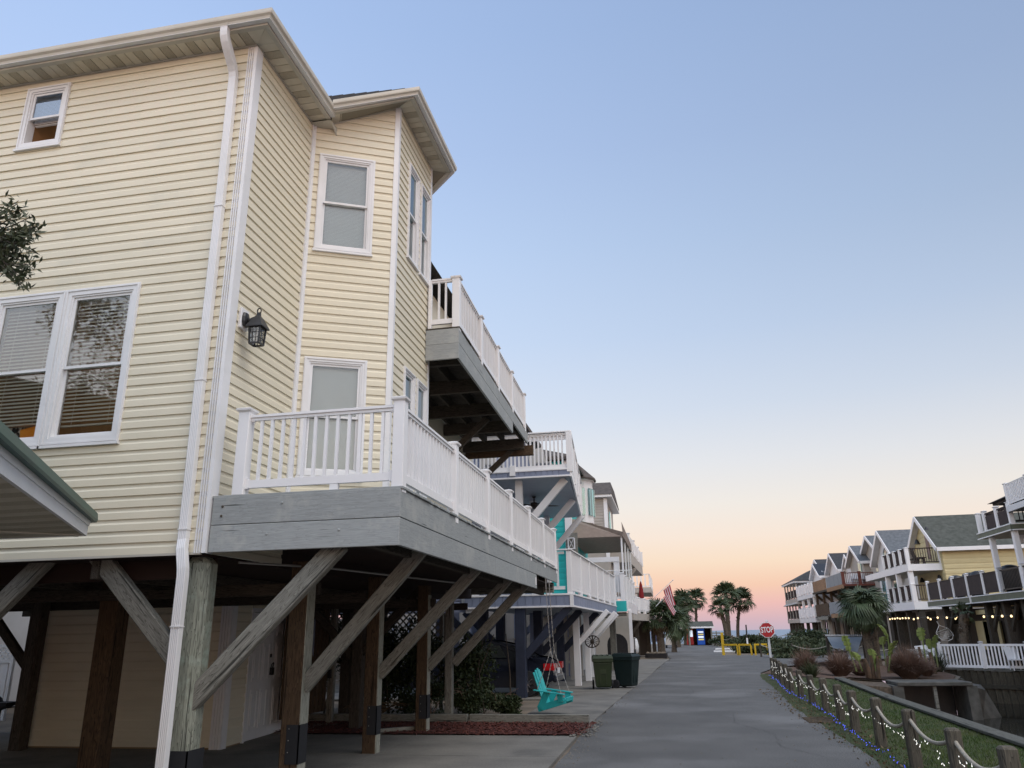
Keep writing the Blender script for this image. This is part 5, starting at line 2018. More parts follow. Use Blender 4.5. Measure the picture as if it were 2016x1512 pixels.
# ================================================================ HOUSE 3: teal house with taupe awning
h3 = thing('teal_house', 'bright teal house with white trim behind the blue skirted decks', 'house', (-6, 38, 0))
q = B()
wallgrid(q, (-9, 33), (1, 0), 5.0, 2.4, 8.8)
wallgrid(q, (-4.0, 33), (0, 1), 8, 2.4, 8.8)
w = q.build('wall', MT['tealside'], h3, fix=False)
siding(w, (-7, 32.98, 0), (1, 0), 2.9, 2.6, 6.9, MT['tealside'], seams=False, exp=.24)
box('corner_board', (-3.98, 33, 5.6), (.28, .28, 6.4), MT['rail'], h3)
q = B()
q.sweep([(.4, 8.8), (.4, 8.95), (-2.4, 10.2), (-2.4, 10.0)], [(-9, 33), (-4, 33), (-4, 41), (-9, 41)])
q.build('roof', MT['brownroof'], h3)
q = B()
q.lathe([(.9, 6.6), (.9, 8.6), (1.05, 8.7), (.1, 9.2)], (-4.15, 37.5, 0), 10)
tu = q.build('bay_turret', MT['clapwhite'], h3)
q = B()
q.lathe([(1.08, 8.68), (1.1, 8.76), (.3, 9.5), (.05, 9.55)], (-4.15, 37.5, 0), 10)
q.build('turret_roof', MT['brownroof'], tu)
for a in (-1.2, -.4, .4):
    box('turret_window', (-4.15 + .9 * math.cos(a), 37.5 + .9 * math.sin(a), 7.6), (.06, .5, 1.3), MT['tealpane'], tu, a)
for k in range(3):
    beam('house_pile', (-4.3 + k * .2, 34 + k * 3, 0), (-4.3 + k * .2, 34 + k * 3, 2.4), .3, .3, MT['rail'], h3)
d3 = thing('teal_house_deck', 'white railed deck with teal panel on the house with the taupe awning', 'deck', (-3, 36, 2.6))
box('deck_floor', (-3.0, 36.4, 2.62), (2.6, 6.8, .1), MT['rail'], d3)
box('teal_panel', (-1.93, 32.98, 2.60), (.42, .05, .42), MT['tealside'], d3)
beam('rim_board', (-2.2, 33.0, 2.62), (-1.66, 33.0, 2.62), .04, .44, MT['rail'], d3)
beam('rim_board', (-1.68, 33, 2.60), (-1.6, 39.8, 2.60), .05, .42, MT['rail'], d3)
PP = run((-1.86, 33.05), (-1.70, 39.7), 1.6)
railing(d3, (-2.25, 33.02), (-1.9, 33.02), 3.86, 2.9, single=False, sp=.11)
for p in PP:
    railpost(d3, p.x, p.y, 2.8, 1.16, .16)
for p, q in zip(PP, PP[1:]):
    railing(d3, p, q, 3.86, 2.9, single=False, sp=.14, bal=.06)
beam('tall_post', (-1.64, 33.35, 0), (-1.62, 33.35, 2.5), .13, .13, MT['rail'], d3)
beam('floor_joist', (-3.4, 33.2, 2.28), (-1.75, 33.2, 2.30), .1, .16, MT['rawwood'], d3)
beam('deck_pile', (-2.55, 36.0, 0), (-2.55, 36.0, 2.4), .26, .26, MT['rawwood'], d3)
aw = thing('awning', 'taupe canvas awning with valance on thin white poles over the teal house deck', 'awning', (-2.8, 35, 5.6))
f0, f1, f2, f3 = ony(1112, 1060, 33.3), ony(1130, 1022, 34.6), ony(1222, 1046, 33.6), ony(1226, 1059, 33.3)
f3.x = -1.72
q = B()
q.quad(f0, (f3.x, 33.3, f0.z - .02), (f3.x, 33.3, f3.z + .26), f1, (f0.x, 33.9, f1.z - .1))
q.build('canopy', MT['taupe'], aw, fix=False)
q = B()
q.quad((f0.x, 33.3, f0.z), (f3.x, 33.3, f0.z), (f3.x + .05, 39.8, f0.z - .05), (f0.x, 39.8, f0.z - .05))
q.quad((f3.x, 33.3, f3.z + .26), (f1.x, 34.6, f1.z), (f1.x, 39.8, f1.z), (f3.x + .05, 39.8, f3.z + .2))
q.build('canopy_underside', MT['awnin'], aw, fix=False)
q = B()
q.quad((f3.x, 33.3, f0.z), (f3.x + .06, 39.8, f0.z - .05), (f3.x + .06, 39.8, f0.z + .3), (f3.x - .03, 33.3, f0.z + .62))
q.build('side_valance', MT['taupe'], aw, fix=False)
for k, y in enumerate((33.45, 35.6, 37.7, 39.5)):
    beam('awning_pole', (-1.80 + .02 * k, y, 3.7), (-1.80 + .02 * k, y, f0.z), .07, .07, MT['rail'], aw)
beam('cross_beam', (-4.0, 33.6, 4.55), (-1.95, 33.6, 4.55), .12, .2, MT['rail'], aw)
beam('thick_post', (-2.08, 33.7, 3.2), (-2.08, 33.7, 4.6), .24, .24, MT['rail'], aw)
beam('glass_rail', (-3.6, 33.2, 4.05), (-1.4, 33.2, 4.05), .03, .03, MT['rail'], aw)
wl_ = thing('porch_lantern', 'small white framed lantern hanging by the teal corner board', 'lantern', (-3.95, 32.6, 4.6))
q = B()
c = ony(1125, 1070, 32.4)
for sx in (-1, 1):
    for sy in (-1, 1):
        q.bar((c.x + sx * .13, 32.4 + sy * .08, c.z - .22), (c.x + sx * .13, 32.4 + sy * .08, c.z + .22), .03, .03)
    q.bar((c.x - .13, 32.4, c.z + sx * .22), (c.x + .13, 32.4, c.z + sx * .22), .18, .03)
    q.bar((c.x - .1 * sx, 32.36, c.z - .2), (c.x + .1 * sx, 32.36, c.z + .2), .02, .02)
q.build('lantern_frame', MT['rail'], wl_)
box('lantern_backing', (c.x, 32.55, c.z), (.5, .05, .9), MT['rawwood'], wl_)

# ================================================================ HOUSE 4: warm gray sided house with brown roofs
h4 = thing('gray_house', 'warm gray sided house with dark brown roofs behind the teal house', 'house', (-6, 46, 0))
q = B()
wallgrid(q, (-8, 44), (1, 0), 4.85, 2.4, 8.9)
wallgrid(q, (-3.15, 44), (0, 1), 6, 2.4, 8.9)
w = q.build('wall', MT['clapgray'], h4, fix=False)
siding(w, (-5.2, 43.98, 0), (1, 0), 2.05, 6.0, 8.9, MT['clapgray'], seams=False, exp=.16)
box('corner_board', (-3.15, 44, 7.2), (.2, .2, 3.4), MT['rail'], h4)
q = B()
q.prism([(-5.0, 43.6, 8.92), (-2.75, 43.6, 8.92), (-2.75, 43.6, 9.06), (-5.0, 43.6, 9.06)], (0, 7, 0))
q.build('eave', MT['rail'], h4)
q = B()
q.add([(-5.0, 43.55, 9.06), (-2.72, 43.55, 9.06), (-2.72, 50, 9.06), (-5.0, 50, 9.06), (-5.0, 45.6, 10.1), (-2.9, 45.6, 10.1), (-2.9, 49, 10.1), (-5.0, 49, 10.1)], CUBE_F)
q.build('roof', MT['brownroof'], h4)
q = B()
q.add([(-6.2, 45.5, 9.9), (-4.1, 45.5, 9.6), (-4.1, 49, 9.6), (-6.2, 49, 9.9), (-6.2, 46.5, 10.9), (-4.4, 46.5, 10.7), (-4.4, 49, 10.7), (-6.2, 49, 10.9)], CUBE_F)
q.build('roof', MT['brownroof'], h4)
for k in range(4):
    beam('house_pile', (-3.4, 44.5 + k * 1.8, 0), (-3.4, 44.5 + k * 1.8, 2.4), .3, .3, MT['darkwood'], h4)
box('window', (-3.02, 45.6, 7.6), (.06, .9, 1.4), MT['tealpane'], h4)

u4 = thing('white_balcony', 'upper white balcony with closed slat rails right of the taupe awning', 'balcony', (-2.4, 49, 5.8))
a4, b4 = V((-2.05, 46.0, 0)), V((-1.72, 58.0, 0))
z0_, z1_ = 5.45, 6.1
q = B()
q.add([(-4.5, 46, z0_), (a4.x, 46, z0_), (b4.x, 58, z0_), (-4.5, 58, z0_), (-4.5, 46, z0_ + .65), (a4.x, 46, z0_ + .65), (b4.x, 58, z0_ + .65), (-4.5, 58, z0_ + .65)], CUBE_F)
q.build('balcony_box', MT['clapgray'], u4)
PP = run((a4.x - .05, 46.05), (b4.x - .05, 57.9), 3.9)
for p in PP:
    railpost(u4, p.x, p.y, 6.08, 1.06, .22)
for p, q in zip(PP, PP[1:]):
    railing(u4, p, q, 7.05, 6.16, single=False, sp=.15, bal=.10)
railing(u4, (-3.2, 46.05), (a4.x - .1, 46.05), 7.0, 6.2, single=False, sp=.3, bal=.07)
beam('knee_brace', (-3.2, 50, 3.9), (-1.95, 50, 5.4), .18, .24, MT['clapgray'], u4)
beam('balcony_post', (-3.1, 47, 2.6), (-3.1, 47, 5.4), .24, .24, MT['rail'], u4)

d5 = thing('white_lower_deck', 'lower white deck with beige rim left of the flag', 'deck', (-2.5, 53, 2.6))
a5, b5 = V((-2.20, 49.5, 0)), V((-.98, 58.0, 0))
q = B()
q.add([(-5, 49.5, 2.28), (a5.x, 49.5, 2.28), (b5.x, 58, 2.28), (-5, 58, 2.28), (-5, 49.5, 2.72), (a5.x, 49.5, 2.72), (b5.x, 58, 2.72), (-5, 58, 2.72)], CUBE_F)
q.build('rim_box', MT['clapgray'], d5)
PP = run((a5.x - .05, 49.6), (b5.x - .05, 57.9), 2.1)
for p in PP:
    railpost(d5, p.x, p.y, 2.7, 1.02, .2)
for p, q in zip(PP, PP[1:]):
    railing(d5, p, q, 3.66, 2.82, single=False, sp=.15, bal=.11)
for p in PP[::2]:
    beam('deck_pile', (p.x - .6, p.y, 0), (p.x - .6, p.y, 2.3), .25, .25, MT['darkwood'], d5)
beam('deck_pile', (-1.25, 57.5, 0), (-1.25, 57.5, 2.3), .25, .25, MT['darkwood'], d5)
beam('knee_brace', (-2.9, 51.5, .9), (-1.9, 51.5, 2.2), .14, .18, MT['darkwood'], d5)
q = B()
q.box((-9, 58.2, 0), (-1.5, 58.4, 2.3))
q.build('undercroft_backing', MT['fan'], d5)  # dark sheet added to close off the sky and paint the shade below
u6 = thing('far_white_balcony', 'small far white balcony on a post above the lower white deck', 'balcony', (-3, 66, 4.6))
q = B()
q.box((-4.6, 64.0, 4.55), (-1.35, 72, 4.95))
q.build('balcony_box', MT['clapgray'], u6)
railing(u6, (-4.6, 64.05), (-1.45, 64.05), 6.0, 5.0, single=False, sp=.3, bal=.1)
railing(u6, (-1.42, 64.1), (-1.38, 71.9), 6.0, 5.0, single=False, sp=.3, bal=.1)
beam('balcony_post', (-2.6, 64.4, 2.8), (-2.6, 64.4, 4.5), .3, .3, MT['rail'], u6)
beam('balcony_post', (-2.6, 71, 0), (-2.6, 71, 4.5), .3, .3, MT['rail'], u6)
um = thing('closed_umbrella', 'closed dark red patio umbrella standing on the lower white deck', 'umbrella', (-1.95, 56.5, 2.8))
c = ony(1262, 1160, 56.5)
q = B()
q.lathe([(.05, 3.35), (.20, 3.5), (.17, 4.2), (.10, 4.75), (.02, 5.0)], (c.x, 56.5, 0), 9)
q.build('folded_cloth', MT['fabricred'], um)
beam('umbrella_pole', (c.x, 56.5, 2.72), (c.x, 56.5, 5.05), .05, .05, MT['rail'], um)

# flag on its slanted pole
fl = thing('flag', 'red and white striped flag hanging from a slanted pole at the left deck corner', 'flag', (-.9, 54, 3.6))
FYY = 54.0
f = lambda px, py: ony(px, py, FYY)
q = B()
q.tube([f(1288, 1176), f(1325, 1142)], .022, 6)
q.lathe([(.03, 0), (.05, .03), (.03, .07)], tuple(f(1325, 1143)), 8)
q.build('flag_pole', MT['plasticwhite'], fl)
q = B()
q.tube([f(1291, 1194), f(1306, 1178)], .025, 6)
q.build('flag_pole', MT['plasticwhite'], fl)
# cloth: two folds, seven visible stripes each, hanging from the pole
for (TL, TR, BL, BR, dy, n) in (((1306, 1162), (1319, 1150), (1318, 1198), (1330, 1190), .12, 7), ((1306, 1176), (1313, 1170), (1326, 1212), (1331, 1204), -.06, 6)):
    tl, trr, bl, br = f(*TL), f(*TR), f(*BL), f(*BR)
    for k in range(n):
        t0, t1 = k / n, (k + 1) / n
        qq = B()
        m = 6
        prev = None
        for j in range(m + 1):
            s = j / m
            wob = .05 * math.sin(s * 7 + k * .5) + dy
            a0 = tl.lerp(trr, t0).lerp(bl.lerp(br, t0), s) + V((0, wob + .02 * k, -.05 * math.sin(s * 3.1)))
            a1 = tl.lerp(trr, t1).lerp(bl.lerp(br, t1), s) + V((0, wob + .02 * (k + 1), -.05 * math.sin(s * 3.1)))
            if prev:
                qq.quad(prev[0], prev[1], a1, a0)
            prev = (a0, a1)
        qq.build('flag_stripe', MT['flagred'] if k % 2 == 0 else MT['flagwhite'], fl, fix=False)

# things stored under the far left decks
mw = thing('motor_scooter', 'white motor scooter parked under the lower white deck behind the tall white post', 'scooter', (-2.4, 52, 0))
c = onz(1252, 1296, 0)
cx, cyy = -2.35, 52.4
q = B()
q.lathe([(.1, .25), (.26, .35), (.30, .7), (.24, 1.05), (.12, 1.25)], (cx, cyy, 0), 10, .8, 1.4)
q.build('fairing', MT['plasticwhite'], mw, smooth=True)
for dy in (-.6, .6):
    q = B()
    q.lathe([(.15, -.06), (.26, -.06), (.28, 0), (.26, .06), (.15, .06)], n=12)
    q.v = [(cx + p[2], cyy + dy + p[0], .28 + p[1]) for p in q.v]
    q.build('wheel', MT['rubber'], mw)
q = B()
q.tube([(cx - .35, cyy - .4, 1.3), (cx, cyy - .45, 1.2), (cx + .35, cyy - .4, 1.3)], .025, 6)
q.bar((cx, cyy - .45, 1.2), (cx, cyy - .6, .35), .06, .06)
q.build('handlebar', MT['black'], mw)
q = B()
q.lathe([(.05, 0), (.12, .08), (.11, .2), (.03, .27)], (cx - .65, cyy + .5, 1.55), 9)
hm = tag(q.build('hanging_helmet', MT['plasticwhite'], None, smooth=True), 'white helmet hanging under the deck beside the scooter', 'helmet')
tp = thing('blue_tarp', 'blue and white tarp hanging under the deck end by the leaning palm', 'tarp', (-1.2, 58, 1.5))
q = B()
for k in range(6):
    x0 = -1.45 + k * .12
    q.quad((x0, 58 + .05 * (k % 2), .9), (x0 + .12, 58 + .05 * ((k + 1) % 2), .9), (x0 + .12, 58 + .05 * ((k + 1) % 2), 2.2), (x0, 58 + .05 * (k % 2), 2.25))
q.build('tarp_sheet', MT['tarp'], tp, fix=False)
fnn = thing('round_fan', 'dark round fan hanging on the slanted brace behind the green cart', 'fan', (-2.45, 27.5, 1.5))
c = ony(1166, 1263, 27.5)
q = B()
for k in range(12):
    a0, a1 = k * math.pi / 6, (k + 1) * math.pi / 6
    rr = .24
    q.tube([(c.x + rr * math.cos(a0), 27.5 + .15 * math.sin(a0), c.z + rr * .8 * math.sin(a0)), (c.x + rr * math.cos(a1), 27.5 + .15 * math.sin(a1), c.z + rr * .8 * math.sin(a1))], .02, 5, False)
    q.bar((c.x, 27.5, c.z), (c.x + rr * math.cos(a0), 27.5 + .15 * math.sin(a0), c.z + rr * .8 * math.sin(a0)), .05, .01)
q.lathe([(.06, -.05), (.08, 0), (.06, .05)], (c.x, 27.5, c.z), 8)
q.build('fan_cage', MT['fan'], fnn)
q = B()
q.tube([(c.x - .2, 27.5, c.z + .15), (c.x - .35, 27.4, c.z + .0), (c.x - .55, 27.3, c.z - .12), (c.x - .85, 27.2, c.z - .05)], .012, 5, False)
q.build('cable', MT['black'], fnn)
st2 = thing('garage_arch', 'dark arched storage opening in a gray wall behind the carts', 'wall', (-3.2, 41, 0))
q = B()
x0, x1, yy = -7.3, -2.0, 41.5
arc = [(-2.75 + .52 * math.cos(a), 1.0 + .52 * math.sin(a)) for a in [math.pi * k / 10 for k in range(11)]]
q.prism([(x1, yy, 0), (x1, yy, 2.3), (x0, yy, 2.3), (x0, yy, 0)] + [(-3.27, yy, 0)] + [(px_, yy, pz_) for px_, pz_ in reversed(arc)] + [(-2.23, yy, 0)], (0, .1, 0))
q.build('arch_wall', MT['clapgray'], st2)
q = B()
q.box((-7.3, 42.6, 0), (-2.2, 42.8, 2.3))
q.build('arch_shade_sheet', MT['black'], st2)  # black sheet stands in for the shade inside the arch
pl = thing('palm_planter', 'dark timber edged planter with pale stones under the leaning palm', 'planter', (-.9, 54, 0))
pa, pb = onz(1312, 1297, .0), onz(1262, 1297, .0)
beam('planter_board', (-1.75, 52.4, .14), (-.42, 52.0, .14), .08, .28, MT['black'], pl)
beam('planter_board', (-.42, 52.0, .14), (-.40, 55.5, .14), .08, .28, MT['black'], pl)
q = B()
for k in range(60):
    x, y = R.uniform(-1.7, -.5), R.uniform(52.3, 54.5)
    r = R.uniform(.05, .14)
    q.lathe([(r * .6, 0), (r, r * .4), (r * .4, r)], (x, y, .2), 6)
q.build('stone_set', MT['sand'], pl, kind='stuff')

# ================================================================ PALMS
def frond_mesh(seed, L=1.0, fan=1.0, mt=None, droop=.5, n=17):
    """costapalmate fan: short curved stalk and a spray of split, drooping leaflets"""
    g = random.Random(seed)
    b = B()
    st = [V((t * .55, 0, .16 * t - .12 * t * t)) for t in (0, .5, 1.0)]
    b.tube(st, [.02, .015, .012], 4, False)
    o = st[-1]
    for k in range(n):
        a = (k / (n - 1) - .5) * 2.5
        l = fan * (1 - .25 * abs(a) / 1.25) * g.uniform(.85, 1.1)
        d = V((math.cos(a), math.sin(a), .10 * math.cos(a) + g.uniform(-.08, .08)))
        p1 = o + d * l * .5
        p2 = o + d * l * .85 + V((0, 0, -droop * .28))
        p3 = o + d * l * .97 + V((0, 0, -droop * .62 - g.uniform(0, .12)))
        s = V((-math.sin(a), math.cos(a), 0)) * .05 * fan
        u = V((0, 0, .02))
        b.quad(o, p1 - s + u, p1, o)
        b.f.pop(); b.m.pop()
        n0 = len(b.v) - 4
        b.v = b.v[:n0]
        b.add([o, p1 - s - u, p1 + u, p1 + s - u, p2 - s * .7, p2 + u * .5, p2 + s * .7, p3], [(0, 1, 2), (0, 2, 3), (1, 4, 5, 2), (2, 5, 6, 3), (4, 7, 5), (5, 7, 6)])
    me = bpy.data.meshes.new('frond')
    me.from_pydata(b.v, [], b.f)
    me.materials.append(mt or MT['palm'])
    return me


FR = [frond_mesh(s, 1, 1, MT['palm'], d) for s, d in ((1, .5), (2, .8), (3, .3))]
FRD = [frond_mesh(s, 1, 1, MT['palm'], d) for s, d in ((11, 1.2), (12, 1.5), (13, .9))]
FRO = [frond_mesh(s, 1, .8, MT['palmold'], .9, 11) for s in (7, 8)]


def palm(label, x, y, z0, h, r, n=30, seed=0, lean=(0, 0), tr=.16, old=4, group=None, low=-.75, fr=None):
    g = random.Random(seed)
    fr = fr or FR
    t = thing('palm_tree', label, 'palm', (x, y, z0), group)
    b = B()
    pts, rr = [], []
    for k in range(9):
        s = k / 8
        pts.append((x + lean[0] * s * s, y + lean[1] * s * s, z0 - .1 + (h + .1) * s))
        rr.append(tr * (1.25 if k == 0 else (1.0 - .12 * s)) * (1 + .06 * (k % 2)))
    b.tube(pts, rr, 9)
    # old leaf boots round the upper trunk
    for k in range(int(h * 9)):
        s = g.uniform(.35, .98)
        a = g.uniform(0, 6.28)
        c = V((x + lean[0] * s * s, y + lean[1] * s * s, z0 + h * s))
        p = c + V((math.cos(a), math.sin(a), 0)) * tr * .8
        b.bar(p, p + V((math.cos(a) * .11, math.sin(a) * .11, .16)), .10, .03, w2=.05)
    tk = b.build('trunk', MT['trunk'], t)
    top = V((x + lean[0], y + lean[1], z0 + h))
    for k in range(n + old):
        isold = k >= n
        el = g.uniform(low, 1.35) if not isold else g.uniform(-1.35, -.9)
        if not isold:
            el = low + (1.4 - low) * ((k + .5) / n) ** .85 + g.uniform(-.15, .15)
        az = k * 2.399 + g.uniform(-.3, .3)
        sc = r * g.uniform(.55, .72) * (1 if not isold else .9)
        m = MX.Translation(top) @ MX.Rotation(az, 4, 'Z') @ MX.Rotation(-el, 4, 'Y') @ MX.Rotation(g.uniform(-.6, .6), 4, 'X') @ MX.Scale(sc, 4)
        new('frond', g.choice(FRO if isold else fr), None, t, m)
    return t


G = 'cabbage palms by the beach access'
palm('tallest palm of the central clump, thick straight trunk', 6.75, 100, .25, 5.3, 2.0, 26, 1, (.1, 0), .26, 2)
palm('palm with left leaning crown on the left of the central clump', 6.2, 96, .25, 3.75, 1.6, 20, 2, (-.45, 0), .24, 3)
palm('palm on the right of the central clump', 7.9, 102, .25, 4.7, 1.95, 24, 3, (.75, 0), .2, 3)
palm('slender reddish trunked palm behind the green roofed hut', 3.1, 104, 0, 5.3, 1.85, 24, 4, (.25, 0), .17, 2)
palm('full palm left of the slender one, behind the flag', 1.55, 98, 0, 4.7, 1.9, 24, 5, (0, 0), .2, 3)
palm('dark palm filling the gap behind the flag', .65, 86, 0, 3.7, 1.8, 24, 6, (0, 0), .2, 3)
palm('short bushy palm right below the flag', .1, 66, .05, 2.0, 1.6, 30, 7, (.3, 0), .2, 6, fr=FRD)
palm('leaning palm with rough boots at the left deck corner', -.75, 56, .1, 2.3, 1.6, 28, 8, (-.1, 0), .26, 8)
palm('big dark palm in front of the brown railed house on the right', 9.35, 42.0, -.2, 2.65, 1.30, 34, 9, (-.1, 0), .2, 8, low=-1.15, fr=FRD)
palm('second crown crowding behind the big right palm', 10.0, 43.5, -.2, 2.85, 1.1, 18, 10, (.1, 0), .18, 4, low=-1.0, fr=FRD)
palm('bare booted palm trunk standing under the sage skirted deck', 12.9, 39.9, -.2, 2.3, .7, 8, 11, (.25, 0), .2, 8)

# ================================================================ BEACH END: hut, machines, barriers, sign
sh = thing('beach_hut', 'small brown hut with dark green roof at the end of the road', 'hut', (3.2, 95, 0))
q = B()
c = lambda px, py: ony(px, py, 94.0)
x0, x1 = c(1357, 1240).x, c(1401, 1240).x
zt = c(1380, 1235).z
q.box((x0 - .2, 96.5, 0), (x1, 96.6, zt))
q.box((x0 - .2, 94.2, 0), (x0 - .1, 96.5, zt))
q.box((x1 - .1, 94.2, 0), (x1, 96.5, zt))
q.build('wall', MT['brownwood'], sh)
q = B()
zr0, zr1 = c(1380, 1234).z, c(1380, 1223).z
q.add([(x0 - .3, 93.7, zr0), (x1 + .25, 93.7, zr0), (x1 + .25, 97, zr0), (x0 - .3, 97, zr0), (x0 - .2, 95.2, zr1), (x1 + .22, 95.2, zr1), (x1 + .22, 95.6, zr1), (x0 - .2, 95.6, zr1)], CUBE_F)
q.build('roof', MT['greenroof'], sh)
box('fascia', ((x0 + x1) / 2, 93.66, zr0 - .06), (x1 - x0 + .6, .06, .16), MT['rail'], sh)
for x in (x0 - .05, x1 - .05):
    beam('hut_post', (x, 93.9, 0), (x, 93.9, zr0), .16, .16, MT['rawwood'], sh)
for k in range(7):
    beam('wall_board', (x0 + .1 + k * .34, 96.47, 0), (x0 + .1 + k * .34, 96.47, zt), .3, .03, MT['brownwood'], sh)
vm = thing('vending_machine', 'blue lit vending machine inside the hut', 'vending machine', (3.2, 94.6, 0))
a, b_ = c(1372, 1242), c(1389, 1268)
box('cabinet', ((a.x + b_.x) / 2, 95.0, .95), (b_.x - a.x, .7, 1.75), MT['vendblue'], vm)
for k in range(4):
    box('lit_shelf', ((a.x + b_.x) / 2 + .0, 94.63, 1.45 - k * .27), ((b_.x - a.x) * .72, .03, .16), MT['vendlit'] if k % 2 == 0 else MT['vendyellow'], vm)
vm = thing('vending_machine', 'red vending machine mostly hidden behind the palm, left of the blue one', 'vending machine', (2.3, 94.6, 0))
box('cabinet', (2.02, 95.0, .95), (.75, .7, 1.7), MT['vendred'], vm)
box('lit_panel', (2.15, 94.63, 1.3), (.4, .03, .7), MT['vendlit'], vm)

for (lab, p0, p1, p2, tall) in (('yellow painted barrier with a tall end post, nearest the road', (1425, 1290), (1453, 1290), None, True),
                                ('middle yellow pipe barrier beside the road', (1457, 1290), (1480, 1290), None, False),
                                ('rightmost yellow pipe barrier, left of the stop sign', (1488, 1290), (1511, 1289), None, False)):
    a, d = onz(*p0, 0), onz(*p1, 0)
    t = thing('barrier', lab, 'barrier', tuple(a), 'yellow barriers by the beach lot')
    beam('barrier_post', (a.x, a.y, -.02), (a.x, a.y, 1.45 if tall else .70), .18 if tall else .10, .12, MT['yellowpaint'], t)
    beam('barrier_post', (d.x, d.y, -.02), (d.x, d.y, .62), .1, .1, MT['yellowpaint'], t)
    beam('barrier_rail', (a.x, a.y, .66), (d.x, d.y, .66), .11, .11, MT['yellowpaint'], t)
    beam('barrier_stay', (d.x, d.y + .05, .5), (d.x + .1, d.y + .5, .02), .07, .07, MT['yellowpaint'], t)
for k, (px, py) in enumerate(((1416, 1284), (1418, 1279))):
    a = onz(px, py, .0)
    box('parking_stop', (a.x + .4, a.y, .07), (1.6, .18, .12), MT['signwhite'], None, label=('nearer white wheel stop beside the yellow post', 'farther white wheel stop beside the yellow post')[k], category='wheel stop', kind_note=1)
    C.objects[-1].pop('kind_note') if 'kind_note' in C.objects[-1] else None

ss = thing('stop_sign', 'red octagonal stop sign on a leaning white post by the rope fence', 'sign', (3.66, 32.9, 0))
base_ = onz(1521, 1325, 0)
topp = ony(1509.5, 1224, 32.9)
beam('sign_post', (base_.x, 32.95, -.05), (topp.x + .005, 32.95, topp.z + .02), .085, .05, MT['galv'], ss)
cc = ony(1510, 1240.3, 32.85)
ax = V((1, 0, 0))
ux_ = V((.985, 0, .03)).normalized()
uz_ = V((-.08, 0, 1)).normalized()
def octo(r, y, m, name, t=.008):
    q = B()
    ps = []
    for k in range(8):
        a = math.pi / 8 + k * math.pi / 4
        p = V((cc.x, y, cc.z)) + ux_ * r * math.cos(a) + uz_ * r * math.sin(a)
        ps.append(p)
    q.prism(ps, (0, t, 0))
    return q.build(name, m, ss)
octo(.305, 32.860, MT['signwhite'], 'sign_border')
octo(.280, 32.854, MT['signred'], 'sign_face', .004)
cu = bpy.data.curves.new('stop', 'FONT')
cu.body = 'STOP'
cu.size = .265
cu.align_x = 'CENTER'
cu.align_y = 'CENTER'
cu.offset = .006
cu.extrude = .002
to = bpy.data.objects.new('letters_tmp', cu)
C.objects.link(to)
bpy.context.view_layer.update()
me = bpy.data.meshes.new_from_object(to.evaluated_get(bpy.context.evaluated_depsgraph_get()))
bpy.data.objects.remove(to)
me.materials.clear()
me.materials.append(MT['signwhite'])
mt4 = MX((ux_ * .74, uz_ * 1.12, V((0, -1, 0)))).transposed().to_4x4()
mt4.translation = V((cc.x, 32.850, cc.z))
new('sign_letters', me, None, ss, mt4)
box('sign_tab', (topp.x, 32.95, topp.z + .05), (.12, .02, .03), MT['signwhite'], ss)

pst = thing('trail_marker', 'slim dark marker post with white foot in the dune shrubs', 'post', (8, 75, 0))
a, d = ony(1468.5, 1230, 75), ony(1471, 1262, 75)
beam('marker_post', (d.x, 75, 0), (a.x, 75, a.z), .12, .12, MT['black'], pst)
beam('marker_foot', (d.x, 74.93, 0), (d.x, 74.93, .9), .14, .04, MT['signwhite'], pst)

gc = thing('golf_cart', 'covered golf cart parked by the short palm at the road end', 'golf cart', (-.1, 82, 0))
a = onz(1322, 1276, 0)
gx, gy = a.x, 82.0
q = B()
q.add([(gx - .55, gy, .3), (gx + .55, gy, .3), (gx + .55, gy + 2.2, .3), (gx - .55, gy + 2.2, .3), (gx - .5, gy + .05, 1.2), (gx + .5, gy + .05, 1.2), (gx + .5, gy + 2.0, 1.2), (gx - .5, gy + 2.0, 1.2), ], CUBE_F)
q.build('body', MT['clapgray'], gc)
q = B()
q.add([(gx - .5, gy + .1, 1.2), (gx + .5, gy + .1, 1.2), (gx + .5, gy + 1.9, 1.2), (gx - .5, gy + 1.9, 1.2), (gx - .42, gy + .25, 1.85), (gx + .42, gy + .25, 1.85), (gx + .42, gy + 1.7, 1.85), (gx - .42, gy + 1.7, 1.85)], CUBE_F)
q.build('rain_cover', MT['dumpster'], gc)
for s in (-1, 1):
    for dy in (.35, 1.8):
        q = B()
        q.lathe([(.12, -.09), (.24, -.09), (.24, .09), (.12, .09)], n=12)
        q.v = [(gx + s * .48 + p[2], gy + dy + p[0], .24 + p[1]) for p in q.v]
        q.build('wheel', MT['rubber'], gc)

# ================================================================ ROPE FENCE with lights
rf = thing('rope_fence', 'low fence of dark wooden posts joined by sagging tan rope along the grass', 'fence', (2.9, 19, 0))
FP = []
for (px, py, y) in ((1985, 0, 7.75), (1892, 0, 9.25), (0, 0, 10.9), (0, 0, 12.62), (0, 0, 14.35), (0, 0, 16.1), (0, 0, 17.8), (0, 0, 19.55), (0, 0, 21.3), (0, 0, 23.1), (0, 0, 24.7), (0, 0, 26.3), (0, 0, 27.9), (0, 0, 29.5), (0, 0, 31.0)):
    x = float(np.interp(y, [7.7, 11, 14.4, 16.2, 19.6, 23.2, 29, 31], [2.70, 2.78, 2.80, 2.93, 2.99, 3.06, 3.38, 3.5]))
    FP.append((x + R.uniform(-.02, .02), y, .47 + R.uniform(-.02, .03)))
FP = [(x, y, h + .15) for (x, y, h) in FP]
for (x, y, h) in FP:
    lx, ly = R.uniform(-.015, .015), R.uniform(-.015, .015)
    beam('fence_post', (x, y, -.1), (x + lx, y + ly, h), .135, .135, MT['fencepost'], rf, bev=.022)
RP = []
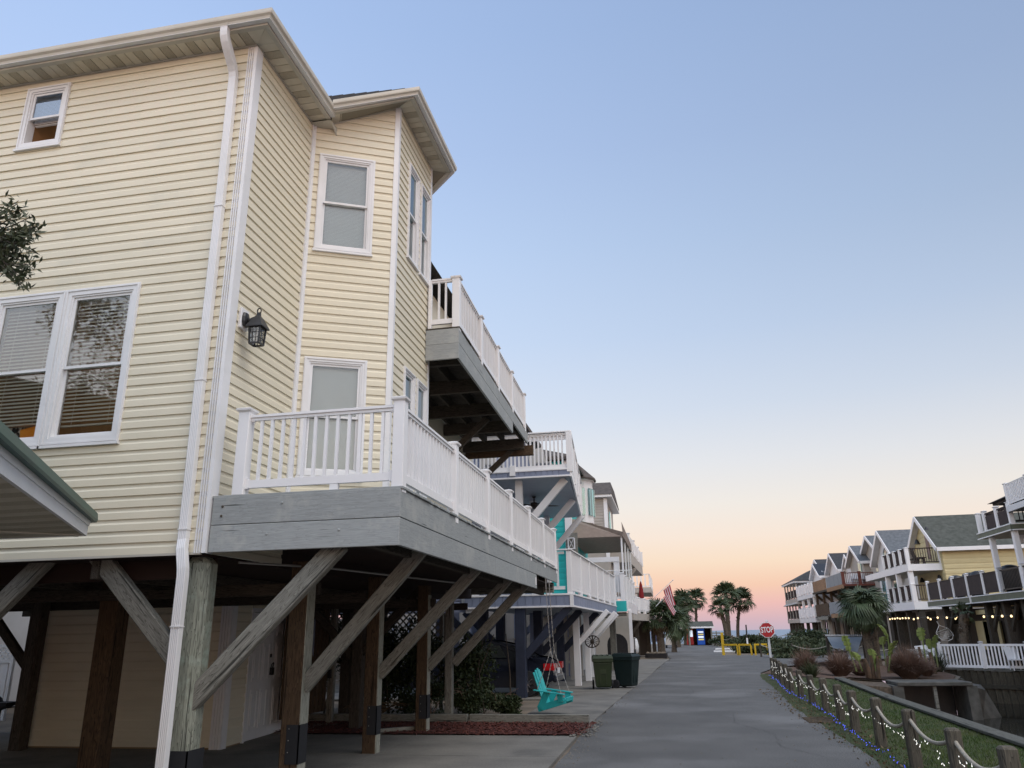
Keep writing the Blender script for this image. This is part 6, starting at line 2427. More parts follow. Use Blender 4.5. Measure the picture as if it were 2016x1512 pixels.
for (a, d) in zip(FP, FP[1:]):
    p0, p1 = V((a[0] + .0, a[1], a[2] - .10)), V((d[0], d[1], d[2] - .10))
    sag = R.uniform(.13, .2)
    pts = []
    for k in range(15):
        t = k / 14
        p = p0.lerp(p1, t)
        p.z -= sag * 4 * t * (1 - t) * (.9 + .2 * t)
        pts.append(p)
    RP.append(pts)
    q = B()
    q.tube(pts, .022, 8)
    # the lay of the rope
    for k in range(60):
        t = k / 60
        i = min(13, int(t * 14))
        c_ = pts[i].lerp(pts[i + 1], t * 14 - i)
    q.build('rope', MT['rope'], rf, smooth=True)


def lights(name, label, cat, paths, mt, step, r, wob):
    t = thing(name, label, cat, tuple(paths[0][0]))
    w = B()
    bl = B()
    for pts in paths:
        pts = [V(p) for p in pts]
        fine = []
        for a, d in zip(pts, pts[1:]):
            n = max(1, int((d - a).length / .05))
            for k in range(n):
                p = a.lerp(d, k / n) + V((R.gauss(0, wob), R.gauss(0, wob), R.gauss(0, wob)))
                p.z = max(p.z, .008)
                fine.append(p)
        w.tube(fine, .0028, 4, False)
        acc = 0
        for a, d in zip(fine, fine[1:]):
            acc += (d - a).length
            if acc > step:
                acc = 0
                q = d + V((R.gauss(0, .010), R.gauss(0, .010), -R.uniform(.0, .03)))
                q.z = max(q.z, .012)
                bl.bar(d, q, .004, .004) if (q - d).length > .008 else None
                bl.lathe([(r * .6, -r), (r, 0), (r * .5, r)], tuple(q), 5)
    w.build('light_wire', MT['wire'], t)
    bl.build('bulb_set', mt, t, kind='stuff')
    return t


paths = []
for i, pts in enumerate(RP):
    q = []
    for k, p in enumerate(pts):
        t = k / 14
        q.append(p + V((-.03 + .03 * math.sin(i * 2 + k), 0, .015 - (.16 + .06 * math.sin(i * 1.7)) * abs(math.sin(math.pi * (t * 1.0 + .35 + .1 * math.sin(i)))) * (0 if t < .05 else 1))))
    paths.append(q)
lights('fairy_lights', 'string of small white lights looped along the sagging rope', 'string lights', [sum(paths, [])], MT['bulb'], .075, .0062, .010)
bp = [(2.62, y, .02) for y in ()]
bpath = []
for (x, y, h) in FP:
    bpath.append((x - .10 + R.uniform(-.04, .03), y - .05, .02 + .02 * R.random()))
    bpath.append((x - .07 + R.uniform(-.08, .05), y + .8, .03 + .04 * R.random()))
lights('blue_lights', 'string of blue lights lying in the grass at the foot of the posts', 'string lights', [bpath[:-1]], MT['bluebulb'], .11, .006, .016)
dr = thing('drain_grate', 'low rusty drain grate in the grass edge beside the road', 'grate', (2.62, 16.6, 0))
q = B()
for k in range(6):
    q.bar((2.28, 15.6 + k * .16, .012), (2.75, 15.7 + k * .16, .012), .03, .02)
q.build('grate_bars', MT['trunk'], dr)

# ================================================================ CANAL walls
cw = thing('canal_bulkhead', 'timber bulkhead with a gray weathered cap along the grass side of the canal', 'retaining wall', (4.7, 15, -1.5))
for a, d in zip(CANAL_L, CANAL_L[1:]):
    n = max(1, int(math.hypot(d[0] - a[0], d[1] - a[1]) / 4.5))
    for k in range(n):
        p0 = V((*a, 0)).lerp(V((*d, 0)), k / n)
        p1 = V((*a, 0)).lerp(V((*d, 0)), (k + 1) / n)
        dd = (p1 - p0).normalized() * .004
        beam('cap_board', p0 + dd + V((.02, 0, .045)), p1 - dd + V((.02, 0, .045)), .27, .05, MT['capwood'], cw, bev=.008)
        beam('waler', p0 + V((.10, 0, -.12)), p1 + V((.10, 0, -.12)), .09, .14, MT['bulkhead'], cw)
    q = B()
    q.bar((a[0] + .03, a[1], -.85), (d[0] + .03, d[1], -.85), .06, 1.7)
    q.build('bulkhead_face', MT['bulkhead'], cw)
ch = thing('culvert', 'concrete box culvert with a flat lid at the head of the canal', 'culvert', (9, 33, -.3))
box('lid', (8.95, 32.1, -.33), (2.45, 1.7, .13), MT['headwall'], ch, bev=.02)
for x in (7.75, 10.15):
    box('side_wall', (x, 32.05, -1.0), (.34, 1.5, 1.22), MT['headwall'], ch)
box('center_post', (8.95, 31.4, -.98), (.11, .11, 1.2), MT['rawwood'], ch)
box('dark_backing', (8.95, 33.1, -1.1), (2.2, .1, 1.5), MT['black'], ch)  # black sheet stands in for the shade deep in the culvert
b = B()
b.add([(10.32, 31.5, -1.7), (11.3, 32.2, -1.7), (11.4, 33.4, -1.7), (10.32, 33.0, -1.7), (10.32, 31.5, -.45), (11.0, 32.6, -.62), (11.2, 33.6, -.5), (10.32, 33.0, -.35)], CUBE_F)
b.build('wing_wall', MT['headwall'], ch)
b = B()
b.add([(6.1, 30.6, -1.7), (7.6, 31.5, -1.7), (7.6, 32.9, -1.7), (5.9, 31.4, -1.7), (6.1, 30.6, -.28), (7.6, 31.5, -.45), (7.6, 32.9, -.3), (5.9, 31.4, -.05)], CUBE_F)
b.build('wing_wall', MT['trunk'], ch)
cr = thing('canal_far_wall', 'tall dark plank bulkhead on the far side of the canal below the white fence', 'retaining wall', (16, 35, -1))
path = [CANAL_END[3], CANAL_END[4], CANAL_R[0], CANAL_R[1], (30, 26.8)]
for i, (a, d) in enumerate(zip(path, path[1:])):
    a, d = V((*a, 0)), V((*d, 0))
    L = (d - a).length
    n = int(L / .26)
    u = (d - a) / L
    o = V((u.y, -u.x, 0))
    for k in range(n):
        p = a + u * (L * (k + .5) / n) - o * R.uniform(0, .02) + o * .02
        zt = -.24 - (.25 if i == 0 else 0) + R.uniform(-.02, .02)
        beam('plank', (p.x, p.y, -1.7), (p.x, p.y, zt), L / n - .012, .05, MT['bulkhead'], cr, bev=0)
    beam('waler', a + o * .08 + V((0, 0, -.86)), d + o * .08 + V((0, 0, -.86)), .1, .16, MT['bulkhead'], cr)
    beam('cap_board', a + V((0, 0, -.19 - (.25 if i == 0 else 0))), d + V((0, 0, -.19 - (.25 if i == 0 else 0))), .22, .05, MT['capwood'], cr)

# white picket fence on top of it
wf = thing('picket_fence', 'white vinyl picket fence on top of the canal bulkhead at the right', 'fence', (14, 37.5, -.15))
a, d = V((11.72, 39.45, 0)), V((21.5, 32.2, 0))
n = 7
ztop = .82
for k in range(n + 1):
    p = a.lerp(d, k / n)
    railpost(wf, p.x, p.y, -.16, 1.12, .13)
for k in range(n):
    p, q = a.lerp(d, k / n), a.lerp(d, (k + 1) / n)
    u = (q - p).normalized()
    for z, h in ((ztop - .02, .09), (-.08, .11)):
        beam('fence_rail', p + V((0, 0, z)), q + V((0, 0, z)), .05, h, MT['rail'], wf, bev=0)
    m = 12
    me = boxmesh((.062, .022, .83), 0, MT['rail'])
    for j in range(m):
        t = p.lerp(q, (j + .75) / (m + .5))
        new('picket', me, None, wf, MX.Translation((t.x, t.y, .36)) @ MX.Rotation(math.atan2(u.y, u.x), 4, 'Z'))

# ================================================================ PLANTS round the canal head
def grassclump(label, x, y, z, r, h, n, mt, seed, name='ornamental_grass', cat='grass clump', group=None, arch=.45):
    g = np.random.default_rng(seed)
    a = g.uniform(0, 6.28, n)
    rad = r * np.sqrt(g.uniform(0, 1, n))
    b0 = np.stack([x + .25 * rad * np.cos(a), y + .25 * rad * np.sin(a), np.full(n, z)], 1)
    hh = h * g.uniform(.55, 1.08, n) * (1 - .35 * (rad / r) ** 2)
    m_ = b0 + np.stack([.45 * rad * np.cos(a), .45 * rad * np.sin(a), hh * .6], 1)
    t_ = b0 + np.stack([rad * np.cos(a), rad * np.sin(a), hh - arch * hh * (rad / r) ** 2], 1) + g.normal(0, .04, (n, 3))
    w = g.uniform(.004, .010, n)
    s = np.stack([-np.sin(a + g.normal(0, 1, n)), np.cos(a), np.zeros(n)], 1) * w[:, None]
    vs = np.stack([b0 - s, b0 + s, m_ + s, m_ - s, t_, t_ + s * .3], 1).reshape(-1, 3)
    i = np.arange(n)[:, None] * 6
    fs = np.concatenate([i + np.array([[0, 1, 2, 3]]), i + np.array([[3, 2, 5, 4]])], 0)
    t = thing(name, label, cat, (x, y, z), group)
    npmesh('blades', vs, fs, mt, t, kind='stuff')
    return t


GG = 'russet ornamental grasses by the canal head'
grassclump('leftmost russet grass clump, beside the stop sign post', 5.05, 33.6, -.05, .65, 1.05, 1100, MT['muhly'], 1, group=GG)
grassclump('russet grass clump between the stop sign and the banana plants', 6.15, 32.7, -.12, .75, 1.0, 1500, MT['muhly'], 2, group=GG)
grassclump('largest russet grass mound above the culvert', 8.85, 33.9, -.28, 1.0, 1.3, 2400, MT['muhly'], 3, group=GG)
grassclump('russet grass clump behind the banana plants', 7.4, 35.4, -.25, .6, .7, 800, MT['muhly'], 4, group=GG)
grassclump('russet grass clump right of the largest mound, by the banana stem', 9.9, 35.4, -.28, .55, .8, 700, MT['muhly'], 14, group=GG)
grassclump('dark green spiky yucca beside the leftmost russet grass', 4.65, 29.9, -.02, .42, .65, 260, MT['shrub'], 5, 'yucca', 'yucca', arch=.2)
grassclump('dark spiky yucca at the left end of the white picket fence', 11.2, 38.4, -.28, .7, 1.15, 300, MT['hedge'], 6, 'yucca', 'yucca', arch=.2)


def banana(label, x, y, z, leafs, stems, h, seed):
    g = random.Random(seed)
    t = thing('banana_plant', label, 'banana plant', (x, y, z), 'banana plants by the canal')
    for k in range(stems):
        dx, dy = g.uniform(-.35, .35), g.uniform(-.2, .2)
        q = B()
        q.tube([(x + dx * .6, y + dy, z - .05), (x + dx * .8, y + dy, z + h * .4 * g.uniform(.7, 1.2)), (x + dx, y + dy, z + h * .75 * g.uniform(.7, 1.05))], [.085, .07, .05], 8)
        q.build('stem', MT['bananastem'], t)
    for (dx, dy, z0, l, lean, tw) in leafs:
        q = B()
        m = 13
        pts = []
        for k in range(m + 1):
            s = k / m
            c = V((x + dx + lean * (s + .6 * s * s) * l, y + dy - .25 * s * l * abs(tw), z + z0 + l * s - .28 * l * s ** 3 * (1 + abs(lean))))
            w = (.21 if k % 3 else .13) * math.sin(math.pi * min(1, .08 + s * .90)) ** .6 * (1 if s < .97 else .3)
            side = V((math.cos(tw), math.sin(tw), .25 * math.sin(k * 2.1 + dx * 9)))
            pts.append((c - side * w * g.uniform(.85, 1.05) + V((0, .06, -.02)), c, c + side * w * g.uniform(.85, 1.05) + V((0, .06, -.02))))
        for k in range(m):
            a, d = pts[k], pts[k + 1]
            q.quad(a[0], a[1], d[1], d[0])
            q.quad(a[1], a[2], d[2], d[1])
        q.tube([V((x + dx * .8, y + dy, z + .3)), V((x + dx, y + dy, z + z0)), pts[2][1], pts[-1][1]], [.03, .025, .014, .006], 5, False)
        q.build('banana_leaf', MT['banana'], t, fix=False)
    return t


z_ = gz(7, 34)
banana('left banana clump with brown stems and four bright leaves', 7.5, 33.6, -.3, [(-.75, 0, 1.05, .85, -.1, .5), (.15, .2, .75, .55, -.1, .4), (.70, 0, .85, .85, .25, .7), (-.45, .1, .7, .5, -.3, .3), (.1, -.1, .55, .5, .3, .9)], 6, 1.2, 1)
banana('banana plant whose broad leaf hangs by the big right palm', 9.0, 37.6, -.3, [(.2, 0, 1.5, .85, -.3, .8), (.0, .2, 1.2, .5, .2, .3)], 3, 1.3, 2)
banana('slim banana shoot with one upright leaf behind the largest grass mound', 10.35, 36.8, -.3, [(.0, 0, 1.35, .75, .03, .2)], 1, 1.6, 3)
banana('right banana plant with a dark stem left of the white fence', 10.75, 37.0, -.3, [(.1, 0, 1.05, .75, .14, .6), (-.05, .05, 1.0, .6, -.05, .5)], 1, 1.55, 4)

SG = 'dark dune shrubs before the beach'
k = 0
labs = ['dark dune shrub under the left of the central palms', 'dark dune shrub right under the central palms', 'low dune shrub behind the middle yellow barrier', 'dune shrub beside the slim marker post', 'wide dune shrub behind the stop sign',
        'tall dark shrub right of the stop sign', 'dense dark shrub below the far porch house', 'long dark hedge shrub in front of the gray lean-to roof', 'dune shrub on the skyline between the marker post and the stop sign', 'farthest low shrub against the sea', 'dark shrub at the foot of the far house stilts', 'shrub between the rope line and the far stilts']
for (px, py, y, rx, rz_) in ((1432, 1262, 88, 2.2, .9), (1462, 1262, 80, 2.0, .7), (1475, 1272, 62, 1.7, .55), (1490, 1258, 78, 2.1, .8), (1520, 1262, 66, 2.2, .9),
                            (1555, 1262, 60, 2.0, 1.0), (1585, 1262, 66, 2.6, 1.1), (1600, 1270, 55, 2.4, .9), (1490, 1250, 104, 3.0, .8), (1455, 1247, 112, 3.5, .5), (1600, 1258, 84, 3.0, 1.1), (1560, 1272, 50, 2.2, .6)):
    c = ony(px, py, y)
    zg = gz(c.x, y) - .05
    rz_ *= .72 if k not in (5, 6, 7) else .9
    t = thing('dune_shrub', labs[k], 'shrub', (c.x, y, zg), SG)
    pp = blob_pts(3200, (c.x, y, zg + rz_ * .5), (rx, rx * .6, rz_), 200 + k, .25, 10)
    pp = pp[pp[:, 2] > zg]
    leaves('foliage', pp, .22, .05, MT['shrub'] if k % 3 else MT['hedge'], t, droop=-.6, kind='stuff')
    k += 1
pf = thing('path_rope_fence', 'thin far rope fence sagging across the russet grasses toward the dunes', 'fence', (6, 44, 0))
ps = [V((*p, 0)) for p in ((5.3, 52), (6.9, 50), (8.6, 48), (10.2, 47), (11.8, 46.5))]
for p in ps:
    beam('fence_post', (p.x, p.y, gz(p.x, p.y) - .1), (p.x, p.y, gz(p.x, p.y) + .8), .1, .1, MT['fencepost'], pf)
for a, d in zip(ps, ps[1:]):
    q = B()
    q.tube([a.lerp(d, t) + V((0, 0, gz(a.x, a.y) + .72 - .9 * t * (1 - t))) for t in np.linspace(0, 1, 9)], .025, 5)
    q.build('rope', MT['rope'], pf)
pf = thing('beach_rope_fence', 'far rope line on posts across the dune shrubs by the central palms', 'fence', (7, 80, 0))
ps = [V((x, y, 0)) for x, y in ((4.5, 90), (6, 84), (8.2, 80), (10.5, 76), (12.5, 70))]
for p in ps:
    beam('fence_post', (p.x, p.y, gz(p.x, p.y) - .1), (p.x, p.y, gz(p.x, p.y) + 1.0), .12, .12, MT['fencepost'], pf)
for a, d in zip(ps, ps[1:]):
    q = B()
    q.tube([a.lerp(d, t) + V((0, 0, gz(a.x, a.y) + .9 - 1.0 * t * (1 - t))) for t in np.linspace(0, 1, 7)], .03, 5)
    q.build('rope', MT['rope'], pf)
bw = thing('boardwalk_rail', 'weathered board rails of the beach walkway left of the central palms', 'fence', (5, 108, 0))
for k in range(4):
    beam('board_rail', (4.6, 110, .3 + k * .32), (6.9, 108, .3 + k * .32), .06, .14, MT['rawwood'], bw)
for k in range(3):
    beam('fence_post', (4.6 + k * 1.15, 110 - k, -.3), (4.6 + k * 1.15, 110 - k, 1.5), .14, .14, MT['rawwood'], bw)

# ================================================================ THE RIGHT-HAND ROW
GX = 14.0


def deck_r(par, y0, y1, x0, x1, zb, zt, rim, near=True, floor=None):
    """deck slab with a coloured rim towards the canal (x0) and the near end (y0)"""
    q = B()
    q.box((x0 + .04, y0 + .04, zb + .01), (x1, y1, zt))
    q.build('deck_floor', floor or MT['clapwhite'], par)
    beam('rim_board', (x0, y0, (zb + zt) / 2), (x0, y1, (zb + zt) / 2), .05, zt - zb, rim, par)
    beam('rim_board', (x0, y0, (zb + zt) / 2), (x1, y0, (zb + zt) / 2), .05, zt - zb, rim, par)


def panel_rail(par, a, b, z, posts, pm, sm, h=.95, kind='screen', pw=.14):
    """white posts with dark screens or balusters between"""
    P = run(a, b, posts)
    for p in P:
        railpost(par, p.x, p.y, z, h + .08, pw, pm)
    for p, q in zip(P, P[1:]):
        u = (q - p).normalized()
        p2, q2 = p + u * pw * .5, q - u * pw * .5
        if kind == 'screen':
            beam('rail_screen', (p2.x, p2.y, z + .48), (q2.x, q2.y, z + .48), .03, .80, sm, par)
            beam('screen_frame', (p2.x, p2.y, z + .90), (q2.x, q2.y, z + .90), .06, .05, sm, par)
            beam('screen_frame', (p2.x, p2.y, z + .07), (q2.x, q2.y, z + .07), .06, .05, sm, par)
        else:
            railing(par, p2, q2, z + .93, z + .08, sm, sp=.14, bal=.03, single=False, bh=.05)


def gable(par, y0, y1, x0, x1, zw, zp, wm, rm, over=.35, zbase=2.6, expo=.3, sid=True):
    """house body with a gable towards the canal and the ridge running away from it"""
    ym = (y0 + y1) / 2
    q = B()
    q.add([(x0, y0, zbase), (x0, y1, zbase), (x0, y1, zw), (x0, ym, zp), (x0, y0, zw)], [(0, 1, 2, 3, 4)])
    q.add([(x0, y0, zbase), (x1, y0, zbase), (x1, y0, zw), (x0, y0, zw)], [(0, 1, 2, 3)])
    q.add([(x0, y1, zbase), (x1, y1, zbase), (x1, y1, zw), (x0, y1, zw)], [(0, 1, 2, 3)])
    q.add([(x1, y0, zbase), (x1, y1, zbase), (x1, y1, zw), (x1, ym, zp), (x1, y0, zw)], [(0, 1, 2, 3, 4)])
    w = q.build('wall', wm, par, fix=False)
    if sid:
        siding(w, (x0, y0 - .002, 0), (1, 0), x1 - x0, zbase, zw - .02, wm, seams=False, exp=expo, out=.03)
        n = int((zp - zbase) / expo)
        for k in range(n):
            z = zbase + k * expo
            half = (y1 - y0) / 2 if z + expo < zw else (y1 - y0) / 2 * (zp - z - expo) / (zp - zw)
            if half > .25:
                box('siding_board', (x0 - .012, ym, z + expo * .5), (.024, half * 2 - .15, expo - .025), wm, w)
    sl = (zp - zw) / ((y1 - y0) / 2)
    for s in (-1, 1):
        ye = (y0 if s < 0 else y1) + s * over
        ze = zw - over * sl
        q = B()
        vs = [(x0 - over, ym, zp + .04), (x1 + over, ym, zp + .04), (x1 + over, ye, ze + .04), (x0 - over, ye, ze + .04)]
        q.add(vs + [(p[0], p[1], p[2] + .12) for p in vs], CUBE_F)
        q.build('roof', rm, par)
        q = B()
        vs = [(x0 - over + .01, ym, zp - .01), (x0 + .02, ym, zp - .01), (x0 + .02, ye, ze - .01), (x0 - over + .01, ye, ze - .01)]
        q.add(vs + [(p[0], p[1], p[2] + .03) for p in vs], CUBE_F)
        q.build('rake_soffit', MT['clapwhite'], par)
        beam('rake_board', (x0 - over - .03, ym, zp + .04), (x0 - over - .03, ye, ze + .04), .05, .26, MT['rail'], par, (1, 0, 0) if False else (0, 0, 1))
        beam('eave_board', (x0 - over, ye + s * .03, ze + .04), (x1 + over, ye + s * .03, ze + .04), .05, .22, MT['rail'], par)
    return w


# ---- nearest: sage skirted decks
hs = thing('sage_house', 'nearest right-hand house with sage green skirted decks and brown screens', 'house', (17, 36, 0))
deck_r(hs, 24.0, 47.6, GX, 19.5, 2.60, 2.92, MT['greenrim'], floor=MT['darkwood'])
for (y0, y1) in ((24.1, 30.5), (30.6, 40.95), (41.05, 47.5)):
    skirt(hs, (GX - .035, y1), (GX - .035, y0), 2.63, 2.88, MT['greenrim'], .24)
beam('rim_trim', (GX - .05, 41.0, 2.60), (GX - .05, 41.0, 2.95), .10, .07, MT['rail'], hs)
panel_rail(hs, (GX + .08, 47.4), (GX + .08, 37.4), 2.94, 2.15, MT['rail'], MT['brownscreen'], .98)
panel_rail(hs, (GX + .08, 37.4), (GX + .08, 26), 2.94, 2.4, MT['rail'], MT['black'], .98, 'bal')
for y in (46, 43.6, 40.2, 38.2, 36.2, 33.5, 30.5):
    for x in (GX + .35, GX + 3.2):
        beam('house_pile', (x, y, -.3), (x, y, 2.6), .28, .28, MT['darkwood'], hs)
    beam('knee_brace', (GX + .4, y, 1.3), (GX + .4, y - 1.1, 2.5), .12, .18, MT['darkwood'], hs)
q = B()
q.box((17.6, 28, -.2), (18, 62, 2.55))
q.build('dark_backing', MT['fan'], hs)  # dark sheet added to hide the sky and paint the shade between piles
for (xa, xb, ya, yb, m) in ((1945, 1966, 1222, 1278, 'clapyellow'), (1930, 1942, 1222, 1278, 'clapyellow'), (1980, 2003, 1210, 1221, 'orangewood'), (1830, 1872, 1228, 1276, 'clapgray'), (1880, 1896, 1228, 1276, 'clapgray')):
    p, q = onx(xa, yb, 17.45), onx(xb, ya, 17.45)
    box('back_wall_panel', (17.5, (p.y + q.y) / 2, (p.z + q.z) / 2), (.1, abs(p.y - q.y), abs(q.z - p.z)), MT[m], hs)
for (xa, xb) in ((1921, 1955), (1971, 2000)):
    p, q = onx(xa, 1210, 17.3), onx(xb, 1199, 17.3)
    box('transom_panel', (17.35, (p.y + q.y) / 2, (p.z + q.z) / 2), (.06, abs(p.y - q.y), abs(q.z - p.z)), MT['clapyellow'], hs)
# upper sage deck
US = 5.30
deck_r(hs, 35.1, 38.75, GX, 19.5, US, US + .26, MT['greenrim'], floor=MT['clapgray'])
skirt(hs, (GX - .035, 38.7), (GX - .035, 35.1), US + .03, US + .23, MT['greenrim'], .22)
skirt(hs, (GX, 35.06), (19.4, 35.06), US + .03, US + .23, MT['greenrim'], .3)
for y in (38.6, 37.85, 36.5, 35.2):
    railpost(hs, GX + .1, y, US + .27, .92, .17)
for y0, y1 in ((37.85, 36.5), (36.5, 35.2)):
    beam('rail_screen', (GX + .1, y0 - .1, US + .62), (GX + .1, y1 + .1, US + .62), .04, .55, MT['brownscreen'], hs)
    beam('screen_frame', (GX + .1, y0 - .1, US + 1.02), (GX + .1, y1 + .1, US + 1.02), .06, .06, MT['brownscreen'], hs)
    q = B()
    for k in range(7):
        yy = y0 - .15 + (y1 - y0 + .3) * (k + .5) / 7
        q.bar((GX + .1, yy, US + .9), (GX + .1, yy, US + 1.0), .04, .04)
    q.build('baluster_set', MT['brownscreen'], hs, kind='stuff')
railing(hs, (GX + .25, 35.2), (19, 35.2), US + 1.05, US + .33, MT['black'], single=False, sp=.16, bal=.03)
for y in (37.7, 35.3):
    beam('deck_post', (GX + .15, y, 2.95), (GX + .15, y, US), .20, .20, MT['rail'], hs)
beam('drain_pipe', (GX + 1.1, 35.9, 2.95), (GX + .9, 35.9, US + .1), .09, .09, MT['fan'], hs)
q = B()
q.box((GX + .5, 36.0, US - .45), (GX + .85, 36.25, US - .12))
q.build('wall_speaker', MT['plasticwhite'], hs)
# white higher balcony, house body and roof
deck_r(hs, 24.0, 35.1, GX - .02, 19.5, 6.02, 6.26, MT['clapwhite'], floor=MT['black'])
P = run((GX + .08, 35.0), (GX + .08, 25), 2.0)
for p in P:
    railpost(hs, p.x, p.y, 6.28, .95, .16)
for p, q in zip(P, P[1:]):
    railing(hs, p, q, 7.17, 6.34, single=False, sp=.14, bal=.07)
q = B()
q.prism([(GX + .7, 38.3, 6.74), (GX + .7, 35.6, 6.74), (19, 35.6, 6.74), (19, 38.3, 6.74)], (0, 0, .1))
q.add([(GX + .5, 38.4, 6.84), (GX + .5, 34, 6.84), (20, 34, 6.84), (20, 38.4, 6.84), (GX + 3, 36.6, 7.9), (GX + 3, 34, 7.9), (20, 34, 7.9), (20, 36.6, 7.9)], CUBE_F)
q.build('side_roof', MT['brownroof'], hs)
q = B()
q.tube([(GX + 1.0, 37.9, 6.7), (GX + 1.05, 37.5, 6.55), (GX + 1.5, 36.6, 6.45), (GX + 1.6, 36.4, 6.2)], .05, 6)
q.build('gutter_pipe', MT['fan'], hs)
q = B()
q.box((16.0, 24, 2.95), (19.3, 36.2, 6.0))
q.build('wall', MT['clapgray'], hs)
gable(hs, 28.3, 34.1, 15.3, 19.5, 8.0, 10.5, MT['clapgray'], MT['brownroof'], .4, 6.3, sid=False)
railing(hs, (GX + .9, 34.1), (GX + 4.0, 34.1), 4.0, 2.98, single=False, sp=.11, bal=.06)
box('rail_post', (GX + .85, 34.1, 3.5), (.2, .2, 1.2), MT['rail'], hs)

q = B()
q.box((15.5, -14, -.3), (24, 22.5, 8.2))
q.build('south_light_block', MT['clapgray'], hs)  # unseen stretch of the row, added to block low sky light
# things under and on the sage decks
bl = thing('string_bulbs', 'row of warm round bulbs strung under the sage and white decks', 'string lights', (13.9, 42, 2.2))
q = B()
w = B()
last = None
for (px, py) in ((1752, 1219), (1757, 1218), (1762, 1218), (1767, 1217), (1772, 1218), (1777, 1217), (1783, 1217), (1789, 1217), (1799, 1219), (1807, 1217), (1827, 1216), (1832, 1219), (1846, 1216), (1864, 1216), (1881, 1218), (1883, 1215), (1937, 1214), (1954, 1214), (1973, 1213), (1991, 1213)):
    c = onx(px, py, 14.02)
    q.lathe([(.022, -.05), (.045, -.015), (.045, .015), (.02, .05)], tuple(c), 7)
    if last is not None and (c - last).length < 3.5:
        w.tube([last + V((0, 0, .06)), last.lerp(c, .5) + V((0, 0, .02)), c + V((0, 0, .06))], .010, 4, False)
    last = c
w.build('light_wire', MT['black'], bl)
q.build('bulb_set', MT['warmbulb'], bl, kind='stuff')
hc = thing('hammock_chair', 'white rope hanging hammock chair under the sage deck', 'hammock', (12.8, 40.2, 1.2))
HY_ = 41.2
h = lambda px, py, dy=0: ony(px, py, HY_ + dy)
q = B()
a, d, e = h(1849, 1231), h(1843, 1246, -.2), h(1866, 1237, .1)
q.tube([h(1844, 1223), a], .015, 5)
for u in (d, e):
    q.tube([a, u], .012, 5)
q.build('hanging_rope', MT['net'], hc)
q = B()
q.tube([d, e], .025, 6)
q.build('spreader_bar', MT['rawwood'], hc)
q = B()
bot = h(1866, 1262, 0)
rim = [d, h(1848, 1254, -.25), h(1856, 1261, -.3), bot, h(1875, 1258, .1), h(1877, 1250, .2), h(1872, 1243, .2), e]
q.tube(rim, .02, 5, False)
for k in range(12):
    t = k / 11
    p = e.lerp(e + V((.02, 0, -.02)), t)
    r_ = rim[2].lerp(rim[5], t) + V((0, .15, -.05 * math.sin(t * 3.1)))
    q.tube([e, e.lerp(r_, .5) + V((0, .1, -.04)), r_], .009, 4, False)
for k in range(5):
    t = (k + 1) / 6
    q.tube([d.lerp(rim[2], t), e.lerp(rim[4], t) + V((0, .25, -.05)), ], .008, 4, False)
q.build('rope_net', MT['net'], hc)
for k, (px, py, y, lab) in enumerate(((1818, 1282, 41.0, 'white plastic chair on the left behind the slatted table'), (1836, 1283, 43, 'white chair seat behind the hammock chair'), (1994, 1272, 37.5, 'white folding chair leaning under the sage deck at the far right'))):
    c = ony(px, py, y)
    zg = -.2
    ch_ = thing('patio_chair', lab, 'chair', (c.x, y, zg))
    box('seat', (c.x, y, zg + .42), (.48, .45, .04), MT['plasticwhite'], ch_)
    beam('backrest', (c.x, y + .2, zg + .42), (c.x - .05, y + .32, zg + .95), .46, .03, MT['plasticwhite'], ch_, (0, 1, 0))
    for sx in (-1, 1):
        for sy in (-1, 1):
            beam('leg', (c.x + sx * .2, y + sy * .2, zg), (c.x + sx * .2, y + sy * .2, zg + .42), .04, .04, MT['plasticwhite'], ch_)
tb = thing('slatted_table', 'weathered slatted picnic table beside the right banana plant', 'table', (11.4, 39.0, -.2))
c = ony(1813, 1285, 39.5)
for k in range(6):
    beam('table_slat', (c.x - .32 + k * .125, 39.2, .42), (c.x - .36 + k * .14, 40.2, .62), .10, .03, MT['rawwood'], tb)
for sx in (-.28, .28):
    beam('leg', (c.x + sx, 39.3, -.25), (c.x + sx, 39.3, .42), .07, .07, MT['rawwood'], tb)
    beam('leg', (c.x + sx, 40.1, -.25), (c.x + sx, 40.1, .58), .07, .07, MT['rawwood'], tb)
beam('bench_plank', (c.x - .45, 38.9, .05), (c.x + .42, 38.9, .05), .25, .04, MT['rawwood'], tb)
for k, (px, y) in enumerate(((1880, 43.0), (1908, 41.0), (1925, 39.4), (1990, 36.6))):
    lab = ('dark wicker chair back above the brown screens, leftmost', 'black domed grill cover above the brown screens', 'black chair back right of the domed cover above the screens', 'dark chair behind the black balusters at the right edge')[k]
    c = onx(px, 1132, 14.9)
    t = thing('deck_chair', lab, 'chair', (14.9, c.y, 2.95))
    q = B()
    q.lathe([(.30, 0), (.36, .45), (.40, .95), (.30, 1.14), (.1, 1.2)], (14.9, c.y, 2.95), 9)
    q.build('seat_back', MT['black'], t, smooth=True)

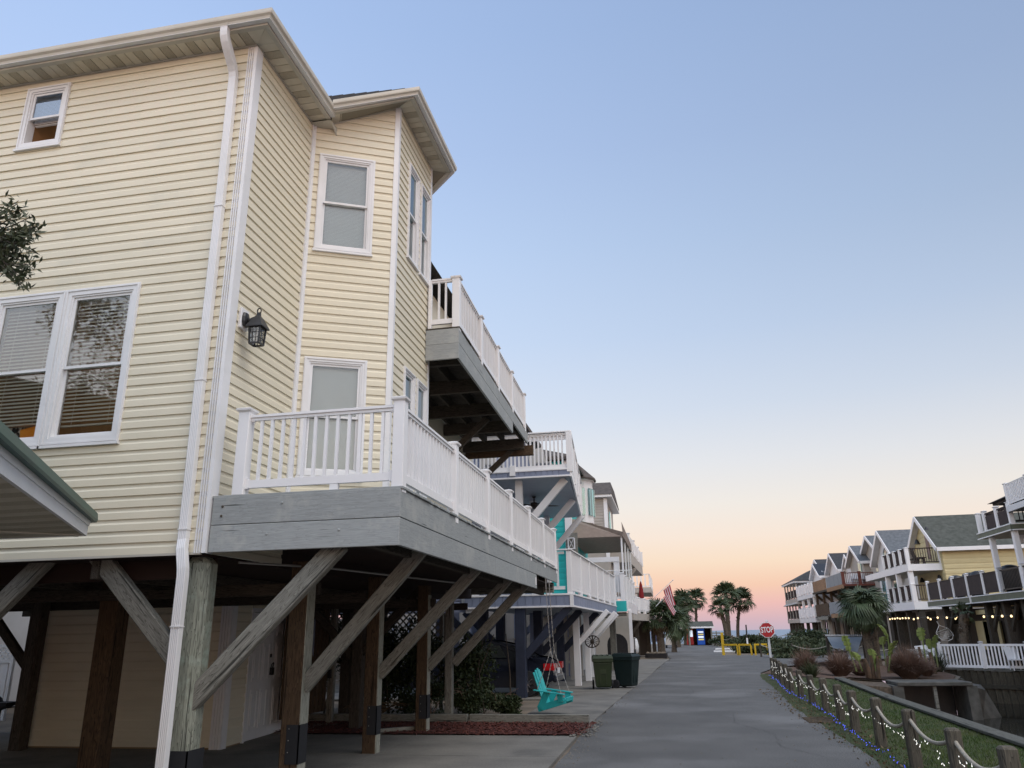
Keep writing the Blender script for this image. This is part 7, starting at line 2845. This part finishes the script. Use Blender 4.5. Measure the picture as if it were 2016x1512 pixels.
# ---- yellow house with white decks
hy = thing('yellow_house', 'pale yellow gabled house with white decks and a green gray roof on the right', 'house', (18, 53, 0))
gable(hy, 49.9, 55.3, 15.9, 24, 6.1, 8.05, MT['clapyellow'], MT['greenroof'], .35, 2.7, .30)
box('gable_window', (15.86, 52.0, 6.3), (.05, .55, 1.5), MT['awnin'], hy)
for y, z in ((53.6, 6.6), (51.3, 7.1), (50.6, 4.2), (53.9, 4.25)):
    q = B()
    q.lathe([(.04, .3), (.08, .24), (.17, 0), (.15, 0)], (15.75, y, z), 8)
    q.build('wall_lamp', MT['black'], hy)
dy_ = thing('yellow_house_deck', 'white two storey decks with dark balusters on the yellow house', 'deck', (15, 53, 2.7))
for (zb, zt) in ((2.55, 3.0), (4.74, 5.13)):
    deck_r(dy_, 50.2, 60.6, GX, 16.0, zb, zt, MT['rail'], floor=MT['clapgray'])
panel_rail(dy_, (GX + .1, 55.6), (GX + .1, 50.3), 5.14, 1.33, MT['rail'], MT['brownscreen'], .92, 'bal', .2)
panel_rail(dy_, (GX + .1, 50.3), (15.9, 50.3), 5.14, 1.8, MT['rail'], MT['brownscreen'], .92, 'bal', .18)
panel_rail(dy_, (GX + .1, 55.6), (GX + .1, 50.3), 3.02, 1.33, MT['rail'], MT['brownscreen'], .92, 'bal', .18)
panel_rail(dy_, (GX + .1, 50.3), (15.9, 50.3), 3.02, 1.8, MT['rail'], MT['brownscreen'], .92, 'bal', .16)
for y in (50.4, 53, 55.5):
    beam('deck_post', (GX + .15, y, 3.0), (GX + .15, y, 4.74), .26, .26, MT['rail'], dy_)
    beam('deck_pile', (GX + .4, y, -.3), (GX + .4, y, 2.55), .3, .3, MT['darkwood'], dy_)
for k, y in enumerate((51.2, 52.4)):
    t = thing('balcony_chair', ('dark chair behind the upper balusters of the yellow house, nearer one', 'dark table behind the upper balusters of the yellow house, farther one')[k], 'chair', (15, y, 5.15))
    box('seat', (15.0, y, 5.55), (.6, .6, .06), MT['fan'], t)
    if k == 0:
        beam('backrest', (14.75, y, 5.55), (14.65, y, 6.1), .55, .05, MT['fan'], t, (1, 0, 0))
    for s in (-1, 1):
        beam('leg', (15 + s * .25, y, 5.14), (15 + s * .25, y, 5.55), .05, .4, MT['fan'], t)

# ---- white gabled house behind it
hw = thing('white_gabled_house', 'white gabled house with an arched gable window between the yellow and gray houses', 'house', (18, 60, 0))
gable(hw, 58.2, 63.8, 15.7, 24, 6.25, 8.2, MT['clapwhite'], MT['grayroof'], .4, 2.7, sid=False)
q = B()
q.prism([(15.64, 60.4, 5.4), (15.64, 61.7, 5.4), (15.64, 61.7, 6.3), (15.64, 61.5, 6.8), (15.64, 61.05, 7.1), (15.64, 60.6, 6.8), (15.64, 60.4, 6.3)], (.05, 0, 0))
q.build('arched_window', MT['tealpane'], hw)
q = B()
q.box((15.6, 58.5, 2.7), (15.66, 63.5, 5.0))
q.build('porch_wall', MT['clapwhite'], hw)
for y in (59.2, 60.8, 62.4):
    box('door', (15.57, y, 3.9), (.05, .8, 1.9), MT['tealpane'], hw)
for y in (58.5, 61, 63.5):
    beam('house_pile', (15.5, y, -.3), (15.5, y, 2.7), .3, .3, MT['darkwood'], hw)

# ---- warm gray house with brown stained balcony
hg = thing('brown_rail_house', 'warm gray gabled house with a red brown railed balcony left of the white house', 'house', (18, 69, 0))
gable(hg, 64.3, 70.8, 16.4, 24, 6.9, 8.55, MT['clapgray'], MT['grayroof'], .4, 2.6, sid=False)
gable(hg, 69.0, 73.8, 15.9, 20, 6.85, 8.15, MT['clapgray'], MT['grayroof'], .35, 2.6, sid=False)
for y, z in ((70.2, 5.9), (66.5, 5.9)):
    box('door', (15.85 if y > 69 else 16.35, y, z), (.06, 1.0, 1.8), MT['tealpane'], hg)
db = thing('brown_rail_deck', 'red brown railed balcony with an orange board and gray screens on the warm gray house', 'deck', (15, 74, 5))
q = B()
q.box((GX, 68.3, 4.80), (16.5, 83, 4.96))
q.build('deck_floor', MT['darkwood'], db)
beam('rim_board', (GX, 68.3, 4.85), (GX, 75.5, 4.85), .05, .34, MT['orangewood'], db)
beam('rim_board', (GX, 68.3, 4.92), (16.6, 68.3, 4.92), .05, .16, MT['redrail'], db)
panel_rail(db, (GX + .05, 68.4), (16.6, 68.4), 4.97, 1.3, MT['redrail'], MT['redrail'], .95, 'bal', .22)
for k in range(4):
    box('rail_screen', (GX + .03, 69.4 + k * 1.75, 5.47), (.05, 1.68, .95), MT['dumpster'], db)
for k in range(8):
    box('rail_board', (GX + .03, 76.3 + k * .82, 5.40), (.05, .80, 1.05), MT['orangewood'], db)
q = B()
q.box((GX, 68.3, 2.55), (16.5, 83, 2.7))
q.build('deck_floor', MT['darkwood'], db)
beam('rim_board', (GX, 68.3, 2.62), (GX, 75.0, 2.62), .05, .34, MT['orangewood'], db)
beam('rim_board', (GX - .02, 76.6, 2.5), (GX - .02, 81.8, 2.5), .05, .3, MT['rawwood'], db)
for k in range(4):
    box('rail_screen', (GX + .03, 69.4 + k * 1.75, 3.3), (.05, 1.68, .95), MT['dumpster'], db)
for k in range(8):
    box('rail_board', (GX + .03, 76.3 + k * .82, 3.25), (.05, .80, 1.05), MT['brownwood'], db)
for y in (68.6, 72, 75.5, 79, 82.5):
    beam('deck_post', (GX + .3, y, 2.7), (GX + .3, y, 4.8), .2, .2, MT['brownwood'], db)
    beam('knee_brace', (GX + 1.4, y, 3.6), (GX + .2, y, 4.75), .15, .2, MT['brownwood'], db)
    beam('deck_pile', (GX + .5, y, -.2), (GX + .5, y, 2.55), .32, .32, MT['darkwood'] if y < 78 else MT['clapgray'], db)
for k, y in enumerate((69.0, 70.4)):
    t = thing('balcony_chair', ('pale chair behind the red brown rail, nearer the corner', 'pale chair behind the red brown rail, farther from the corner')[k], 'chair', (15.2 - k * .1, y, 5))
    x = 15.2 + k * .7
    box('seat', (x, 69.3, 5.4), (.6, .6, .06), MT['clapwhite'], t)
    beam('backrest', (x, 69.55, 5.4), (x, 69.65, 5.95), .6, .05, MT['clapwhite'], t, (0, 1, 0))
    beam('leg', (x - .25, 69.3, 4.97), (x - .25, 69.3, 5.4), .06, .5, MT['clapwhite'], t)
    beam('leg', (x + .25, 69.3, 4.97), (x + .25, 69.3, 5.4), .06, .5, MT['clapwhite'], t)

# ---- the farther houses of the row
hf = thing('charcoal_roof_house', 'white house with a charcoal gable roof beyond the red brown balcony', 'house', (18, 80, 0))
gable(hf, 78.2, 83.6, 16.0, 23, 6.9, 8.4, MT['clapwhite'], MT['darkroof'], .4, 2.6, sid=False)
gable(hf, 74.0, 78.0, 16.3, 21, 6.6, 7.85, MT['clapwhite'], MT['darkroof'], .3, 2.6, sid=False)
hk = thing('black_dormer_house', 'white house with a small black dormer roof, second from the sea end of the row', 'house', (18, 88, 0))
gable(hk, 85.5, 92.4, 16.0, 23, 7.1, 8.5, MT['clapwhite'], MT['darkroof'], .4, 2.6, sid=False)
gable(hk, 84.6, 89.6, 15.4, 20, 6.7, 7.9, MT['clapwhite'], MT['black'], .35, 5.4, sid=False)
dw = thing('white_corner_deck', 'white railed decks of the second house from the sea end', 'deck', (15, 88, 3))
for zb, zt in ((2.2, 2.62), (4.55, 4.95)):
    q = B()
    q.box((GX, 83.2, zb), (16, 93, zt))
    q.build('deck_floor', MT['clapwhite'], dw)
    P = run((GX + .05, 83.3), (GX + .05, 92.8), 1.9)
    for p in P:
        railpost(dw, p.x, p.y, zt, 1.12, .2)
    for p, q in zip(P, P[1:]):
        railing(dw, p, q, zt + 1.0, zt + .06, single=False, sp=.16, bal=.12)
for y in (83.6, 87, 90.5):
    beam('deck_post', (GX + .2, y, 2.6), (GX + .2, y, 4.55), .24, .24, MT['rail'], dw)
    beam('deck_pile', (GX + .4, y, -.2), (GX + .4, y, 2.2), .32, .32, MT['darkwood'], dw)
beam('knee_brace', (GX + 1.5, 84, 3.5), (GX + .3, 84, 4.5), .2, .24, MT['rail'], dw)
he = thing('porch_house', 'far end house with a hipped charcoal roof and two open porches over the dunes', 'house', (17, 100, 0))
q = B()
q.add([(13.75, 92.8, 6.72), (22, 92.8, 6.72), (22, 102.9, 6.72), (13.75, 102.9, 6.72), (16.6, 94.5, 8.15), (22, 94.5, 8.15), (22, 100.5, 8.15), (16.6, 100.5, 8.15)], CUBE_F)
q.build('roof', MT['darkroof'], he)
q = B()
q.box((13.8, 92.9, 6.52), (21.9, 102.8, 6.70))
q.build('eave', MT['clapwhite'], he)
q = B()
q.box((17.2, 94, 2.6), (22, 102, 6.5))
q.build('wall', MT['clapgray'], he)
for zb, zt in ((2.25, 2.66), (4.45, 4.86)):
    q = B()
    q.box((14.0, 93.1, zb), (17.2, 102.5, zt))
    q.build('porch_floor', MT['clapgray'], he)
    P = run((14.1, 93.3), (14.1, 102.3), 2.25)
    P2 = [V((15.6, 102.3)), V((16.9, 102.3))]
    for p in P + P2:
        beam('porch_post', (p.x, p.y, zt), (p.x, p.y, zt + (1.7 if zt > 4 else 1.8)), .15, .15, MT['clapgray'], he)
    for p, q in zip(P, P[1:]):
        railing(he, p, q, zt + .95, zt + .1, MT['brownscreen'], sp=.4, bal=.1, single=False)
    railing(he, (14.1, 102.3), (16.9, 102.3), zt + .95, zt + .1, MT['brownscreen'], sp=.3, bal=.1, single=False)
q = B()
q.add([(13.7, 92.9, 4.22), (16, 92.9, 4.22), (16, 102.9, 4.22), (13.7, 102.9, 4.22), (14.0, 93.1, 4.46), (16, 93.1, 4.46), (16, 102.6, 4.46), (14.0, 102.6, 4.46)], CUBE_F)
q.build('skirt_roof', MT['clapgray'], he)
for y in (93.6, 95.8, 98, 100.2, 102.2):
    for x in (14.3, 17):
        beam('house_pile', (x, y, -.2), (x, y, 2.3), .30, .30, MT['darkwood'], he)
    beam('knee_brace', (14.4, y, 1.2), (14.4, y + 1.1, 2.2), .16, .2, MT['darkwood'], he)
us = thing('undercroft_shade', 'dark slatted screen closing the space beneath the middle houses of the right row', 'screen', (17, 75, 0))
for k in range(26):
    box('screen_slat', (16.8, 55 + k * 1.45, 1.1), (.1, 1.42, 2.9), MT['darkwood'] if k % 3 else MT['clapgray'], us)

lr = thing('lean_to_roof', 'gray sheet lean-to roof behind the left banana clump', 'roof', (8.2, 44, 0))
a, b_, c_, d_ = ony(1627, 1252, 43.5), ony(1698, 1252, 44.5), ony(1688, 1284, 42.5), ony(1640, 1276, 42.0)
q = B()
q.quad(a, ony(1668, 1253, 44), ony(1676, 1280, 42.4), d_)
q.quad(ony(1668, 1253, 44), b_, c_, ony(1676, 1280, 42.4))
q.build('roof_sheet', MT['dumpster'], lr, fix=False)
beam('ridge_cap', a + V((0, 0, .03)), b_ + V((0, 0, .03)), .16, .06, MT['plasticwhite'], lr)
for p in (a, b_):
    beam('roof_post', (p.x, p.y, -.3), (p.x, p.y, p.z), .12, .12, MT['darkwood'], lr)
for k in range(3):
    c = ony(1642 + k * 11, 1283, 41.5)
    t = thing('bollard', ('left dark finial bollard in front of the lean-to roof', 'middle dark finial bollard in front of the lean-to roof', 'right dark finial bollard in front of the lean-to roof')[k], 'bollard', (c.x, 41.5, -.3), 'dark bollards by the lean-to')
    q = B()
    q.lathe([(.10, 0), (.09, .62), (.13, .66), (.06, .74), (.10, .84), (.03, .95)], (c.x, 41.5, -.28), 9)
    q.build('bollard_post', MT['black'], t)
